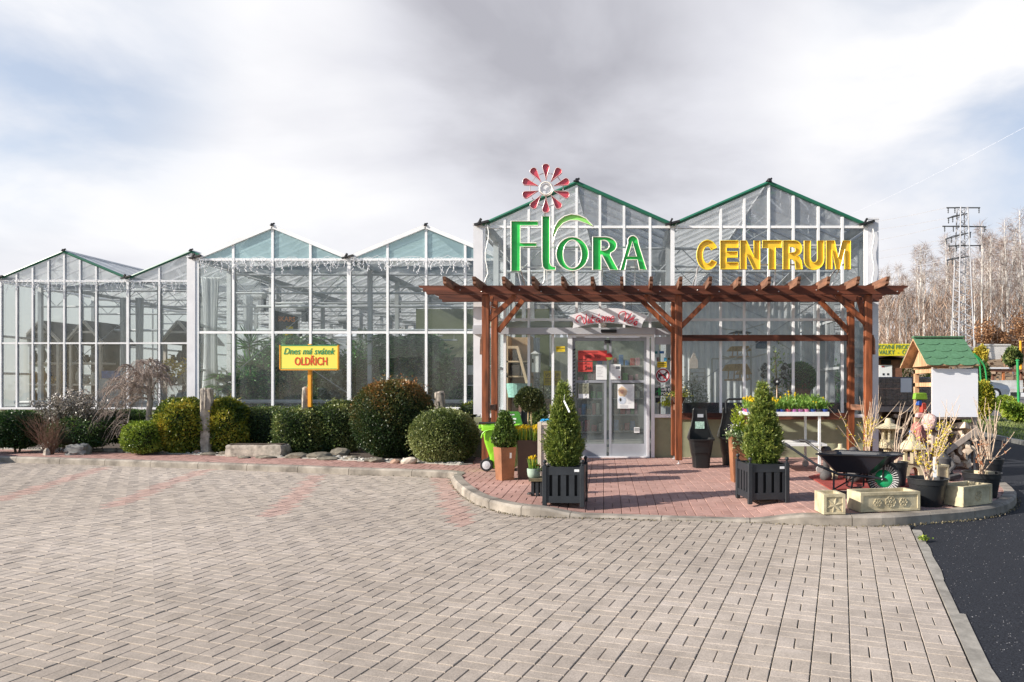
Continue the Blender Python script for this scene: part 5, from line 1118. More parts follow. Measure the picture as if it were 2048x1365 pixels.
fs.append(tuple(range(15,-1,-1))); fs.append(tuple((len(secs)-1)*16+i for i in range(16))); mb.add(vs,fs); mb.build('body',LG,t,smooth=30)
mb=MB(); hp=[(bx0+.05,Ybn-.035,zt4-.18),(bx0+.065,Ybn-.04,zt4-.12),(bx0+.10,Ybn-.042,zt4-.085),(bx0+.16,Ybn-.044,zt4-.065),(bx0+.46,Ybn-.044,zt4-.062)]; mb.path(hp,.012,6); mb.build('moulded_rib',LG,t,smooth=True)
mb=MB(); mb.path([(bx0+.01,Ybn-.03,zt4+.035),(bx0+.31,Ybn-.03,zt4+.035)],.015,8); 
for a in (.02,.30): mb.bar((bx0+a,Ybn-.03,zt4+.035),(bx0+a,Ybn+.03,zt4-.02),.02,.02)
mb.build('handle',RUBBER,t,smooth=True)
mb=MB(); mb.cbox((bx0+.05,Ybn+.0,zt4-.02),(.08,.08,.06),0,.01); mb.build('side_lug',LG,t)
for oy in (-.0,.34):
    mb=MB(); mb.lathe([(.0,-.02),(.035,-.02),(.085,-.022),(.092,-.01),(.092,.01),(.085,.022),(.0,.022)],(0,0,0),24,cap=False); mb.v=[(X(973,Ybn)+x,Ybn+.01+oy+z,PZ+.095+y) for x,y,z in mb.v]; wh=mb.build('wheel',RUBBER,t,smooth=30)
    k=MB(); k.lathe([(.0,0),(.055,0),(.06,.006),(.02,.012),(0,.012)],(0,0,0),14,cap=False); k.v=[(X(973,Ybn)+x,Ybn+.01+oy-.022-z,PZ+.095+y) for x,y,z in k.v]; k.build('hub',GALV,wh)
t=thing('cart_back','darker green upright cart back with handle slot and white labels behind the lime bin','garden cart',P(1024,856,10.25)); Yl=10.25
outer=[(1010,858),(1004,826),(1006.5,823.5),(1036,823.5),(1039,826),(1047,858)]; slot=[(1012,827.5),(1029,827.5),(1029,831),(1013,831)]
mb=MB(); slab(mb,[[(X(a,Yl),Z(b,Yl)) for a,b in outer],[(X(a,Yl),Z(b,Yl)) for a,b in slot]],Yl,.03); mb.build('panel',LGD,t); mark(t,'label_sticker',[(1018.5,835,1024,842),(1026,836.5,1032.5,840),(1024,843,1031,853)],PAPW,Yl)
# black garden carts
CB=M('cart_black',(.012,.013,.014),.4,.3,4,spec=.45)
def garden_cart(lb,px,pyb,dirx,lean=0,hl=.26,mirror=False,Yo=None):
    Y=Yo or F*(C-PZ)/(pyb-H)+.16; cx=X(px,Y); t=thing('garden_cart',lb,'garden cart',(cx,Y,PZ),'black plastic garden carts')
    mb=MB(); n=20; secs=[(.125,.15,.0,0),(.14,.17,.22,0),(.152,.185,.23,0),(.165,.2,.40,0),(.195,.225,.41,0),(.2,.23,.435,0),(.185,.215,.435,0),(.15,.17,.2,0),(.1,.12,.03,0)]
    vs=[];fs=[]
    for rx,ry,z_,o_ in secs:
        for k in range(n):
            a=2*math.pi*k/n; c_,s_=math.cos(a),math.sin(a); q=(abs(c_)**4+abs(s_)**4)**-.25; vs.append((cx+c_*q*rx,Y+s_*q*ry,PZ+z_))
    for k in range(len(secs)-1):
        for i in range(n): j=(i+1)%n; fs.append((k*n+i,k*n+j,(k+1)*n+j,(k+1)*n+i))
    fs.append(tuple(range(n-1,-1,-1))); fs.append(tuple((len(secs)-1)*n+i for i in range(n))); mb.add(vs,fs); mb.build('tub',CB,t,smooth=35)
    # high narrowing back
    yb_=Y+.19; prof=[(.19,.42),(.17,.50),(.13,.62),(.105,.75),(.10,.86),(.09,.88)]; L_=[(cx-w_,PZ+z_) for w_,z_ in prof]; R_=[(cx+w_,PZ+z_) for w_,z_ in prof][::-1]
    mb=MB(); slab(mb,[L_+R_],yb_,.012); 
    for sgn in (-1,1):
        pts=[(cx+sgn*w_,yb_-.01,PZ+z_) for w_,z_ in prof]; mb.path(pts,.012,6)
        sd=[(cx+sgn*.19,Y-.12,PZ+.43),(cx+sgn*.19,yb_,PZ+.43),(cx+sgn*.15,yb_,PZ+.56)]; mb.add(sd+[(x-sgn*.008,y,z) for x,y,z in sd],[(0,1,2),(5,4,3),(0,3,4,1),(1,4,5,2),(2,5,3,0)])
    mb.build('back_panel',CB,t); return t,cx,Y,yb_
t,cx,Y,yb_=garden_cart('black plastic garden cart with a label on its high back, right of the middle post',1402,937,0)
mb=MB(); mb.cbox((cx+.0,yb_-.012,PZ+.625),(.14,.004,.11)); mb.build('label_sticker',M('label_green',(.35,.5,.42),.5,.6,40),t); mb=MB(); mb.cbox((cx+.01,yb_-.012,PZ+.77),(.09,.004,.05)); mb.build('silver_label',M('label_silver',(.4,.42,.45),.3),t)
t,cx,Y,yb_=garden_cart('black garden cart half hidden behind the rust brown planter with flowers',1462,932,0)
mb=MB(); mb.path([(cx-.05,yb_,PZ+.80),(cx-.05,yb_+.02,PZ+.99),(cx+.0,yb_+.02,PZ+1.02),(cx+.30,yb_+.03,PZ+1.02)],.018,8); mb.build('handle',CB,t,smooth=True)
t,cx,Y,yb_=garden_cart('black garden cart behind the lollipop tree',1052,930,0,Yo=10.9)
mb=MB(); mb.path([(cx-.09,yb_,PZ+.80),(cx-.09,yb_+.02,PZ+.93),(cx+.0,yb_+.02,PZ+.97),(cx+.09,yb_+.03,PZ+.93),(cx+.09,yb_+.03,PZ+.8)],.016,8); mb.build('handle',CB,t,smooth=True)
mb=MB(); mb.lathe([(.13,0),(.16,.2),(.17,.2)],(X(1079,9.95),9.95,PZ),20); t=thing('nursery_pot','black nursery pot hidden behind the aggregate bin holding an ivy cone','flower pot',(X(1079,9.95),9.95,PZ)); mb.build('pot',PLB,t,smooth=30)
boxcone('tall dark ivy cone with a white tag behind the lollipop tree',X(1079,9.95),9.95,PZ+.2,Z(800,9.95)-PZ-.2,.16,33,9000,HEDG,'ivy_cone')
# ================= RIGHT SIDE OF THE ENTRANCE =================
t,cx,cy,ct,s=square_pot('corten_planter','tall rust brown planter with mixed spring flowers beside the right black planter',1459,1500,1480,875,966,CORT,R(4),taper=.80)
rr=random.Random(2)
g=thing('dwarf_conifer','small lime yellow dwarf conifer in the rust brown flower planter','conifer',(cx-.02,cy,ct)); cone_foliage('foliage',(cx-.02,cy,ct),Z(817,cy)-ct,.05,1800,bushmat('lime_needle',[(.14,.22,.02),(.32,.40,.03),(.55,.58,.06)]),g,7,.03,.010)
mb=MB(); mb.path([(cx-.02,cy,ct-.02),(cx-.02,cy,ct+.2)],.008,6); mb.build('trunk',BARK,g)
IVY=bushmat('ivy_leaf',[(.05,.10,.03),(.18,.26,.10),(.5,.5,.30)])
g=thing('ivy','variegated ivy hanging over the rim of the rust brown flower planter','ivy',(cx,cy-.1,ct)); q=np.array([(cx+rr.gauss(.03,.09),cy-.14-rr.random()*.03,ct+.05-abs(rr.gauss(0,.09))) for _ in range(420)]+[(cx+rr.uniform(-.17,.15),cy+rr.uniform(-.13,.1),ct+rr.uniform(0,.09)) for _ in range(500)]); leaves('foliage',q,np.tile([0,-.4,.3],(len(q),1)),.032,.022,IVY,g,jit=1.2)
g=daffodils('upright green bulb leaves around the lime dwarf conifer',[(cx+rr.uniform(-.1,.08),cy+rr.uniform(-.08,.08)) for _ in range(30)],ct,.17,name='bulb_plants',fl=.06,seed=8)
g=thing('primrose','bright red primrose heads in a white sleeve at the right of the rust brown planter','flowers',(cx+.11,cy-.06,ct)); mb=MB()
for k in range(16): a=k*2.4; r_=.013*math.sqrt(k); mb.blob((cx+.12+r_*math.cos(a),cy-.07+r_*.6*math.sin(a),ct+.175+.02*math.cos(r_*30)),(.016,.014,.011),k,.15,1)
mb.build('petals',M('primrose_bright',(.75,.02,.02),.5,.15,40),g,smooth=True); mb=MB(); mb.lathe([(.03,.04),(.042,.15),(.038,.15)],(cx+.12,cy-.07,ct),12,cap=False); mb.build('sleeve',PAPW,g)
g=thing('violas','white and dark blue violas at the left rim of the rust brown planter','flowers',(cx-.1,cy-.06,ct))
for m,nm,sd in ((M('viola_white',(.7,.7,.62),.5,.1),'white_petals',1),(M('viola_blue',(.02,.02,.06),.5,.1),'dark_petals',2)):
    q=np.array([(cx-.11+rr.gauss(0,.035),cy-.06+rr.gauss(0,.03),ct+.13+rr.gauss(0,.03)) for _ in range(40)]); leaves(nm,q,np.tile([0,-1,.2],(40,1)),.02,.02,m,g,jit=.6)
# trolley table with potted flowers
Yt0,Yt1=9.55,10.35; x0,x1=X(1496,Yt0),X(1658,Yt0); zt5=Z(826,Yt0)
WMET=M('white_metal',(.74,.74,.72),.45,.08,4)
t=thing('plant_trolley','white metal flower trolley with rows of potted spring bulbs and a lower shelf','trolley',((x0+x1)/2,Yt0,PZ)); t['label']='white metal plant trolley under the right half of the pergola'
mb=MB(); mb.box(x0,Yt0,zt5-.035,x1,Yt1,zt5); mb.box(x0,Yt0-.01,zt5-.045,x1,Yt0+.012,zt5+.012); tp=mb.build('top',WMET,t)
mb=MB(); zs5=Z(893,Yt0); mb.box(x0+.02,Yt0+.02,zs5,x1-.02,Yt1-.02,zs5+.03); mb.build('shelf',WMET,t)
for x in (x0+.03,X(1640,Yt0)):
    for y in (Yt0+.015,Yt1-.03):
        mb=MB(); mb.box(x-.016,y,PZ+.10,x+.016,y+.032,zt5-.03); l_=mb.build('leg',WMET,t)
        k=MB(); k.lathe([(0,-.014),(.045,-.014),(.05,-.006),(.05,.006),(.045,.014),(0,.014)],(0,0,0),16,cap=False); k.v=[(x+a,y+.01+c_,PZ+.055+b) for a,b,c_ in k.v]; k.build('wheel',M('castor_grey',(.35,.34,.33),.5),l_,smooth=30)
cols=[(.02,.05,.25),(.02,.05,.25),(.55,.10,.14),(.45,.14,.40),(.45,.14,.40),(.55,.2,.35),(.03,.08,.3),(.05,.05,.05)]
POTM=[M('pot_%s'%n,c,.5,.1) for n,c in zip(('navy','blue','rose','violet','plum','pink','deep_blue','black'),cols)]
def potted(lb,x,y,z,m,seed,h,fl,yel=(.85,.62,.02)):
    t=thing('potted_narcissus',lb,'potted flower',(x,y,z),'potted bulbs standing on the white trolley'); mb=MB(); mb.lathe([(.035,0),(.047,.045),(.05,.05),(.044,.05)],(x,y,z),10,cap=False); mb.build('pot',m,t)
    rg=random.Random(seed); daffodils('',[(x+rg.gauss(0,.022),y+rg.gauss(0,.022)) for _ in range(13)],z+.04,h,parent=t,fl=fl,seed=seed,yel=yel); q=np.array([(x+rg.gauss(0,.028),y+rg.gauss(0,.028),z+.05+h*.75*rg.random()) for _ in range(46)]); leaves('side_leaves',q,np.tile([0,-.1,.8],(46,1)),.055,.016,MATS['bulb_leaf'],t,jit=.9); return t
nm_=['navy blue','blue','rose red','violet','plum','pink','deep blue','black']; 
rows=[(Yt0+.07,13),(Yt0+.22,13),(Yt0+.38,13),(Yt0+.54,13)]
order=['front','second','third','rear']
for ri,(y,n) in enumerate(rows):
    for k in range(n):
        x=x0+.06+(x1-x0-.10)*k/(n-1); mi=(7 if k<4 else (k-4)%8) if ri==0 else (k+ri)%8
        lb=('%s pot, number %d from the left in the front row on the trolley'%(nm_[mi],k+1)) if ri==0 else 'potted bulbs packed behind the front row on the white trolley'
        potted(lb,x,y,zt5+.002,POTM[mi],ri*20+k,(.12 if k>6 else .13)+.04*ri*(1 if k>6 else .35),.35 if k<5 else .035,(.85,.66,.03) if ri%2==0 or k<5 else (.80,.78,.10))
# hanging bowl on the middle post
Yh=11.25; hb=thing('hanging_bowl','brown hanging bowl of trailing green plants behind the middle post','flower bowl',P(1357,808,Yh)); c=P(1357,794,Yh)
mb=MB(); mb.lathe([(.03,-.11),(.07,-.10),(.10,-.05),(.11,0),(.10,0)],c,18,cap=False); mb.lathe([(0,-.11),(.03,-.11)],c,18,cap=False); mb.build('bowl',BRN,hb,smooth=True)
mb=MB(); mb.lathe([(0,-.015),(.10,-.015)],c,18,cap=False); mb.build('soil',SOIL,hb); mb=MB(); 
for a in (0,2.1,4.2): mb.path([(c[0]+.1*math.cos(a),c[1]+.1*math.sin(a),c[2]),(c[0],c[1],c[2]+.35)],.002,4)
mb.build('hanger',RUBBER,hb)
q=np.array([(c[0]+rr.gauss(0,.085),c[1]+rr.gauss(0,.07),c[2]+abs(rr.gauss(.02,.05))) for _ in range(600)]); leaves('foliage',q,np.tile([0,-.2,.5],(600,1)),.03,.016,GOLD,hb,jit=1)
hp_=thing('lime_plant','lime green feathery plant on the ground sill below the hanging bowl','plant',P(1335,815,Yh+.4)); q=np.array([(X(1333,Yh+.4)+rr.gauss(0,.05),Yh+.4,Z(815,Yh+.4)+abs(rr.gauss(.03,.06))) for _ in range(160)]); leaves('foliage',q,np.tile([0,0,1],(160,1)),.07,.012,MATS['lime_needle'],hp_,jit=.4)
# red mat
SANDST=M('cast_sandstone',(.43,.365,.235),.9,.25,7,bump=.004,bscale=45,col2=(.53,.46,.31))
t=thing('red_mat','thin brick red mat lying under the wheelbarrow','mat',(*G(1740,965,PZ),PZ)); poly=[G(1617,955,PZ),G(1663,982,PZ),G(1819,975,PZ),G(1850,962,PZ),G(1825,950,PZ),G(1640,950,PZ)]
mb=MB(); mb.prism(poly,PZ+.004,PZ+.016,'z'); mb.build('sheet',M('mat_red',(.30,.055,.045),.85,.25,9,bump=.002),t)
# cast planters
def relief(t,cx,cy,cz,r,n,rz,m,px_=6,th=.006,star=False):
    mb=MB()
    def loc(a,b,d): q=rotz((a,-d,b),rz); return (cx+q[0],cy+q[1],cz+q[2])
    if star:
        for k in range(6):
            a=k*math.pi/3+.3; p=[(0,0),(r*.45*math.cos(a-.45),r*.45*math.sin(a-.45)),(r*math.cos(a),r*math.sin(a)),(r*.45*math.cos(a+.45),r*.45*math.sin(a+.45))]; f_=[loc(x,z,th if i%2==0 else th*.3) for i,(x,z) in enumerate(p)]; b_=[loc(x,z,-.002) for x,z in p]
            mb.add(f_+b_,[(0,1,2,3)]+[(i,(i+1)%4,4+(i+1)%4,4+i) for i in range(4)])
    else:
        for k in range(n):
            a=k*2*math.pi/n; pts=[loc(r*.62*math.cos(a)+r*.36*math.cos(b),r*.62*math.sin(a)+r*.36*math.sin(b),th*.5) for b in np.linspace(a-2.2,a+2.2,8)]; mb.path(pts,th*.55,5)
        mb.path([loc(r*.2*math.cos(b),r*.2*math.sin(b),th*.6) for b in np.linspace(0,6.2,9)],th*.7,5,closed=True)
    return mb.build('relief',m,t)
def trough(lb,cx,cy,w_,d_,h,rz,base,rel,wall=.03):
    t=thing('cast_planter',lb,'planter',(cx,cy,base),'cream cast stone planters'); mb=MB(); hw,hd=w_/2,d_/2
    vs=[];
    for (a,b,z) in ((hw,hd,0),(hw,hd,h),(hw-wall,hd-wall,h),(hw-wall,hd-wall,.03)):
        for sx,sy in ((-1,-1),(1,-1),(1,1),(-1,1)): q=rotz((sx*a,sy*b,z),rz); vs.append((cx+q[0],cy+q[1],base+q[2]))
    fs=[(3,2,1,0)]+[(k*4+i,k*4+(i+1)%4,(k+1)*4+(i+1)%4,(k+1)*4+i) for k in range(3) for i in range(4)]+[(12,13,14,15)]; mb.add(vs,fs)
    o=mb.build('body',SANDST,t); fb=MB()
    def bar(a0,z0,a1,z1,wd): 
        A=rotz((a0,-hd-.003,z0),rz); B=rotz((a1,-hd-.003,z1),rz); n_=rotz((0,-1,0),rz); fb.bar((cx+A[0],cy+A[1],base+A[2]),(cx+B[0],cy+B[1],base+B[2]),wd,.012,up=n_)
    e=.013; bar(-hw,h-e,hw,h-e,.026); bar(-hw,e,hw,e,.02); bar(-hw+e,.02,-hw+e,h-.026,.026); bar(hw-e,.02,hw-e,h-.026,.026); fb.build('front_frame',SANDST,t)
    for (ox,oz,r,n,star) in rel:
        q=rotz((ox,-hd-.002,oz),rz); relief(t,cx+q[0],cy+q[1],base+q[2],r,n,rz,SANDST,star=star)
    return t
bz=PZ
trough('small cube shaped cast planter with a star flower relief on its front',1.93,6.52,.205,.26,.19,R(3),pz(1.93,6.5)+.008,[(0,.085,.075,6,True)])
trough('long cast planter with three rosettes on its front beside the small cube planter',2.50,6.68,.62,.26,.185,R(10),bz+.008,[(0,.092,.055,7,False),(-.135,.088,.04,6,False),(.135,.088,.04,6,False)])
trough('cast planter turned towards the road between two black plant pots',3.47,7.02,.48,.27,.20,R(30),bz+.008,[(0.02,.095,.055,8,False)])
trough('mossy cast block half hidden behind the black pots by the road',3.98,7.62,.10,.18,.26,R(20),bz+.008,[])
trough('little cream cast block behind the right hand black pot',3.86,8.45,.16,.14,.24,R(12),bz+.008,[])
# black pots with bare shrubs
PBK=M('nursery_black',(.016,.018,.021),.42,.25,3,spec=.45)
def shrub_pot(lb,cx,cy,r,h,seed,n,ht,flow=None,spread=.3,m=None,lean=0,tag=True):
    t=thing('nursery_pot',lb,'flower pot',(cx,cy,PZ),'black nursery pots by the road'); mb=MB(); mb.lathe([(r*.72,0),(r*.76,.01),(r*.92,h*.78),(r*.965,h*.79),(r*.985,h*.97),(r*1.03,h*.975),(r*1.03,h),(r*.96,h),(r*.93,h*.8)],(cx,cy,PZ),32,cap=False); mb.lathe([(0,.004),(r*.72,0)],(cx,cy,PZ),32,cap=False); mb.build('pot',PBK,t,smooth=35)
    mb=MB(); mb.lathe([(0,h*.86),(r*.94,h*.84)],(cx,cy,PZ),24,cap=False); mb.build('soil',M('bark_mulch',(.15,.07,.04),.9,.5,45,bump=.01,bscale=60),t)
    return t
TWG=M('pale_twig',(.52,.40,.30),.7,.3,20); YF_=bushmat('witch_hazel',[(.5,.36,.02),(.75,.58,.03),(.85,.70,.10)],.25,.6); RUS=bushmat('rust_leaf',[(.20,.06,.02),(.36,.12,.04),(.5,.2,.08)],.2,.7)
def shrub(lb,cx,cy,bz,n,ht,spread,seed,m=TWG,flowers=None,lean=0,fork=3,r0=.0072,flh=(.0,.6),per=5,fsize=.022):
    t,tips=twigs(lb,0,0,0,0,n,spread,m,seed,h=ht,origin=(cx,cy,bz),name='potted_shrub',cat='shrub',r0=r0,lean=lean,fork=fork)
    if flowers is not None:
        pts=[];rg=random.Random(seed)
        for p in tips:
            for a,b in zip(p,p[1:]):
                for _ in range(per):
                    q=a.lerp(b,rg.random()); f=(q.z-bz)/ht
                    if flh[0]<f<flh[1]: pts.append(q+Vector((rg.gauss(0,.012),rg.gauss(0,.012),rg.gauss(0,.01))))
        if pts: leaves('blossom' if flowers is YF_ else 'dry_leaves',np.array(pts),np.tile([0,0,.3],(len(pts),1)),fsize,.012,flowers,t,jit=1.2)
    return t
ax,ay=X(1855,6.95),6.95; shrub_pot('black nursery pot between the two larger cast planters',ax,ay,.195,.28,1,0,0)
shrub('yellow flowering witch hazel with a pale trunk in the front black pot',ax,ay,PZ+.24,9,.80,.36,41,flowers=YF_,flh=(.15,.75),per=9,fork=3,fsize=.024)
mb=MB(); mb.bar((ax+.02,ay-.12,PZ+.30),(ax+.03,ay-.10,PZ+.50),.035,.003,up=(0,1,0)); tg=thing('plant_tag','white plant tag hanging in the front witch hazel','tag',(ax+.02,ay-.12,PZ+.25)); mb.build('sheet',PAPW,tg)
bx_,by_=X(1963,7.5),7.5; shrub_pot('large black nursery pot at the kerb on the far right',bx_,by_,.20,.27,2,0,0)
shrub('bare shrub with a few rusty leaves in the far right black pot',bx_,by_,PZ+.23,8,.72,.38,42,flowers=RUS,flh=(.0,.55),per=3,fsize=.035,fork=2)
cx_,cy_=X(1791,8.3),8.3; shrub_pot('black nursery pot behind the wheel of the barrow',cx_,cy_,.145,.30,3,0,0)
shrub('leaning pale twigs in the black pot behind the wheelbarrow',cx_,cy_,PZ+.25,6,.80,.36,43,lean=.12)
dx_,dy_=X(1978,8.7),8.7; shrub_pot('black nursery pot standing behind the far right pot',dx_,dy_,.17,.30,4,0,0)
shrub('tall bare shoots in the rearmost black pot on the right',dx_,dy_,PZ+.25,9,.85,.26,44,fork=1)
ex_,ey_=X(1735,9.15),9.15; shrub_pot('black nursery pot hidden behind the tray of the wheelbarrow',ex_,ey_,.15,.28,5,0,0)
shrub('tall witch hazel with yellow flowers behind the wheelbarrow',ex_,ey_,PZ+.22,8,.92,.42,45,flowers=YF_,flh=(.2,.62),per=9,fork=3,fsize=.026)
# stone lanterns
def lantern(lb,px,Y,parts,seed=0,arch=None,rz=0):
    cx=X(px,Y); t=thing('stone_lantern',lb,'stone lantern',(cx,Y,PZ),'cream cast stone garden lanterns')
    for nm,zpt,zpb,wt,wb,kind in parts:
        z1,z0=Z(zpt,Y),Z(zpb,Y); wt,wb=wt*Y/F/2,wb*Y/F/2; mb=MB()
        if kind=='hex': mb.lathe([(wb*.9,z0),(wb,z0+(z1-z0)*.15),(wt,z1)],(cx,Y,0),6,rz=rz); mb.build(nm,SANDST,t)
        elif kind=='round': mb.lathe([(wb,z0),(wb*1.02,(z0+z1)/2),(wt,z1)],(cx,Y,0),20); mb.build(nm,SANDST,t,smooth=35)
        elif kind=='light':
            for k in range(6):
                a=k*math.pi/3+rz; mb.cbox((cx+wb*.85*math.cos(a),Y+wb*.85*math.sin(a),(z0+z1)/2),(wb*.34,wb*.34,z1-z0),a)
            mb.box(cx-wb,Y-wb*.8,z0,cx+wb,Y+wb*.8,z0+(z1-z0)*.15); mb.box(cx-wb,Y-wb*.8,z1-(z1-z0)*.12,cx+wb,Y+wb*.8,z1); mb.build(nm,SANDST,t)
        elif kind=='arch':
            W=wb; A=[(cx-W,z0),(cx-W,z1-.01),(cx-W*.85,z1),(cx+W*.85,z1),(cx+W,z1-.01),(cx+W,z0),(cx+W*.62,z0)]+[(cx+W*.5*math.cos(R(a)),z0+(z1-z0)*.35+(z1-z0)*.42*math.sin(R(a))) for a in range(0,181,20)]+[(cx-W*.62,z0)]; slab(mb,[A],Y-W*.6,W*1.2); mb.build(nm,SANDST,t)
    return t
lantern('tall cream stone lantern with a hexagonal roof behind the wheelbarrow',1777,9.35,[('finial',837,850,10,15,'round'),('roof',847,858,20,64,'hex'),('light_chamber',858,884,24,26,'light'),('tray',884,896,34,36,'round'),('pedestal',896,925,18,20,'round'),('foot',925,953,30,34,'hex')],rz=.3)
lantern('low cream stone lantern with a broad roof on an arched stand',1824,8.95,[('finial',868,884,7,16,'round'),('roof',882,900,34,62,'hex'),('light_chamber',899,926,32,34,'light'),('stand',925,961,38,38,'arch')],rz=.1)
lantern('small cream lantern with a flat roof peeping over the wheelbarrow tray',1681,8.9,[('finial',888,899,9,10,'round'),('roof',896,908,14,54,'hex'),('light_chamber',908,930,20,22,'light'),('foot',930,966,34,36,'arch')],rz=.2)
cp=thing('blue_stopper','blue stopper on the top of the low lantern','stopper',P(1821,868,8.95)); mb=MB(); mb.lathe([(.018,0),(.018,.045),(.010,.055)],P(1821,870,8.95),10); mb.build('cap',BLUE,cp)
GSP=M('grey_ball_stone',(.085,.08,.08),.75,.3,12,bump=.003)
for px_,py,Y,r,lb in ((1652,902,9.7,.075,'dark grey stone ball standing behind the small lantern'),(1707,903,9.5,.065,'dark grey stone ball right of the small lantern'),(1652,953,8.75,.075,'grey round stone on the red mat below the barrow handle'),(1712,965,8.55,.11,'large dark grey bowl shaped stone under the barrow tray'),(1745,968,8.6,.09,'rounded dark stone between the barrow legs and wheel')):
    t=thing('stone_ball',lb,'stone ball',(X(px_,Y),Y,PZ),'dark stone balls around the barrow'); c=P(px_,py,Y); mb=MB(); mb.blob((c[0],Y,max(c[2],PZ+r*.9)),(r,r,r*.95),3,.04,3); mb.build('ball',GSP,t,smooth=True)
    if c[2]>.3: mb=MB(); mb.lathe([(r*.6,0),(r*.5,c[2]-PZ-r*.8)],(X(px_,Y),Y,PZ),14); mb.build('pedestal',GSP,t)
# seated statue
t=thing('garden_statue','dark grey seated garden figure in front of the firewood','statue',(X(1885,8.9),8.9,PZ)); c=P(1885,940,8.9); cz=PZ
mb=MB(); mb.lathe([(.12,0),(.14,.05),(.12,.12),(.09,.22),(.10,.28),(.05,.34),(.045,.36),(.06,.40),(.062,.44),(.04,.48),(.01,.49)],(c[0],8.9,cz),18,sy=.8); 
for sgn in (-1,1): mb.path([(c[0]+sgn*.09,8.9,cz+.28),(c[0]+sgn*.12,8.84,cz+.18),(c[0]+sgn*.03,8.78,cz+.12)],[.035,.03,.025],8); mb.path([(c[0]+sgn*.03,8.85,cz+.07),(c[0]+sgn*.15,8.80,cz+.06),(c[0]-sgn*.02,8.74,cz+.04)],[.05,.045,.03],8)
mb.build('figure',GSP,t,smooth=True)
# wheelbarrow
TRAY=M('barrow_black',(.010,.013,.020),.28,.2,3,spec=.6); TUB=M('barrow_tube',(.02,.022,.026),.35,.2,spec=.5)
wb_=thing('wheelbarrow','black steel wheelbarrow with a green hubbed front wheel parked on the red mat','wheelbarrow',(0,0,0)); t=wb_
# local: +x towards the wheel, origin under the axle
top=[(-.66,-.27),(-.62,-.30),(.10,-.22),(.17,-.12),(.17,.12),(.10,.22),(-.62,.30),(-.66,.27)]; bot=[(-.50,-.17),(-.47,-.19),(-.14,-.14),(-.10,-.08),(-.10,.08),(-.14,.14),(-.47,.19),(-.50,.17)]
mb=MB(); n=8; R_=[[(x,y,.415+.02*(x>0)) for x,y in top],[(x,y,.22) for x,y in bot]]
lip=[(x*1.02,y*1.05,z+.004) for x,y,z in R_[0]]; inn2=[(x*.97,y*.95,z-.005) for x,y,z in R_[0]]; ib=[(x*.98,y*.96,.235) for x,y,z in R_[1]]
mb.add(R_[1]+R_[0]+lip+inn2+ib,[(k*n+i,k*n+(i+1)%n,(k+1)*n+(i+1)%n,(k+1)*n+i) for k in range(4) for i in range(n)]+[tuple(range(n-1,-1,-1)),tuple(4*n+i for i in range(n))]); mb.path(lip,.011,6,closed=True)
mb.build('tray',TRAY,t,smooth=30)
for s in (-1,1):
    mb=MB(); mb.path([(.03,s*.05,.165),(-.12,s*.13,.185),(-.45,s*.2,.20),(-.70,s*.25,.30),(-1.02,s*.29,.50)],.0155,8); h_=mb.build('handle_tube',TUB,t,smooth=True)
    g=MB(); g.path([(-1.0,s*.288,.487),(-1.05,s*.293,.515),(-1.13,s*.293,.52)],.02,8); g.build('grip',RUBBER,h_,smooth=True)
    mb=MB(); mb.path([(-.50,s*.19,.20),(-.50,s*.20,.02),(-.46,s*.20,.005),(-.36,s*.2,.005),(-.30,s*.2,.03),(-.28,s*.17,.19)],.011,6); mb.build('leg',TUB,t,smooth=True)
    mb=MB(); mb.path([(.0,s*.05,.17),(.03,s*.08,.35),(.08,s*.10,.41)],.010,6); mb.build('tray_strut',TUB,t)
mb=MB(); mb.path([(-.5,-.2,.02),(-.3,.2,.19)],.009,6); mb.path([(-.5,.2,.02),(-.3,-.2,.19)],.009,6); mb.build('cross_brace',TUB,t)
mb=MB(); mb.path([(.165*math.cos(a),0,.165+.165*math.sin(a)) for a in np.linspace(0,2*math.pi,28)[:-1]],.030,10,closed=True); wh=mb.build('wheel',M('tyre',(.025,.025,.028),.8,.2,20),t,smooth=True)
mb=MB()
for k in range(36):
    a=k*2*math.pi/36
    for s in (-1,1): mb.bar((.10*math.cos(a),s*.012,.165+.10*math.sin(a)),(.17*math.cos(a),s*.030,.165+.17*math.sin(a)),.005,.006,up=(0,1,0))
mb.build('spokes',M('spoke_white',(.6,.6,.6),.4),wh)
mb=MB(); mb.lathe([(0,-.05),(.03,-.045),(.085,-.02),(.10,-.005),(.10,.005),(.085,.02),(.03,.045),(0,.05)],(0,0,0),24,cap=False); mb.v=[(x,z,.165+y) for x,y,z in mb.v]; mb.build('hub',M('hub_green',(.01,.30,.12),.35,.05,spec=.6),wh,smooth=True)
mb=MB(); mb.path([(0,-.08,.165),(0,.08,.165)],.009,8); mb.build('axle',GALV,wh)
t.location=(X(1768,7.62),7.62,PZ+.018); t.rotation_euler=(0,0,R(180-52+0)) ; t.rotation_euler=(0,0,math.atan2(-.79,.61)+R(14))
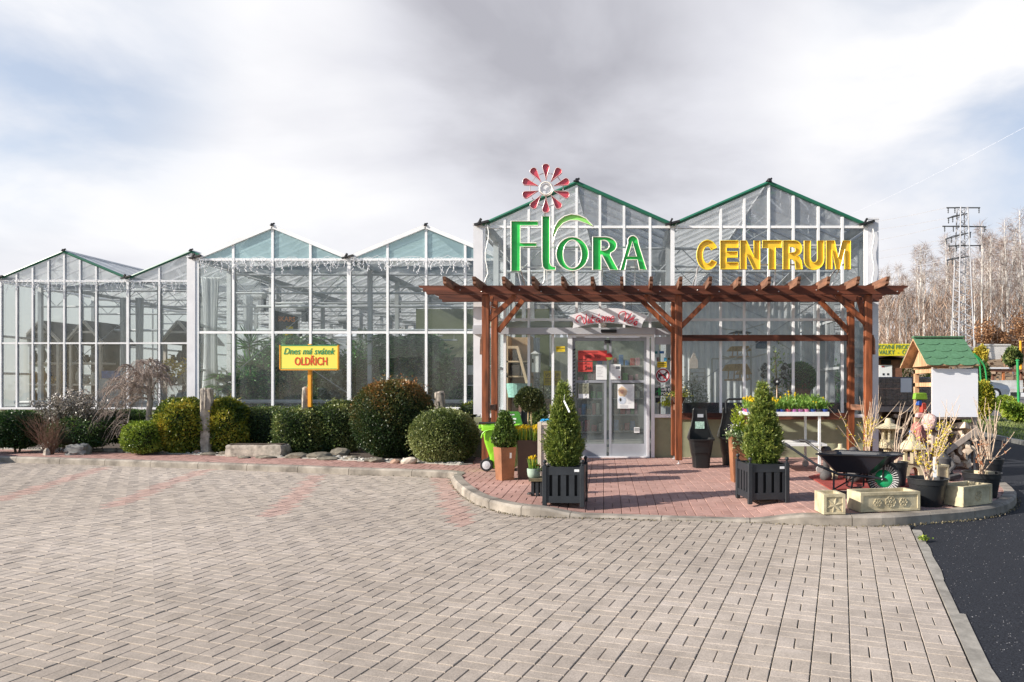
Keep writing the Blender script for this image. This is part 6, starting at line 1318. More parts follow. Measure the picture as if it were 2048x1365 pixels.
# kiosk shed with green shingles, board and firewood
SHW=M('shed_timber',(.42,.24,.13),.75,.3,3,col2=(.55,.34,.20),stretch=(5,5,1),bump=.002); SHG=M('grey_timber',(.36,.30,.26),.85,.25,3,stretch=(5,5,1),bump=.002); SHI=M('green_shingle',(.085,.18,.10),.95,.12,30,bump=.002,bscale=200,col2=(.10,.215,.125),spec=.1)
xk0,xk1=X(1866,9.98),X(1955,9.98); yk0,yk1=9.98,10.66; xm=(xk0+xk1)/2
t=thing('wooden_kiosk','small timber kiosk with a green shingle gable roof and a blank white board','kiosk',(xm,yk0,PZ))
zt6=Z(735,9.98)
for x in (xk0+.03,xk1-.03):
    for y in (yk0+.03,yk1-.03):
        mb=MB(); mb.cbox((x,y,(PZ+zt6)/2),(.06,.06,zt6-PZ)); mb.build('post',SHG if y<10.2 else SHW,t)
for zz,m in ((Z(832,9.98)-.02,SHG),(Z(770,10.5),SHW),(Z(762,10.5)+.14,SHW),(PZ+.08,SHG)):
    mb=MB(); mb.box(xk0+.0,yk0+.06,zz-.03,xk0+.05,yk1-.0,zz+.03); mb.box(xk1-.05,yk0+.06,zz-.03,xk1,yk1,zz+.03); mb.box(xk0,yk0+.01,zz-.03,xk1,yk0+.05,zz+.03); mb.build('rail',m,t)
mb=MB(); mb.box(xk0+.05,yk0+.1,Z(836,9.98)-.03,xk1-.05,yk1-.03,Z(836,9.98)); mb.build('shelf',SHW,t)
ze,zrg=Z(731,9.83),Z(677,10.32); ym=10.32; xa,xb=X(1857,9.83)-.02,X(1957,9.83)+.02; th=.02
for s,y_ in ((-1,9.83),(1,10.81)):
    mb=MB(); nrm=Vector((0,s*(zrg-ze),.49)).normalized()*th
    mb.add([(xa,y_,ze),(xb,y_,ze),(xb,ym,zrg),(xa,ym,zrg)]+[(xa,y_-nrm.y,ze-nrm.z),(xb,y_-nrm.y,ze-nrm.z),(xb,ym,zrg-th*1.4),(xa,ym,zrg-th*1.4)],[(0,1,2,3),(7,6,5,4),(0,4,5,1),(1,5,6,2),(2,6,7,3),(3,7,4,0)]); rf=mb.build('roof',SHW,t)
    sh=MB(); rows_=4; dv=Vector((0,ym-y_,zrg-ze)); L_=dv.length; u_=dv.normalized(); up=Vector((0,-u_.z*(1 if s<0 else -1),abs(u_.y)));
    for r_ in range(rows_):
        s0=L_*r_/rows_-.015; hgt=L_/rows_+.035; wsh=(xb-xa)/3.2; off=(r_%2)*wsh/2
        for k in range(-1,5):
            a=xa+k*wsh+off; b=a+wsh; lp=[]
            for q in range(9): f=q/8; xx=a+wsh*f; dd=s0+ .045*(1-math.sin(math.pi*f))**1.6; lp.append((xx,dd))
            lp+=[(b,s0+hgt),(a,s0+hgt)]; lp=[(min(max(x_,xa),xb),min(d_,L_)) for x_,d_ in lp]
            if max(p[0] for p in lp)-min(p[0] for p in lp)<.01: continue
            o3=lambda p,lift: Vector((p[0],y_,ze))+u_*p[1]+up*(lift-(p[1]-s0)*.05)
            sh.add([o3(p,.016) for p in lp]+[o3(p,.006) for p in lp],[tuple(range(len(lp)))]+[(i,(i+1)%len(lp),len(lp)+(i+1)%len(lp),len(lp)+i) for i in range(len(lp))])
    sh.build('shingles',SHI,rf)
mb=MB(); mb.bar((xa,ym,zrg+.02),(xb,ym,zrg+.02),.09,.02); mb.build('ridge_strip',SHI,t)
mb=MB(); mb.prism([(yk0-.02,ze+.0),(ym,zrg-.05),(yk1+.02,ze+.0)],xk0-.005,xk0+.012,'x'); mb.build('gable_board',SHW,t)
bt=Z(738,9.9); bb=Z(834.5,9.9); mb=MB(); mb.box(X(1864,9.9),9.90,bb,X(1956,9.9),9.912,bt); bo=mb.build('white_board',M('board_white',(.80,.80,.84),.4,.03,2),t)
mb=MB(); 
for a in (1867,1953):
    for b in (741,830): mb.lathe([(.006,0),(.003,.004)],(0,0,0),8); 
mb=MB()
mb.bar(P(1876,916,9.9),P(1957,858,9.9),.075,.03,up=(0,1,0)); mb.build('diagonal_brace',SHG,t)
LOG=M('split_log',(.50,.38,.27),.9,.35,9,bump=.006,bscale=40,col2=(.72,.58,.45)); LOGB=M('log_bark',(.20,.13,.09),.95,.4,12,bump=.01,bscale=40)
logs=[];rr=random.Random(20)
def make_log(nm,lb,grp):
    t=thing(nm,lb,'firewood',(0,0,0),grp); r=.055; L_=.30; secs=6; arcp=[(0,0)]+[(r*math.cos(a),r*math.sin(a)) for a in np.linspace(-.9,.9,5)]; 
    mb=MB(); mb.prism(arcp,-L_/2,L_/2,'y'); mb.build('split_wood',LOG,t); b=MB(); pts=[(r*1.02*math.cos(a),r*1.02*math.sin(a)) for a in np.linspace(-.9,.9,5)]; b.prism(pts+[(r*.97*math.cos(a),r*.97*math.sin(a)) for a in np.linspace(.9,-.9,5)],-L_/2*.98,L_/2*.98,'y'); b.build('bark_strip',LOGB,t); return t
lg=make_log('firewood_log','split log in the loose pile under the kiosk','split firewood logs stacked under the kiosk'); first=True
z=PZ+.12; y=yk0+.08; cnt=0
while z<Z(846,9.98):
    x=xk0+.09
    while x<xk1-.07:
        o=lg if first else copy_tree(lg); first=False; sc_=rr.uniform(1.2,1.9); o.location=(x,y+rr.uniform(-.03,.05),z+rr.uniform(-.01,.02)); o.rotation_euler=(rr.uniform(-.25,.25),rr.uniform(0,6.28),rr.gauss(0,.35)); o.scale=(sc_,1,sc_); x+=rr.uniform(.085,.12); cnt+=1
    z+=.095
mb=MB(); mb.box(xk0+.05,yk0+.36,PZ+.1,xk1-.05,yk0+.38,Z(838,9.98)); mb.build('back_board',M('opening_shade2',(.05,.035,.025),.9),t)
# goods inside the kiosk
for lb,px_,py0,py1,w_,col,nm in (('red and orange candles standing on the kiosk shelf',1846,806,826,12,(.40,.06,.04),'candle_pack'),('lime green fertiliser bag on the kiosk shelf',1840,786,800,30,(.20,.38,.04),'bag'),('small blue box on the kiosk shelf',1838,800,812,10,(.02,.07,.3),'box'),('white and pink packet at the bottom of the kiosk shelf',1842,826,836,24,(.6,.35,.35),'packet')):
    Yk2=10.35; g=thing(nm,lb,'packet' if nm!='candle_pack' else 'candles',P(px_,py1,Yk2)); mb=MB(); mb.cbox((X(px_,Yk2),Yk2,(Z(py0,Yk2)+Z(py1,Yk2))/2),(w_*Yk2/F,.08,(py1-py0)*Yk2/F),.2,.012,.85); mb.build('wrapper',M(nm+'_m',col,.4,.25,30),g,smooth=True)
# net sacks of wood left of the kiosk front
for k,(px_,py,rx,rz_,c,lb) in enumerate(((1838,868,.11,.17,(.40,.14,.12),'pinkish red net sack of kindling leaning on the kiosk'),(1845,905,.12,.16,(.46,.37,.29),'pale net sack of kindling under the pinkish one'),(1858,845,.09,.12,(.50,.34,.31),'upright pale sack of kindling by the kiosk post'))):
    Y=9.75+.1*k; c3=P(px_,py,Y); g=thing('kindling_sack',lb,'sack',(c3[0],Y,PZ)); mb=MB(); mb.blob((c3[0],Y,c3[2]),(rx,.12,rz_),k+30,.30,3); mb.build('net',M('sack_%d'%k if False else ('net_pale','net_cream','net_rose')[k],c,.85,.7,30,bump=.03,bscale=30),g)
    q=rr
# wrapped pallet of briquettes and firewood behind the pergola post
Yp_=12.4; BRQ=M('briquette',(.16,.09,.06),.85,.5,14,bump=.01,bscale=30,col2=(.34,.24,.18)); WRAP=glassmat('stretch_film',(.9,.9,.92),diff=.05,dcol=(.8,.8,.86),dirt=.22,fres=1.5,rough=.15)
t=thing('wrapped_pallet','pallet of dark briquettes wrapped in clear film beside the corner of the greenhouse','pallet',(X(1790,Yp_),Yp_,PZ)); xp0,xp1=X(1757,Yp_)+.0,X(1822,Yp_)+.35; zp0,zp1=Z(811,Yp_),Z(756,Yp_)
mb=MB(); rr=random.Random(8); nz_=5
for k in range(nz_):
    for i in range(7):
        a=xp0+(xp1-xp0)*i/7; z0=zp0+(zp1-zp0)*k/nz_; mb.cbox((a+.06+rr.uniform(-.004,.004),Yp_+.35,z0+(zp1-zp0)/nz_/2),((xp1-xp0)/7-.008,.7,(zp1-zp0)/nz_-.008),0,.006)
mb.build('briquettes',BRQ,t); mb=MB(); mb.cbox(((xp0+xp1)/2,Yp_+.35,(zp0+zp1)/2),(xp1-xp0+.03,.74,zp1-zp0+.03),0,.02); mb.build('stretch_wrap',WRAP,t)
mb=MB(); mb.box(X(1800,Yp_),Yp_-.03,Z(785,Yp_),X(1822,Yp_),Yp_-.026,Z(757,Yp_)); mb.build('label_sheet',PAPW,t)
mb=MB(); 
for k in range(3): mb.box(xp0,Yp_+.3*k,zp0-.12,xp1,Yp_+.3*k+.1,zp0-.02)
mb.build('pallet_boards',SHG,t)
t=thing('firewood_rack','dark timber rack of stacked logs under the wrapped pallet','rack',(X(1790,Yp_),Yp_,PZ)); mb=MB()
for a in (xp0,xp0+(xp1-xp0)*.5,xp1-.05):
    mb.box(a,Yp_-.02,PZ,a+.055,Yp_+.04,zp0-.12)
mb.box(xp0,Yp_+.5,PZ,xp1,Yp_+.55,zp0-.12); mb.build('frame',M('rack_brown',(.20,.11,.06),.8,.3,3),t)
lg2=make_log('rack_log','log in the dark rack under the wrapped pallet','logs in the dark timber rack'); first=True
z=PZ+.05
while z<zp0-.2:
    x=xp0+.12
    while x<xp1-.1:
        o=lg2 if first else copy_tree(lg2); first=False; o.location=(x,Yp_+.22,z); o.rotation_euler=(rr.uniform(-.1,.1),rr.uniform(0,6.28),rr.gauss(0,.1)); s=rr.uniform(.9,1.5); o.scale=(s,1,s); x+=.115
    z+=.10
# ================= BEYOND THE ROAD =================
def onT(x,y): return T(x,y)
Yg=30; t=thing('farm_shop_banner','long yellow banner with green capital letters above the brown hut','banner',(X(1800,Yg),Yg,onT(X(1800,Yg),Yg))); t['label']='long yellow banner with dark capital letters on posts above a small brown hut'
mb=MB(); mb.box(X(1738,Yg),Yg,Z(712,Yg),X(1872,Yg),Yg+.06,Z(688,Yg)); bo=mb.build('board',M('banner_yellow',(.80,.66,.03),.5,.05),t)
TG=M('banner_ink',(.10,.22,.12),.6)
text_mesh('KOVNÍ PRODEJ',.27,.004,TG,bo,(X(1755.5,Yg),Yg-.01,Z(698.5,Yg)),align='LEFT',fit=X(1826,Yg)-X(1756,Yg)); text_mesh('VALKY  -  OVOCE',.27,.004,TG,bo,(X(1757.5,Yg),Yg-.01,Z(709,Yg)),align='LEFT',fit=X(1840,Yg)-X(1758,Yg))
for a in (1742,1868):
    mb=MB(); x=X(a,Yg); mb.box(x-.05,Yg+.07,onT(x,Yg),x+.05,Yg+.16,Z(690,Yg)); mb.build('post',GALV,t)
t=thing('brown_hut','small brown wooden sales hut with a dark serving hatch and a white poster','hut',(X(1780,Yg+1),Yg+1,onT(X(1780,Yg+1),Yg+1))); Yh2=Yg+1; hx0,hx1=X(1750,Yh2),X(1804,Yh2); zg_=onT(hx0,Yh2)
HB=M('hut_brown',(.20,.09,.055),.8,.3,3,stretch=(1,1,6),bump=.004)
mb=MB(); mb.box(hx0,Yh2,zg_,hx1,Yh2+2,Z(720,Yh2)); mb.build('wall',HB,t); mb=MB(); mb.prism([(hx0-.3,Z(719,Yh2)),(X(1778,Yh2),Z(712.5,Yh2)),(hx1+.35,Z(721,Yh2)),(hx1+.35,Z(719,Yh2)),(X(1778,Yh2),Z(710,Yh2)),(hx0-.3,Z(716.5,Yh2))],Yh2-.3,Yh2+2.3,'y'); mb.build('roof',M('roof_felt',(.08,.05,.04),.9),t)
mb=MB(); mb.box(X(1762,Yh2),Yh2-.02,Z(729,Yh2),X(1782,Yh2),Yh2+.01,Z(720.5,Yh2)); mb.build('hatch',M('hatch_shade',(.012,.01,.01),.9),t)  # dark panel painted for the shaded gap in the hut wall
mb=MB(); mb.box(X(1757,Yh2),Yh2-.06,Z(762,Yh2),X(1783,Yh2),Yh2-.03,Z(731,Yh2)); po=mb.build('poster',PAPW,t); mb=MB(); mb.box(X(1762,Yh2),Yh2-.07,Z(735,Yh2),X(1768,Yh2),Yh2-.06,Z(733,Yh2)); mb.build('red_print',NRED,po); mb=MB(); 
for a in (1764,1773): mb.box(X(a,Yh2),Yh2-.07,Z(751,Yh2),X(a+4,Yh2),Yh2-.06,Z(747,Yh2))
mb.build('black_print',INK,po)
t=thing('hedge','green hedge growing beside the brown hut under the banner','hedge',(X(1818,Yg+2),Yg+2,onT(X(1818,Yg+2),Yg+2))); q,nrm=ell_points(2500,(X(1820,Yg+2),Yg+2,1.6),(.7,.5,1.2),2.5,.12,4); leaves('foliage',q,nrm,.12,.08,LIME,t); mb=MB(); mb.path([(X(1820,Yg+2),Yg+2,.1),(X(1820,Yg+2),Yg+2,2)],.06,6); mb.build('stem',BARK,t)
# cars
def car(lb,loc,rz,paint,scale=1):
    t=thing('parked_car',lb,'car',(0,0,0)); W=.88
    prof=[(-2.15,.30),(-2.2,.55),(-2.12,.78),(-1.95,.90),(-1.55,.98),(-.95,1.40),(-.2,1.47),(.5,1.40),(1.15,1.02),(1.75,.92),(2.08,.78),(2.18,.55),(2.12,.28),(1.75,.22),(-1.75,.22)]
    def arch(cx): return [(cx+.36*math.cos(a),.30+.36*math.sin(a)) for a in np.linspace(math.pi,0,9)]
    low=[(-2.12,.28)]+[(-1.72,.24)]+arch(-1.33)+[(.97-.0,.24)]+arch(1.36)+[(1.76,.24),(2.12,.28)]
    outl=low+[(2.18,.55),(2.06,.80),(1.70,.93),(1.12,1.02),(-1.55,.99),(-1.98,.90),(-2.16,.74),(-2.2,.5)]
    mb=MB(); vs,fs=shape_mesh([outl],W*2); mb.add([(x,-z*(1-.05*(y>.8)),y) for x,y,z in vs],fs); mb.build('body',paint,t)
    mb=MB(); cab=[(-1.60,.97),(-.95,1.38),(-.2,1.46),(.45,1.40),(1.15,1.0)]
    n=len(cab); V_=[(x,-W*.97+(y-1)*.35,y) for x,y in cab]+[(x,W*.97-(y-1)*.35,y) for x,y in cab]; mb.add(V_,[tuple(range(n)),tuple(range(2*n-1,n-1,-1))]+[(i,n+i,n+i+1,i+1) for i in range(n-1)]); mb.build('windows',M('car_glass',(.02,.025,.03),.08,.1,spec=.8),t)
    mb=MB(); 
    for s in (-1,1):
        for a,b in (((-.95,1.39),(.45,1.41)),((.45,1.41),(1.15,1.0)),((-.95,1.39),(-1.6,.97)),((-.22,1.46),(-.15,1.0))): mb.bar((a[0],s*(W*.98-(a[1]-1)*.35),a[1]),(b[0],s*(W*.98-(b[1]-1)*.35),b[1]),.07,.03,up=(0,s,0))
    vs_=[(-.95,1.40),(-.2,1.48),(.45,1.42)]; mb.add([(x,-W*.86+.03,y+.005) for x,y in vs_]+[(x,W*.86-.03,y+.005) for x,y in vs_],[(0,1,4,3),(1,2,5,4)]); mb.build('roof',paint,t)
    for x in (-1.33,1.36):
        for s in (-1,1):
            mb=MB(); mb.lathe([(0,-.1),(.27,-.1),(.315,-.07),(.315,.07),(.27,.1),(0,.1)],(0,0,0),24,cap=False); mb.v=[(x+a,s*(W-.10)+c_,.315+b) for a,b,c_ in mb.v]; wl=mb.build('wheel',MATS['tyre'],t,smooth=35)
            mb=MB(); mb.lathe([(.0,0),(.06,.01),(.2,.0),(.21,-.01)],(0,0,0),20,cap=False); mb.v=[(x+a,s*(W+.004+c_*.5),.315+b) for a,b,c_ in mb.v]; mb.build('rim',GALV,wl)
    for s in (-1,1):
        mb=MB(); mb.cbox((2.06,s*.62,.68),(.14,.34,.12),0,.03); mb.build('headlight',M('lamp_glass',(.6,.62,.65),.1,.05,spec=.8),t)
    t.location=loc; t.rotation_euler=(0,0,rz); return t
GPA=M('car_grey_paint',(.17,.20,.25),.3,.05,2,metal=.3,spec=.6,coat=.6); BPA=M('car_blue_paint',(.015,.025,.06),.3,.05,2,spec=.6,coat=.6)
Yc=39.5; cxr=X(1996,Yc)-2.0; car('grey blue car parked beyond the lawn with its bonnet past the golden shrub',(cxr+.02,Yc,T(cxr,Yc)+.03),R(-4),GPA)
car('dark blue car parked just outside the left edge of the picture',(-14.25,11.2,.0),R(-14.5),BPA)
# garden plants beyond the road
def far_bush(lb,px0,px1,py0,py1,Y,mat,n,name='shrub',cat='shrub',p=2.2,ls=.09,seed=1,cr=.84,lump=.1):
    cx=X((px0+px1)/2,Y); g=T(cx,Y); rx=(px1-px0)*Y/F/2; zt_,zb_=Z(py0,Y),max(Z(py1,Y),g); t=thing(name,lb,cat,(cx,Y,g)); c=(cx,Y,(zt_+zb_)/2); r=(rx,rx,(zt_-zb_)/2)
    q,nrm=ell_points(n,c,r,p,lump,seed,(.75,1.08)); leaves('foliage',q,nrm,ls,ls*.55,mat,t,clumpy(q,.6,3,seed)); mb=MB(); mb.blob(c,(r[0]*cr,r[1]*cr,r[2]*cr),seed,.05,2); mb.build('dark_core',MATS['leaf_core'],t); mb=MB(); mb.path([(cx,Y,g-.05),(cx,Y,c[2])],.05,6); mb.build('stem',BARK,t)
far_bush('tall golden juniper right behind the white kiosk board',1950,1984,768,834,25.5,GOLD,5000,seed=3,p=2.0,ls=.11)
far_bush('dark conifer rising behind the green arch',1952,1975,728,770,29,HEDG,2600,seed=4,ls=.12,name='conifer',cat='conifer')
far_bush('round clipped green ball beyond the lawn',1992,2031,793,823,28,LIME,4500,seed=5,p=2.2,ls=.07,lump=.03)
far_bush('low spreading juniper at the right edge of the lawn',2008,2062,810,838,24.5,LIME,5000,seed=6,p=2.4,ls=.12,lump=.25)
far_bush('small golden conifer between the kiosk roof and the pale fence',1950,1972,694,730,50,GOLD,2200,seed=7,ls=.2,lump=.25,name='conifer',cat='conifer')
far_bush('dark green young spruce on the brown slope',2012,2040,698,730,52,HEDG,2600,seed=8,ls=.2,lump=.2,name='conifer',cat='conifer')
mb=MB(); rr=random.Random(3)
for _ in range(140): x=X(rr.uniform(1955,2050),26); y=rr.uniform(25.2,27.2); s=rr.uniform(.03,.09); mb.blob((x,y,T(x,y)+.03),(s*1.4,s,s*.7),rr.randrange(99),.2,1)
props(mb.build('rockery_stones',M('rockery',(.42,.38,.33),.85,.3,5)),kind='stuff')
PG_=M('pole_green',(.03,.30,.09),.4,.1)
Yq=27; t=thing('green_pole','slim bright green steel pole beyond the lawn','pole',(X(2036,Yq),Yq,T(9,Yq))); mb=MB(); mb.path([(X(2038,Yq),Yq,Z(812,Yq)-.4),(X(2035,Yq),Yq,Z(722,Yq))],.05,10); mb.build('shaft',PG_,t,smooth=True); mb=MB(); mb.lathe([(.08,0),(.05,.05)],(X(2035,Yq),Yq,Z(722,Yq)),10); mb.build('cap',PG_,t)
t=thing('green_arch','curved bright green garden arch frame behind the kiosk roof','arch',(X(1965,26.8),26.8,.1)); 
for px0,pxm,px1,yt,s in ((1948,1962,1973,708,1),(1950,1958,1962,710,2)):
    mb=MB(); mb.path(catmull([Vector((X(px0,26.8),26.8,Z(yt,26.8))),Vector((X(pxm,26.8),26.8,Z(yt+14,26.8))),Vector((X(px1-1,26.8),26.8,Z(yt+40,26.8))),Vector((X(px1+3,26.8),26.8,.1))],5),.032,8); mb.build('curved_tube',PG_,t,smooth=True)
t=thing('yellow_marker_pole','thin yellow marker pole on the slope at the right','pole',(X(2042,54),54,T(30,54))); mb=MB(); mb.path([(X(2042,54),54,T(30,54)-.2),(X(2041,54),54,Z(682,54))],.09,8); mb.build('shaft',OR,t)
# pavilion and low wall
Yv=47; z0=T(20,Yv); t=thing('open_pavilion','open pavilion with a thin white roof on brown posts','pavilion',(X(1990,Yv),Yv,z0)); xa,xb=X(1948,Yv),X(2018,Yv)
mb=MB(); mb.add([(xa,Yv,Z(738,Yv)),(xb,Yv,Z(738,Yv)),(X(2052,Yv),Yv+1.5,Z(748,Yv)),(xa,Yv,Z(735,Yv)),(xb,Yv,Z(735,Yv)),(X(2052,Yv),Yv+1.5,Z(745,Yv)),(xa,Yv+5,Z(738,Yv)),(xb,Yv+5,Z(738,Yv)),(xa,Yv+5,Z(735,Yv)),(xb,Yv+5,Z(735,Yv))],[(0,1,4,3),(1,2,5,4),(3,4,7+2-0,8),(0,1,7,6)]); mb.build('roof',M('pavilion_roof',(.75,.75,.75),.6,.05),t)
mb=MB(); mb.box(xa,Yv+.1,Z(744,Yv),X(2046,Yv),Yv+.3,Z(739,Yv)); mb.build('fascia_beam',HB,t)
for a,m in ((1989,HB),(2010,M('post_rust',(.45,.16,.06),.7)),(2046,HB),(1960,HB)):
    mb=MB(); mb.box(X(a,Yv)-.07,Yv+.15,z0,X(a,Yv)+.07,Yv+.29,Z(743,Yv)); mb.build('post',m,t)
for a in (1989,2046):
    mb=MB(); mb.bar(P(a-5,744,Yv+.2),P(a,752,Yv+.2),.10,.1); mb.bar(P(a+5,744,Yv+.2),P(a,752,Yv+.2),.10,.1); mb.build('brace',HB,t)
mb=MB(); mb.box(X(1981,Yv),Yv+.05,Z(748.5,Yv),X(1992,Yv),Yv+.12,Z(743.5,Yv)); mb.build('small_sign',M('tan_sign',(.6,.42,.28),.7),t)
Yw2=45; z0=T(20,Yw2); t=thing('low_white_wall','low whitewashed wall behind the parked car','wall',(X(2000,Yw2),Yw2,z0)); xa,xb=X(1955,Yw2),X(2046,Yw2)
mb=MB(); mb.box(xa,Yw2,z0,xb,Yw2+.3,Z(761,Yw2)); mb.build('wall',M('whitewash',(.62,.61,.58),.9,.25,1.5),t)
mb=MB(); 
for z_ in (776,): mb.box(X(1975,Yw2),Yw2-.3,Z(z_+1.5,Yw2),X(2060,Yw2),Yw2-.22,Z(z_-1.5,Yw2))
mb.build('rail',GALV,t)
for a,b,c_,d,m,nm in ((2003,2012,779,792,PAPW,'white_panel'),(2013,2032,785,795,MATS['car_glass'],'dark_panel'),(2033,2042,786,798,PAPW,'white_panel')):
    mb=MB(); mb.box(X(a,Yw2),Yw2-.5,max(Z(d,Yw2),z0),X(b,Yw2),Yw2-.4,Z(c_,Yw2)); mb.build(nm,m,t)
# chain link fence in front of the wall and pale board fence up the slope
Yf=61; t=thing('pale_board_fence','pale grey board fence at the foot of the birch wood','fence',(X(1985,Yf),Yf,T(30,Yf))); 
mb=MB(); 
for k in range(26): a=1955+k*2.6; mb.box(X(a,Yf),Yf,T(30,Yf)-.3,X(a+2.3,Yf),Yf+.06,Z(688.5+.3*(k%2),Yf))
mb.build('boards',M('fence_pale',(.62,.60,.58),.8,.15,1),t); mb=MB(); mb.box(X(1955,Yf),Yf-.05,Z(692,Yf),X(2022,Yf),Yf-.01,Z(690.5,Yf)); mb.build('top_rail',M('fence_grey',(.45,.44,.42),.8),t)
# slope litter
n=5000; xx=RNG.uniform(6.5,60,n); yy_=RNG.uniform(50,92,n); q=np.column_stack([xx,yy_,[T(a,b) for a,b in zip(xx,yy_)]])
props(leaves('slope_litter',q,np.tile([0,0,.6],(n,1)),.55,.25,M('litter_leaf',attr=[(.10,.055,.03),(.20,.12,.07),(.30,.19,.11)],rough=.9),None,jit=1),kind='stuff')
# ---- birch wood ----
BW=M('birch_bark',(.55,.51,.47),.8,.3,3,col2=(.72,.69,.65),stretch=(1,1,.4)); BTW=M('birch_twig',attr=[(.16,.11,.09),(.26,.19,.16),(.40,.32,.275)],rough=.9)
def birch_mesh(seed,h,fork):
    rr=random.Random(seed); mb=MB(); stems=[]
    def stem(p0,h_,r0,lean,la):
        pts=[];p=Vector(p0)
        for k in range(9):
            f=k/8; pts.append(Vector((p0[0]+math.cos(la)*lean*f*h_+rr.gauss(0,.08)*f,p0[1]+math.sin(la)*lean*f*h_+rr.gauss(0,.08)*f,p0[2]+h_*f)))
        mb.path(pts,[r0*(1-.9*k/8)+.008 for k in range(9)],6); stems.append((pts,r0)); return pts
    la=rr.uniform(0,6.28); pts=stem((0,0,-.3),h,.12,rr.uniform(0,.05),la)
    if fork: b=pts[3]; stem((b.x,b.y,b.z),h*.58,.09,.16,la+3); 
    tw=[];td=[]; 
    for pts,r0 in stems:
        H_=pts[-1].z-pts[0].z
        for _ in range(26 if H_>h*.7 else 12):
            f=rr.uniform(.30,.98); k=min(7,int(f*8)); s=pts[k].lerp(pts[k+1],f*8-k); a=rr.uniform(0,6.28); L_=(1-f)*h*.22+.5; d=Vector((math.cos(a)*.6,math.sin(a)*.6,1)).normalized(); e=s+d*L_; m=s+d*L_*.5+Vector((rr.gauss(0,.06),rr.gauss(0,.06),0)); mb.path([s,m,e],[.028*(1.1-f)+.008,.016,.006],4)
            for _ in range(24):
                g=rr.random(); q=s.lerp(e,g)+Vector((rr.gauss(0,.12),rr.gauss(0,.12),rr.gauss(0,.12))); tw.append(q); td.append((d.x*1.2+rr.gauss(0,.5),d.y*1.2+rr.gauss(0,.5),rr.gauss(.25,.6)))
    return mb,np.array(tw),np.array(td)
protos=[]
for i,(h,fk) in enumerate(((13.5,False),(15.5,True),(12,False),(14.5,True),(10.5,True))):
    t=thing('birch_tree','bare white stemmed birch in the wood behind the car park','tree',(0,0,0),'birches of the wood behind the car park')
    mb,tw,td=birch_mesh(50+i,h,fk); mb.build('trunk',BW,t); leaves('crown',tw,td,.95,.026,BTW,t,jit=.35); protos.append(t)
rr=random.Random(77); cnt=0
spots=[]
for row,(yb_,n0) in enumerate(((66,20),(74,22),(83,22),(92,20))):
    for k in range(n0):
        px_=1735+(2110-1735)*(k+rr.random()*.9)/n0; spots.append((px_,yb_+rr.uniform(-3.5,3.5)))
used=[False]*5
for px_,Y in spots:
    i=rr.randrange(5); x=X(px_,Y); o=protos[i] if not used[i] else copy_tree(protos[i]); used[i]=True
    # the wood is lower towards the left of the view
    f=(px_-1750)/300; s=.60+.36*min(1,max(0,f))+rr.uniform(-.10,.10); 
    if 1905<px_<1960: s*=.9
    o.location=(x,Y,T(x,Y)-.05); o.rotation_euler=(0,0,rr.uniform(0,6.28)); o.scale=(s*.95,s*.95,s)
# undergrowth and retained oak leaves
n=9000; xx=[X(p_,y_) for p_,y_ in zip(RNG.uniform(1740,2110,n),np.linspace(62,95,n))]; yy_=np.linspace(62,95,n); zz=np.array([T(a,b) for a,b in zip(xx,yy_)])+RNG.uniform(0,1,n)**1.6*5.5
props(leaves('undergrowth',np.column_stack([xx,yy_,zz]),np.tile([0,0,1.2],(n,1)),1.5,.06,M('thicket',attr=[(.18,.12,.09),(.28,.19,.14),(.38,.27,.20)],rough=.9),None,jit=.5),kind='stuff')
OAK=bushmat('oak_leaf_dry',[(.30,.15,.07),(.46,.25,.13),(.6,.36,.2)],.2,.8)
for px0,px1,py0,py1,lb,sd in ((1955,1985,650,690,'young oak with dry orange leaves left below the big birches',1),(2020,2062,630,695,'rusty leaved young oak at the right edge of the wood',2),(1990,2018,662,694,'small rusty leaved oak above the pale fence',3)):
    Y=63; cx=X((px0+px1)/2,Y); g=T(cx,Y); t=thing('oak_sapling',lb,'tree',(cx,Y,g)); q,nrm=ell_points(1500,(cx,Y,(Z(py0,Y)+Z(py1,Y))/2),((px1-px0)*Y/F/2,.8,(py1-py0)*Y/F/2),2,.3,sd,(.1,1.1)); leaves('foliage',q,nrm,.20,.13,OAK,t,jit=1.2); mb=MB(); mb.path([(cx,Y,g-.1),(cx+.1,Y,g+1),(cx,Y,Z(py0,Y)-.2)],[.06,.04,.015],6)
    for k in range(5): a=k*1.3; mb.path([(cx,Y,g+.8+.2*k),(cx+.6*math.cos(a),Y+.4*math.sin(a),g+1.3+.25*k)],[.02,.008],4)
    mb.build('trunk',BARK,t)
# pylon
Yy=61; zb7=T(X(1925,Yy),Yy); t=thing('pylon','grey lattice electricity pylon with six cross arms in front of the birch wood','pylon',(X(1925,Yy),Yy,zb7)); PYL=M('pylon_steel',(.33,.34,.37),.6,.2,2); ARM=M('pylon_arm',(.07,.075,.08),.6,.2,2)
cxp=X(1925,Yy); ztp=Z(416,Yy)
def wid(z): f=(z-zb7)/(ztp-zb7); return .33+.42*(1-f)
mb=MB(); N_=30; lv=[zb7+(ztp-zb7)*k/N_ for k in range(N_+1)]
for sx in (-1,1):
    for sy in (-1,1): mb.path([(cxp+sx*wid(z)*.95,Yy+sy*wid(z),z) for z in lv],.06,4)
for k in range(N_):
    for s in (-1,1):
        a,b=(s,-s) if k%2 else (-s,s); w0,w1=wid(lv[k]),wid(lv[k+1])
        mb.path([(cxp+a*w0*.95,Yy+s*w0,lv[k]),(cxp+b*w1*.95,Yy+s*w1,lv[k+1])],.032,4); mb.path([(cxp+s*w0*.95,Yy+a*w0,lv[k]),(cxp+s*w1*.95,Yy+b*w1,lv[k+1])],.032,4)
mb.build('lattice_tower',PYL,t)
wires=[]
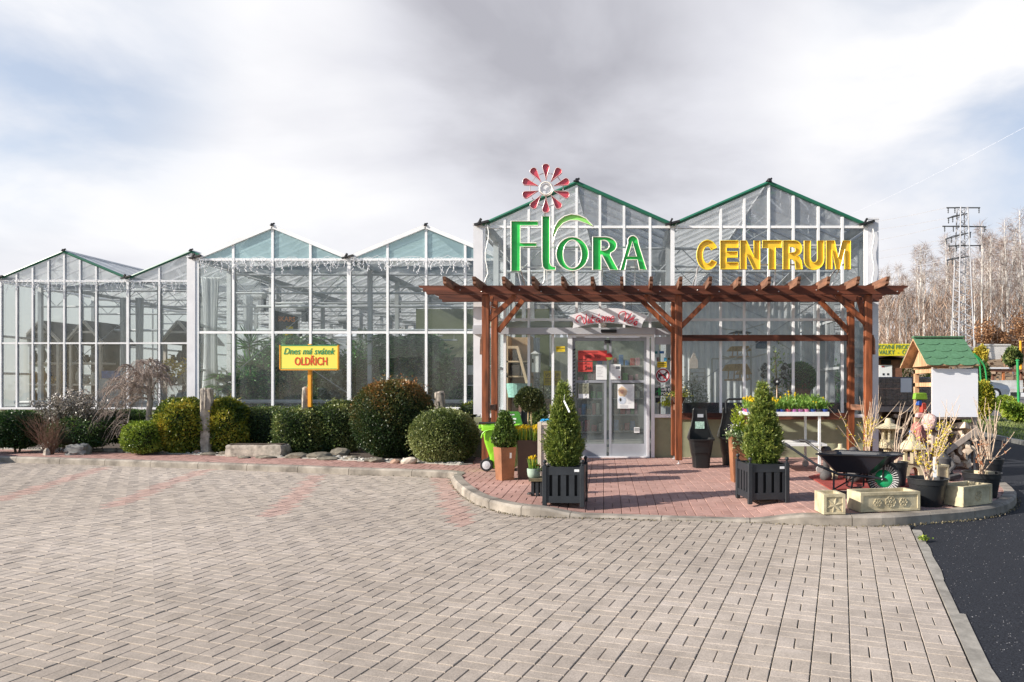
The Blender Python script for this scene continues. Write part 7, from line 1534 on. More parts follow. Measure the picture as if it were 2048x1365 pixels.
for pya,x0,x1,tilt in ((416,1893,1960,0),(432,1895,1937,-10),(453.5,1885,1972,1),(472,1890,1942,-14),(492,1896,1962,-1),(517,1893,1940,-8)):
    mb=MB(); a=P(x0,pya-tilt/2,Yy); b=P(x1,pya+tilt/2,Yy); mb.bar(a,b,.10,.09); a2=a.lerp(b,.35)-Vector((0,0,.0)); mb.path([a,a.lerp(b,.4)+Vector((0,.4,.15)),b],.03,4); o=mb.build('cross_arm',ARM,t)
    for q in (a.lerp(b,.05),a.lerp(b,.25),b.lerp(a,.03)): k=MB(); k.lathe([(.03,0),(.07,-.08),(.03,-.15),(.07,-.23),(.03,-.3),(.06,-.4),(.02,-.5)],q,8); k.build('insulator',ARM,o)
    wires.append((a,b))
for i,((a,b),(ty,tx)) in enumerate(zip(wires[:6],((428,1745),(436,1745),(470,1740),(486,1740),(500,1740),(525,1745)))):
    w_=thing('power_line','thin overhead wire running left from the pylon','power line',a,'overhead wires of the pylon'); e=P(tx-200,ty+14,150); pts=[a.lerp(e,k/10)-Vector((0,0,6*(k/10)*(1-k/10))) for k in range(11)]; mb=MB(); mb.path(pts,.03,3); mb.build('wire',M('wire_grey',(.30,.31,.34),.6),w_)
w_=thing('power_line','bright overhead wire rising to the top right corner','power line',P(1705,427,120)); mb=MB(); a=P(1705,427,160); b=P(2070,244,60); mb.path([a.lerp(b,k/10)-Vector((0,0,1.5*(k/10)*(1-k/10))) for k in range(11)],.012,3); mb.build('wire',M('wire_bright',(.55,.56,.6),.5),w_)
# ================= INSIDE THE SHOP =================
mb=MB(); xL=X(-40,Y1); zz4=f3['zg']
mb.quad((xL,DEPTH,0),(xr3,DEPTH,0),(xr3,DEPTH,zz4),(xL,DEPTH,zz4)); mb.build('rear_glazing',HZ,gh,recalc=False)
mb=MB(); x=xL
while x<xr3: mb.box(x-.04,DEPTH-.06,0,x+.04,DEPTH-.01,zz4); x+=1.65
for z_ in (.9,2.4,zz4): mb.box(xL,DEPTH-.09,z_-.04,xr3,DEPTH-.03,z_+.04)
mb.build('rear_frame',ALU,gh)
CUR=M('curtain_cloth',(.80,.81,.82),.9,.08,2.5,transl=.5,spec=.1)
def curtain(lb,x0,x1,Y,z0,z1,amp=.05,f=11,gather=0,part=None,seed=0):
    t=part or thing('curtain',lb,'curtain',((x0+x1)/2,Y,z0),'pale curtains inside the greenhouse'); n=max(24,int((x1-x0)*30)); mb=MB(); vs=[]; m=8
    for j in range(m+1):
        g=1-gather*math.sin(math.pi*j/m)
        for i in range(n+1):
            u_=i/n; vs.append(((x0+x1)/2+(u_-.5)*(x1-x0)*g,Y+amp*math.sin(u_*(x1-x0)*f*6.28+seed+.4*j/m)+.4*amp*math.sin(u_*37+seed),z0+(z1-z0)*j/m))
    mb.add(vs,[(j*(n+1)+i,j*(n+1)+i+1,(j+1)*(n+1)+i+1,(j+1)*(n+1)+i) for j in range(m) for i in range(n)]); mb.build('fabric',CUR,t,smooth=True); return t
for lb,a,b,Y,pt,pb,g in (('tied pale curtain at the left corner of the middle greenhouse',402,440,15.6,555,814,.3),('narrow pale curtain left of the gutter post in the far left greenhouse',242,256,18.5,596,812,.2),('narrow pale curtain right of the gutter post in the far left greenhouse',270,286,18.5,596,812,.2),('faded curtain seen behind the third bar of the middle greenhouse',488,505,20,590,760,.2),('pale curtain strip hanging at the left corner behind the entrance glazing',1006,1024,14.5,560,820,.1),('curtain strip left of the yellow entrance sign',1066,1080,16,676,800,.1)):
    curtain(lb,X(a,Y),X(b,Y),Y,Z(pb,Y),Z(pt,Y),gather=g,seed=a)
curtain('wide pleated grey curtain closing off the back of the right greenhouse bay',X(1362,15.2),X(1600,15.2),15.2,.12,Z(598,15.2),.035,7,seed=2)
curtain('darker pleated curtain along the right side of the right greenhouse bay',X(1602,15.4),X(1712,15.4),15.4,.12,Z(628,15.4),.05,5,seed=5)
# hazy backdrop plants: long benches with green mass
def foliage_mass(t,c,r,n,mat,ls,seed,lw=.5,p=2.5,shell=(.2,1.1)):
    q,nrm=ell_points(n,c,r,p,.2,seed,shell,zmin=.15); return leaves('foliage',q,nrm,ls,ls*lw,mat,t,jit=1.0)
TROP=bushmat('tropical_leaf',[(.03,.09,.03),(.07,.19,.05),(.20,.38,.13)],.25,.35); PALEP=bushmat('pale_plant',[(.22,.26,.18),(.38,.42,.32),(.6,.62,.52)],.2); FICUS=bushmat('ficus_leaf',[(.02,.09,.02),(.05,.21,.04),(.16,.40,.09)],.25,.3)
TERR=M('terracotta',(.34,.13,.075),.8,.2,5); 
rr=random.Random(31)
def indoor_plant(lb,px,pyt,Y,mat,n,ls,wpx,pot=TERR,seed=1,kind='bushy',pyb=812,name='potted_plant'):
    cx=X(px,Y); zb_=.12; ztop=Z(pyt,Y); t=thing(name,lb,'potted plant',(cx,Y,zb_)); r=wpx*Y/F/2
    mb=MB(); mb.lathe([(.13,0),(.18,.36),(.20,.37),(.20,.42),(.17,.42),(.15,.38)],(cx,Y,zb_),16,cap=False); mb.lathe([(0,.37),(.16,.38)],(cx,Y,zb_),16,cap=False); mb.build('pot',pot,t)
    mb=MB(); mb.path([(cx,Y,zb_+.3),(cx+.03,Y,(zb_+ztop)/2),(cx-.02,Y,ztop-.15)],[.03,.022,.01],6)
    if kind=='palm':
        pts=[];dr=[];w_=[]
        for k in range(22):
            a=k*2.4; st_=Vector((cx,Y,ztop-.35-.25*(k%3))); l_=r*rr.uniform(.8,1.25); path=[st_+Vector((math.cos(a)*l_*f,math.sin(a)*l_*f,.45*l_*math.sin(f*2.3)-.25*l_*f*f)) for f in (0,.25,.5,.75,1)]; mb.path(path,.006,4)
            for u_,v_ in zip(path,path[1:]):
                for q in range(8):
                    p=u_.lerp(v_,q/8)
                    for s in (-1,1): pts.append(p); dr.append(Vector((-math.sin(a)*s+math.cos(a)*.7,math.cos(a)*s+math.sin(a)*.7,-.25)))
        leaves('foliage',np.array(pts),np.array(dr),ls,ls*.12,mat,t,jit=.15)
    elif kind=='spiky':
        pts=[];dr=[]
        for z_ in (ztop-.25,ztop-.75):
            for k in range(60): a=rr.uniform(0,6.28); e_=rr.uniform(-.3,1.3); pts.append((cx+rr.gauss(0,.03),Y,z_+rr.uniform(-.08,.08))); dr.append((math.cos(a)*math.cos(e_),math.sin(a)*math.cos(e_),math.sin(e_)))
        leaves('foliage',np.array(pts),np.array(dr),r*1.0,.035,mat,t,jit=.1)
    else: foliage_mass(t,(cx,Y,(zb_+.45+ztop)/2),(r,r,(ztop-zb_-.45)/2),n,mat,ls,seed)
    mb.build('stem',BARK,t); return t
IP=[('spiky yucca at the left of the middle greenhouse behind the glass',500,672,16.2,TROP,0,0,80,'spiky'),('bushy ficus low behind the glass left of the yellow sign',488,742,15.8,FICUS,1500,.10,50,'bushy'),('dark leafy ficus behind the glass beside the yucca',528,700,16.6,FICUS,2200,.11,64,'bushy'),
('dense dark plant directly behind the yellow sign',575,690,16.4,TROP,2400,.12,70,'bushy'),('tall palm whose fronds show above the yellow sign',600,668,17.2,TROP,0,.30,110,'palm'),('large leaved plant right of the orange sign post',648,700,16.2,TROP,1500,.18,56,'bushy'),('pale grassy plant in a terracotta pot right of the sign post',668,745,15.9,PALEP,1200,.12,40,'bushy'),
('bright green climber column left of the pale tree stump',715,690,16.4,FICUS,1600,.09,30,'bushy'),('pale dried hanging plant above the black brand stand',738,668,16.8,PALEP,1600,.14,60,'bushy'),('broad leaved palm in the middle of the right hand bay',812,664,16.6,TROP,0,.36,120,'palm'),('leafy plant behind the rusty ball bush',790,715,16.1,TROP,1600,.14,70,'bushy'),
('tall large leaved tree left of the doorway',842,672,17.4,TROP,1100,.24,70,'bushy'),('drooping plant hanging right of the tall tree',868,700,16.4,TROP,700,.22,56,'bushy'),('dark plant in the lower right pane of the middle greenhouse',905,755,15.7,TROP,900,.12,60,'bushy'),('grey green plants at the right end of the middle greenhouse',940,700,15.8,TROP,700,.12,30,'bushy'),
('small palm in the lower left pane of the middle greenhouse',455,730,15.7,TROP,0,.22,60,'palm')]
for i,(lb,px,pyt,Y,m,n,ls,w_,k) in enumerate(IP): indoor_plant(lb,px,pyt,Y,m,n,ls,w_,seed=i+3,kind=k)
# dark shelving mass and brand stands
BLK=M('display_black',(.015,.016,.02),.5,.2,4); ORG=M('brand_orange',(.80,.22,.02),.5,.1)
t=thing('brand_banner','hanging black banner with orange capital letters above the yucca','banner',P(575,700,17)); Yb_=17
mb=MB(); mb.add([P(549,621,Yb_),P(596,634,Yb_+.4),P(596,664,Yb_+.4),P(547,664,Yb_)]+[P(549,621,Yb_+.03),P(596,634,Yb_+.43),P(596,664,Yb_+.43),P(547,664,Yb_+.03)],[(0,1,2,3),(7,6,5,4),(0,4,5,1),(1,5,6,2),(2,6,7,3),(3,7,4,0)]); mb.build('panel',BLK,t)
text_mesh('FISKARS',.17,.002,ORG,t,P(568,643,Yb_+.12),rz=24,fit=.50,bold=.004)
mb=MB(); mb.box(X(551,Yb_),Yb_+.1,Z(700,Yb_),X(557,Yb_),Yb_+.14,Z(664,Yb_)); mb.box(X(587,Yb_),Yb_+.3,Z(700,Yb_),X(592,Yb_),Yb_+.34,Z(664,Yb_)); mb.build('stand',BLK,t)
mb=MB(); mb.box(X(562,Yb_),Yb_+.2,Z(690,Yb_),X(577,Yb_),Yb_+.24,Z(652,Yb_)); mb.build('yellow_goods',YLW,t)
Yb_=16.5; t=thing('brand_stand','black display stand with orange lettering behind the rusty ball bush','display stand',P(780,800,Yb_)); mb=MB(); mb.box(X(744,Yb_),Yb_,Z(735,Yb_),X(818,Yb_),Yb_+.5,Z(713,Yb_)); mb.build('header',BLK,t)
text_mesh('FISKARS',.15,.002,ORG,t,P(768,725,Yb_-.01),fit=X(790,Yb_)-X(748,Yb_),bold=.004); 
for a in (746,815): mb=MB(); mb.box(X(a,Yb_),Yb_,.12,X(a+3,Yb_),Yb_+.06,Z(735,Yb_)); mb.build('post',BLK,t)
for z_ in (760,785): mb=MB(); mb.box(X(746,Yb_),Yb_+.05,Z(z_+1.5,Yb_),X(817,Yb_),Yb_+.4,Z(z_,Yb_)); mb.build('shelf',BLK,t)
for lb,a,b,c,d,m,nm,cat in (('white fabric bag lying on the black brand stand',757,773,702,714,PAPW,'bag','bag'),('garden gnome bottle with a red top standing on the brand stand',793,798,693,712,NRED,'bottle','bottle')):
    t=thing(nm,lb,cat,P((a+b)/2,d,Yb_+.2)); mb=MB(); mb.blob(((X(a,Yb_)+X(b,Yb_))/2,Yb_+.25,(Z(c,Yb_)+Z(d,Yb_))/2),((b-a)*Yb_/F/2,.09,(d-c)*Yb_/F/2),3,.2,2); mb.build('body',m,t,smooth=True)
for a0,a1,b,Y,lb in ((818,884,671,17.5,'white tube lamp under the truss above the doorway'),(853,913,680,17.5,'lower white tube lamp right above the doorway')):
    t=thing('tube_lamp',lb,'lamp',P(a0,b,Y)); mb=MB(); mb.box(X(a0,Y),Y,Z(b+1.5,Y),X(a1,Y),Y+.12,Z(b-1,Y)); mb.build('tube',MATS['white_metal'],t); mb=MB(); 
    for a in (a0+5,a1-5): mb.path([P(a,b-1,Y),P(a,b-10,Y)],.006,4)
    mb.build('hanger',GALV,t)
t=thing('shop_sign','small green and pink signs on a dark table near the doorway','sign',P(875,770,17)); mark(t,'green_panel',[(863,747,879,757)],M('sign_leaf_green',(.05,.35,.10),.5),17); mark(t,'pink_panel',[(882,749,892,759)],M('sign_pink',(.6,.1,.15),.5),17); mark(t,'white_panel',[(866,758,882,766)],PAPW,17)
text_mesh('OVO',.09,.001,PAPW,t,P(871,755,16.99))
t=thing('sales_table','dark sales table with boxes behind the lower right panes','table',P(900,810,16.3)); mb=MB(); mb.box(X(880,16.3),16.3,Z(790,16.3),X(945,16.3),17.0,Z(786,16.3)); mb.build('top',BLK,t)
for a in (883,940): mb=MB(); mb.box(X(a,16.3),16.35,.12,X(a+2,16.3),16.9,Z(790,16.3)); mb.build('leg',BLK,t)
for k,(a,b,c,m,lb) in enumerate(((884,902,774,BLK,'black crate on the dark sales table'),(905,925,776,TERR,'terracotta tray of heather on the sales table'),(928,944,790,PAPW,'white box at the right end of the sales table'))):
    g=thing('crate',lb,'crate',P((a+b)/2,786,16.5)); mb=MB(); mb.cbox((X((a+b)/2,16.5),16.6,(Z(786,16.5)+Z(c,16.5))/2+.01),((b-a)*16.5/F,.3,abs(Z(c,16.5)-Z(786,16.5))),0,.01); mb.build('body',m,g)
t=thing('wall_poster','white poster with dark picture at the right end of the middle greenhouse','poster',P(942,770,15.4)); mb=MB(); mb.box(X(935,15.4),15.4,Z(772,15.4),X(948,15.4),15.42,Z(731,15.4)); mb.build('sheet',PAPW,t); mark(t,'picture',[(935.5,750,947.5,770)],MATS['picture_grey'],15.4)
# fan heaters hanging from the trusses
for px,py,Y,lb in ((517,590,18.3,'round fan heater hanging by the left truss post'),(603,616,21,'round fan heater hanging in the middle of the middle greenhouse'),(686,640,23,'fan heater hanging near the second gutter'),(790,600,22,'fan heater hanging in the right bay of the middle greenhouse'),(118,640,22,'fan heater hanging in the far left greenhouse')):
    t=thing('fan_heater',lb,'heater',P(px,py,Y)); c=P(px,py,Y); mb=MB(); mb.lathe([(.06,-.15),(.13,-.12),(.14,.0),(.14,.16),(.06,.2)],(0,0,0),16); mb.v=[(c[0]+z,c[1]+x,c[2]+y) for x,y,z in mb.v]; mb.build('housing',GALV,t,smooth=35); mb=MB(); mb.cbox((c[0]+.10,c[1],c[2]-.25),(.14,.14,.35)); mb.build('duct',M('duct_dark',(.10,.11,.13),.6),t)
# ---- display huts in the far left greenhouse ----
DW=M('display_wood',(.50,.45,.40),.8,.25,3,stretch=(3,3,1)); DR=M('display_roof',(.10,.095,.10),.85,.2,4)
for (xa_,xf0,xf1,zap,lb,seed) in ((82,42,122,641,'left gabled display hut with yellow pots on its shelves',1),(169,133,206,641,'middle gabled display hut with dark jars on its shelves',2),(357,322,395,641,'right gabled display hut with pale vases and yellow flowers',3)):
    Y=19.2; x0,xm_,x1=X(xf0,Y),X(xa_,Y),X(xf1,Y); t=thing('display_hut',lb,'display shelf',(xm_,Y,.12),'gabled display huts in the far left greenhouse'); ze_,za=Z(684,Y),Z(zap,Y)
    for s,xe in ((-1,x0),(1,x1)):
        mb=MB(); mb.add([(xe,Y,ze_),(xm_,Y,za),(xm_,Y+1.3,za),(xe,Y+1.3,ze_),(xe,Y,ze_-.05),(xm_,Y,za-.06),(xm_,Y+1.3,za-.06),(xe,Y+1.3,ze_-.05)],[(0,1,2,3),(7,6,5,4),(0,4,5,1),(1,5,6,2),(2,6,7,3),(3,7,4,0)]); mb.build('roof',DR,t)
        mb=MB(); mb.bar((xe,Y-.03,ze_-.02),(xm_,Y-.03,za-.03),.05,.09,up=(0,1,0)); mb.build('bargeboard',DW,t)
    mb=MB(); mb.bar(((x0+xm_)/2,Y,(ze_+za)/2-.03),((x1+xm_)/2,Y,(ze_+za)/2-.03),.04,.06); mb.build('collar_beam',DW,t)
    for xx_ in (x0+.1,x1-.1):
        mb=MB(); mb.box(xx_-.035,Y,.12,xx_+.035,Y+.07,ze_); mb.build('post',DW,t)
    for z_ in (725,768,805):
        mb=MB(); mb.box(x0+.08,Y+.02,Z(z_,Y)-.05,x1-.08,Y+.6,Z(z_,Y)); mb.build('shelf',DW,t)
    mb=MB(); mb.box(x0+.1,Y+.75,.12,x1-.1,Y+.78,ze_); mb.build('back_panel',M('hut_back',(.055,.05,.06),.9,.4,6),t)
    pm=[(M('vase_ochre',(.42,.28,.09),.5,.3,9),M('jar_dark',(.05,.05,.055),.4,.2),M('vase_pale',(.42,.42,.38),.5,.2))[j] for j in ((0,1,0),(1,1,2),(2,1,2))[seed-1]]
    nm3=('top','middle','lowest')
    for j,z_ in enumerate((725,768,805)):
        for k in range(4):
            g=thing('vase','%s jar on the %s shelf of the %s display hut'%(('ochre','dark','pale')[(0,1,0,1,1,2,2,1,2)[(seed-1)*3+(j+1)%3]],nm3[j],('left','middle','right')[seed-1]),'vase',(x0+.2+(x1-x0-.4)*k/3,Y+.2,Z(z_,Y)),'jars on the display huts'); c=(x0+.2+(x1-x0-.4)*k/3,Y+.2,Z(z_,Y)); hh=.22+.12*((k*7+j*3+seed)%3)
            mb=MB(); mb.lathe([(.05,0),(.10,hh*.35),(.09,hh*.6),(.045,hh*.85),(.06,hh)],c,12); mb.build('body',pm[(j+1)%3],g,smooth=True)
t=thing('blue_print_box','pale blue printed box on a white table between the display huts','box',P(220,757,18.6)); mb=MB(); mb.box(X(203,18.6),18.6,Z(757,18.6),X(238,18.6),18.9,Z(742,18.6)); mb.build('body',M('box_blue_print',(.16,.25,.55),.5,.5,9),t)
t=thing('white_table','white cloth covered table between the display huts','table',P(220,815,18.6)); mb=MB(); mb.box(X(198,18.6),18.6,.12,X(243,18.6),19.2,Z(758,18.6)); mb.build('cloth',M('cloth_white',(.7,.7,.7),.8,.1),t)
t=thing('flower_display','yellow artificial flowers on the right gabled display hut','flowers',P(350,745,19)); q=np.array([(X(350,19)+rr.gauss(0,.22),19,Z(738,19)+rr.gauss(0,.12)) for _ in range(260)]); leaves('blooms',q,np.tile([0,-1,.3],(260,1)),.09,.07,bushmat('silk_yellow',[(.5,.35,.02),(.8,.6,.04),(.85,.75,.2)],.2),t)
# ---- behind the entrance glazing: shelves, ladder, boxes ----
YI=13.2; PLY=M('plywood',(.66,.48,.32),.7,.15,2.5); CARD=M('cardboard',(.42,.29,.18),.85,.15,6); WIK=M('wicker_dark',(.06,.048,.045),.75,.4,40,bump=.004,bscale=80)
t=thing('display_shelf','plywood shelf unit with wicker planters behind the left entrance glazing','shelf',P(1040,815,YI)); 
for a in (1013,1058): mb=MB(); mb.box(X(a,YI),YI,.12,X(a+3,YI),YI+.4,Z(672,YI)); mb.build('side_panel',PLY,t)
for z_ in (722,752,775): mb=MB(); mb.box(X(1013,YI),YI,Z(z_+3,YI),X(1061,YI),YI+.4,Z(z_,YI)); mb.build('shelf_board',PLY,t)
mb=MB(); mb.box(X(1013,YI),YI+.4,.12,X(1061,YI),YI+.42,Z(672,YI)); mb.build('back_panel',CARD,t)
for k,(a,b,z0,z1,lb) in enumerate(((1022,1040,751,731,'left dark wicker planter on the middle shelf behind the glazing'),(1041,1060,751,731,'right dark wicker planter on the middle shelf behind the glazing'),(1024,1036,721,700,'dark pot on the upper shelf behind the glazing'))):
    g=thing('wicker_planter',lb,'planter',P((a+b)/2,z0,YI+.1)); mb=MB(); mb.cbox((X((a+b)/2,YI),YI+.16,(Z(z0,YI)+Z(z1,YI))/2),((b-a)*YI/F*.9,.25,(z0-z1)*YI/F),0,.012,1.1); mb.build('body',WIK,g)
g=thing('step_ladder','plain wooden step ladder leaning in front of the shelf unit','ladder',P(1045,815,YI-.3)); Yl_=YI-.3
mb=MB(); mb.bar(P(1035,695,Yl_),P(1066,812,Yl_),.05,.07,up=(0,1,0)); mb.bar(P(1015,695,Yl_),P(1037,695,Yl_),.05,.05); mb.build('stile',PLY,g); mb=MB(); mb.bar(P(1018,697,Yl_+.5),P(1012,812,Yl_+.5),.05,.06,up=(0,1,0)); mb.build('rear_leg',PLY,g)
g=thing('lampshade','pale turquoise fringed basket low behind the left entrance glazing','basket',P(1035,800,YI-.4)); mb=MB(); mb.lathe([(.20,0),(.22,.12),(.25,.26),(.24,.26)],P(1038,795,YI-.4),20); mb.build('body',M('turquoise_fringe',(.32,.58,.50),.8,.3,35),g)
g=thing('letter_box','white letter box house with a dark slot behind the entrance glazing','letter box',P(1070,745,YI)); mb=MB(); mb.box(X(1063,YI),YI,Z(745,YI),X(1077,YI),YI+.3,Z(708,YI)); mb.build('body',PAPW,g); mb=MB(); mb.prism([(X(1061,YI),Z(708,YI)),(X(1079,YI),Z(708,YI)),(X(1070,YI),Z(702,YI))],YI-.03,YI+.33,'y'); mb.build('roof',ALW,g); mark(g,'slot',[(1064,718,1067,726)],INK,YI)
indoor_plant('silvery olive bush behind the yellow entrance sign',1088,752,13.4,PALEP,900,.05,44,seed=61); g=thing('cardboard_box','open cardboard box low behind the entrance glazing','box',P(1100,808,13)); mb=MB(); mb.cbox((X(1097,13),13.1,Z(803,13)-.1),(.28,.25,.28),.1,.005); mb.build('body',CARD,g)
# ---- behind the right glazing ----
Yx=12.9; WST=M('white_stick',(.62,.60,.54),.6,.1)
t=thing('wicker_bench','long dark wicker bench behind the lower edge of the right glazing','bench',P(1520,826,12.6)); mb=MB(); mb.box(X(1368,12.6),12.45,.12,X(1700,12.6),12.9,Z(806,12.6)); mb.build('body',WIK,t)
def feeder(lb,px,pyt,pyb,wpx,Y,thatch=True):
    t=thing('bird_feeder',lb,'bird feeder',P(px,pyb,Y)); cx=X(px,Y); w_=wpx*Y/F; z1,z0=Z(pyt,Y),Z(pyb,Y); h=z1-z0
    m=M('thatch',(.58,.40,.20),.9,.35,30,bump=.01,bscale=60,stretch=(1,1,.3)) if thatch else DR
    mb=MB(); mb.prism([(cx-w_/2,z1-h*.42),(cx-w_*.36,z1-h*.05),(cx+w_*.36,z1),(cx+w_/2,z1-h*.40)],Y-.13,Y+.13,'y') if thatch else mb.prism([(cx-w_/2,z1-h*.4),(cx,z1),(cx+w_/2,z1-h*.4)],Y-.13,Y+.13,'y'); mb.build('roof',m,t)
    mb=MB(); 
    for s in (-.32,-.1,.14,.34): mb.path([(cx+w_*s,Y-.08,z0+.03),(cx+w_*s*.9,Y-.08,z1-h*.38)],.012,6)
    mb.box(cx-w_*.4,Y-.12,z0,cx+w_*.4,Y+.12,z0+.03); mb.build('frame',PLY,t); return t
feeder('bird feeder with a straight thatched roof hanging in the upper window',1478,693,716,46,Yx); feeder('thatched bird house low behind the glazing',1472,728,762,54,Yx); feeder('conical straw bird house in front of the thatched one',1487,742,760,30,Yx-.2)
feeder('little dark roofed bird table near the top of the glazing',1480,661,676,44,Yx,False)
t=thing('blue_bird_box','blue and brown bird box hanging beside the thatched feeder','bird box',P(1522,700,Yx)); mb=MB(); mb.box(X(1514,Yx),Yx,Z(697,Yx),X(1535,Yx),Yx+.15,Z(682,Yx)); mb.build('body',M('birdbox_blue',(.08,.14,.22),.6,.3,20),t); mb=MB(); mb.prism([(X(1511,Yx),Z(683,Yx)),(X(1538,Yx),Z(683,Yx)),(X(1525,Yx),Z(677,Yx))],Yx-.02,Yx+.17,'y'); mb.build('roof',CARD,t)
t=thing('display_rod','pair of pale wooden hanging branches crossing the glazing','branch',P(1500,705,Yx)); mb=MB(); mb.path([P(1442,712,Yx-.2),P(1470,720,Yx-.2),P(1510,714,Yx-.2),P(1538,706,Yx-.2)],.014,6); mb.path([P(1445,658,Yx-.2),P(1480,662,Yx-.2),P(1530,648,Yx-.2)],.011,6); 
mb.build('branch',WST,t,smooth=True)
t=thing('rod_stand','thin white rectangular display frame behind the glazing','frame',P(1450,806,Yx)); mb=MB(); 
for a,b in (((1424,718),(1424,806)),((1424,718),(1500,718)),((1502,690),(1502,806))): mb.path([P(*a,Yx),P(*b,Yx)],.013,6)
mb.build('rods',WST,t)
for a,lb in ((1530,'dark lantern figure with white ribbons left of the flower stake'),(1570,'white ribboned lantern figure beside the topiary ball')):
    t=thing('window_figure',lb,'decoration',P(a,806,Yx)); c=P(a,745,Yx); mb=MB(); mb.lathe([(.05,0),(.09,.05),(.07,.14),(.09,.2),(.02,.3)],(c[0],Yx,c[2]-.12),10); mb.build('lantern',BLK,t); q=np.array([(c[0]+rr.gauss(0,.06),Yx-.1,c[2]+rr.gauss(-.02,.09)) for _ in range(70)]); leaves('ribbons',q,np.tile([0,-1,-.4],(70,1)),.10,.035,M('ribbon_white',attr=[(.45,.45,.43),(.8,.8,.78)],rough=.6),t); mb=MB(); mb.path([(c[0]-.05,Yx,c[2]-.1),P(a-6,806,Yx)],.008,5); mb.path([(c[0]+.05,Yx,c[2]-.1),P(a+8,806,Yx)],.008,5); mb.build('legs',PLY,t)
t=thing('flower_stake','black metal flower on a pale stick beside the daffodils','stake',P(1554,806,11.2)); c=P(1554,764,11.2); mb=MB(); 
for k in range(6): a=k*1.047; mb.blob((c[0]+.045*math.cos(a),11.2,c[2]+.045*math.sin(a)),(.026,.01,.026),k,.02,1)
mb.build('petals',INK,t,smooth=True); mb=MB(); mb.path([(c[0],11.21,c[2]-.04),(c[0],11.21,c[2]-.42)],.009,6); mb.build('stick',PLY,t); mb=MB(); mb.blob((c[0],11.19,c[2]),(.02,.012,.02),1,.02,1); mb.build('centre',PAPW,t,smooth=True)
t=thing('topiary_ball','dark green topiary ball in a terracotta pot behind the right glazing','topiary',P(1597,806,12.9)); c=P(1599,756,13); q,nrm=ell_points(5000,c,(.30,.28,.27),2,.03,9); leaves('foliage',q,nrm,.05,.02,FICUS,t); mb=MB(); mb.blob(c,(.27,.25,.25),2,.03,2); mb.build('dark_core',MATS['leaf_core'],t); mb=MB(); mb.lathe([(.16,-.48),(.22,-.18),(.24,-.17),(.24,-.10),(.2,-.1)],(c[0],c[1],c[2]),20); mb.build('pot',TERR,t,smooth=35)
indoor_plant('silver leaved bush behind the glazing right of the middle post',1385,752,13.1,PALEP,1500,.05,60,seed=71); indoor_plant('bright leaved climber at the top of the right glazing',1552,690,13.6,LIME,500,.06,34,seed=72)
t=thing('framed_picture','thin framed grid picture standing behind the glazing','picture',P(1392,770,13)); mb=MB(); 
for a,b in (((1380,738),(1410,738)),((1380,763),(1410,763)),((1380,738),(1380,763)),((1410,738),(1410,763)),((1380,746),(1410,746)),((1380,754),(1410,754))): mb.path([P(*a,13),P(*b,13)],.008,5)
mb.build('frame',WST,t)
t=thing('house_model','pale grey wooden house with a pointed roof behind the glazing','model house',P(1388,735,13.3)); mb=MB(); mb.prism([(X(1380,13.3),Z(738,13.3)),(X(1380,13.3),Z(722,13.3)),(X(1388,13.3),Z(705,13.3)),(X(1396,13.3),Z(722,13.3)),(X(1396,13.3),Z(738,13.3))],13.3,13.5,'y'); mb.build('body',M('model_grey',(.35,.31,.29),.7,.2),t)
# plants filling the far half of the shop
for k,(px0,px1,Y,m) in enumerate(((60,250,26,TROP),(300,420,27,PALEP),(450,640,27,TROP),(640,830,28,FICUS),(1060,1200,24,TROP),(1215,1360,24,FICUS))):
    t=thing('plant_bench','long bench of green plants far %s'%('behind the two left display huts','behind the right display hut','behind the yucca and the sign','left of the olive wall','behind the entrance glazing','behind the glass door')[k],'plant bench',(X((px0+px1)/2,Y),Y,.12))
    w_=(px1-px0)*Y/F/2; foliage_mass(t,(X((px0+px1)/2,Y),Y,1.15),(w_,.8,.9),2600,m,.2,k+80,.5,4); mb=MB(); mb.box(X(px0,Y),Y-.6,.7,X(px1,Y),Y+.6,.78); mb.build('top',GALV,t)
    for a in (px0+3,px1-3): mb=MB(); mb.box(X(a,Y)-.03,Y-.5,.12,X(a,Y)+.03,Y+.5,.7); mb.build('leg',GALV,t)
# ---- icicle light chains along the gutters ----
ICE=M('fairy_light_wire',(.82,.82,.84),.4,.05)
def icicles(lb,px0,px1,Y,py,seed,drop=26,sag=6,part=None,step=7.0):
    Yi=Y-.10; t=thing('light_chain',lb,'light chain',P(px0,py,Yi),'white icicle light chains along the greenhouse fronts'); rr=random.Random(seed); n=int((px1-px0)/6); base=[(px0+(px1-px0)*k/n,py+sag*math.sin(k*.55)*rr.uniform(.2,1)+rr.uniform(-2,2)) for k in range(n+1)]
    r=.0055; mb=MB(); mb.path([P(a,b,Yi) for a,b in base],r,5); mb.build('main_wire',ICE,t); mb=MB(); px_=px0+2
    for i in range(int((px1-px0)/step)):
        a=px0+2+i*step; L_=drop*rr.uniform(.25,1); p=[(a,py)]; x=a; y=py
        while y<py+L_: x+=rr.uniform(-3.2,3.2); y+=rr.uniform(2.5,5); p.append((x,y))
        pts=[P(q[0],q[1],Yi-.02*rr.random()) for q in p]; mb.path(pts,r,4)
        for q in p[1:]:
            if rr.random()<.7: dx_=rr.uniform(-4,4); mb.path([P(q[0],q[1],Yi-.01),P(q[0]+dx_,q[1]+rr.uniform(1,4),Yi-.02)],r*1.25,4)
    mb.build('icicle_strands',ICE,t); return t
icicles('icicle light chain along the far left greenhouse front',3,257,Y1,561,1,24,2); icicles('icicle light chain on the short bay left of the corner sheet',259,376,Y1,562,2,26,2)
icicles('icicle light chain under the first cyan gable',398,698,Y2,518,3,26,4); icicles('icicle light chain under the second cyan gable',700,944,Y2,516,4,28,4)

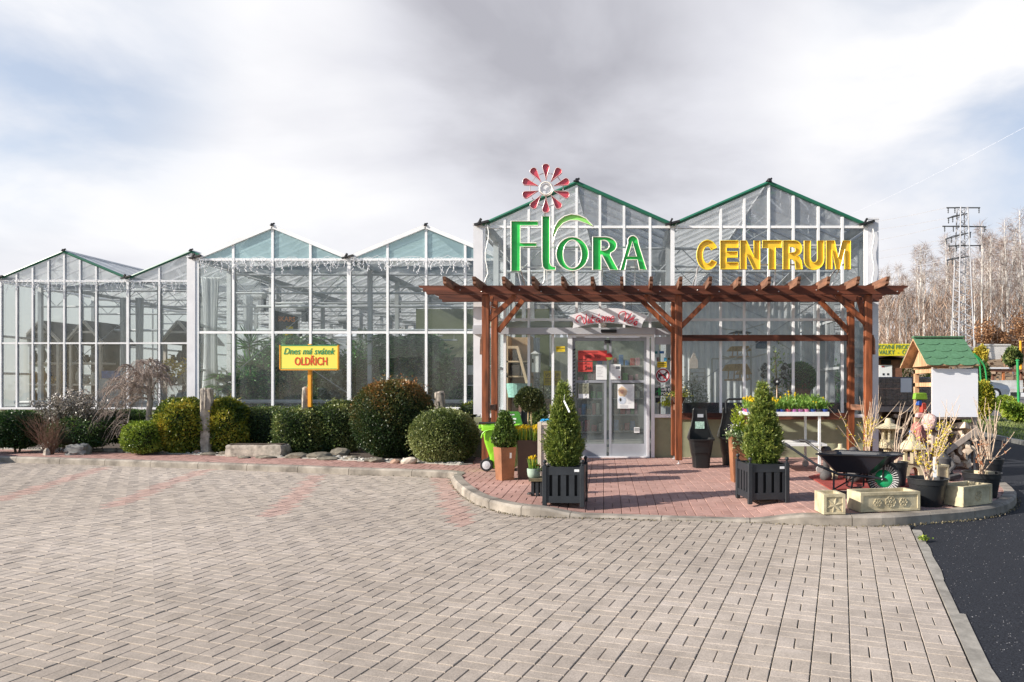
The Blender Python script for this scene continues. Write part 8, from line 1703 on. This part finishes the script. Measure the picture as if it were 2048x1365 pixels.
# added foliage darkened to stand for indoor shade, and goods behind the door
DEEP=bushmat('backdrop_leaf_dark',[(.010,.035,.012),(.025,.075,.02),(.08,.17,.05)],.2,.4)
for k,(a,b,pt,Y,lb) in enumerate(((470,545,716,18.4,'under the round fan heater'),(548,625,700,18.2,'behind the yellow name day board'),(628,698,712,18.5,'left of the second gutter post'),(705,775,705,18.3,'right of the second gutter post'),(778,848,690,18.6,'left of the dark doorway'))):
    w_=(b-a)*Y/F/2; cx=X((a+b)/2,Y); h=Z(pt,Y)-.12; t=thing('dark_backdrop','added dark backdrop of leafy pot plants %s'%lb,'plants',(cx,Y,.12)); q,nrm=ell_points(2600,(cx,Y,.12+h/2),(w_*1.05,.5,h/2),3.5,.22,k+300,(.5,1.12),zmin=.2); leaves('foliage',q,nrm,.17,.06,DEEP,t,clumpy(q,.6,3,k),jit=.9)
    mb=MB(); mb.cbox((cx,Y+.1,.12+h*.42),(w_*1.8,.5,h*.8),0,.1); mb.build('dark_core',MATS['leaf_core'],t); mb=MB(); mb.box(cx-w_,Y-.3,.12,cx+w_,Y+.3,.34); mb.build('tray',TERR,t)
gcol=[M('goods_%s'%n,c,.6,.3,12) for n,c in zip(('red','cream','green','blue','brown','pink'),((.45,.06,.05),(.6,.55,.42),(.12,.32,.10),(.08,.18,.38),(.25,.14,.08),(.55,.25,.28)))]
for k,(a,b,Y,lb) in enumerate(((1150,1208,17.2,'sales rack of mixed goods left of the meeting bar behind the door'),(1222,1290,17.6,'sales rack of mixed goods right of the meeting bar behind the door'),(1315,1352,16.4,'narrow sales rack behind the sticker pane'))):
    t=thing('sales_rack',lb,'rack',(X((a+b)/2,Y),Y,.12)); x0,x1=X(a,Y),X(b,Y); rr=random.Random(k+5)
    for x in (x0,x1-.04): mb=MB(); mb.box(x,Y,.12,x+.04,Y+.4,2.05); mb.build('side_panel',DW,t)
    for j in range(5):
        z=.2+.42*j; mb=MB(); mb.box(x0,Y,z-.03,x1,Y+.4,z); mb.build('shelf',DW,t); x=x0+.07
        while x<x1-.12:
            w_=rr.uniform(.07,.14); h=rr.uniform(.12,.3); mb=MB(); mb.cbox((x+w_/2,Y+.12,z+h/2),(w_,.16,h),0,.012); g=mb.build('goods',gcol[rr.randrange(6)],t); x+=w_+rr.uniform(.01,.06)
    mb=MB(); mb.box(x0,Y+.4,.12,x1,Y+.42,2.05); mb.build('back_panel',M('rack_back',(.12,.12,.10),.9,.3,3),t)
# a little weed and moss at the edge of the paving
wx,wy=G(1847,1083); t=thing('weed','tiny green weed growing at the broken edge between paving and asphalt','weed',(wx,wy,0)); q=np.array([(wx+RNG.normal()*.02,wy+RNG.normal()*.015,.002+abs(RNG.normal())*.008) for _ in range(160)]); leaves('foliage',q,np.tile([0,0,.5],(160,1)),.022,.012,LIME,t,jit=1.1)
n=1500; k_=RNG.integers(5,len(kl)-5,n); fr_=RNG.uniform(0,1,n); kp=np.array([(kl[i].x*(1-f)+kl[i+1].x*f,kl[i].y*(1-f)+kl[i+1].y*f) for i,f in zip(k_,fr_)]); kn=offs(kl,-1); nn=np.array([(kn[i]-kl[i])[:] for i in k_]); d_=np.abs(RNG.normal(size=n))*.022
q=np.column_stack([kp+nn*d_[:,None],np.full(n,.002)]); q=q[q[:,1]>6.2]
props(leaves('kerb_grit',q,np.tile([0,0,.3],(len(q),1)),.016,.012,M('grit_leaf',attr=[(.07,.055,.035),(.14,.12,.06),(.30,.25,.18)],rough=.95),None,jit=1.2),kind='stuff')
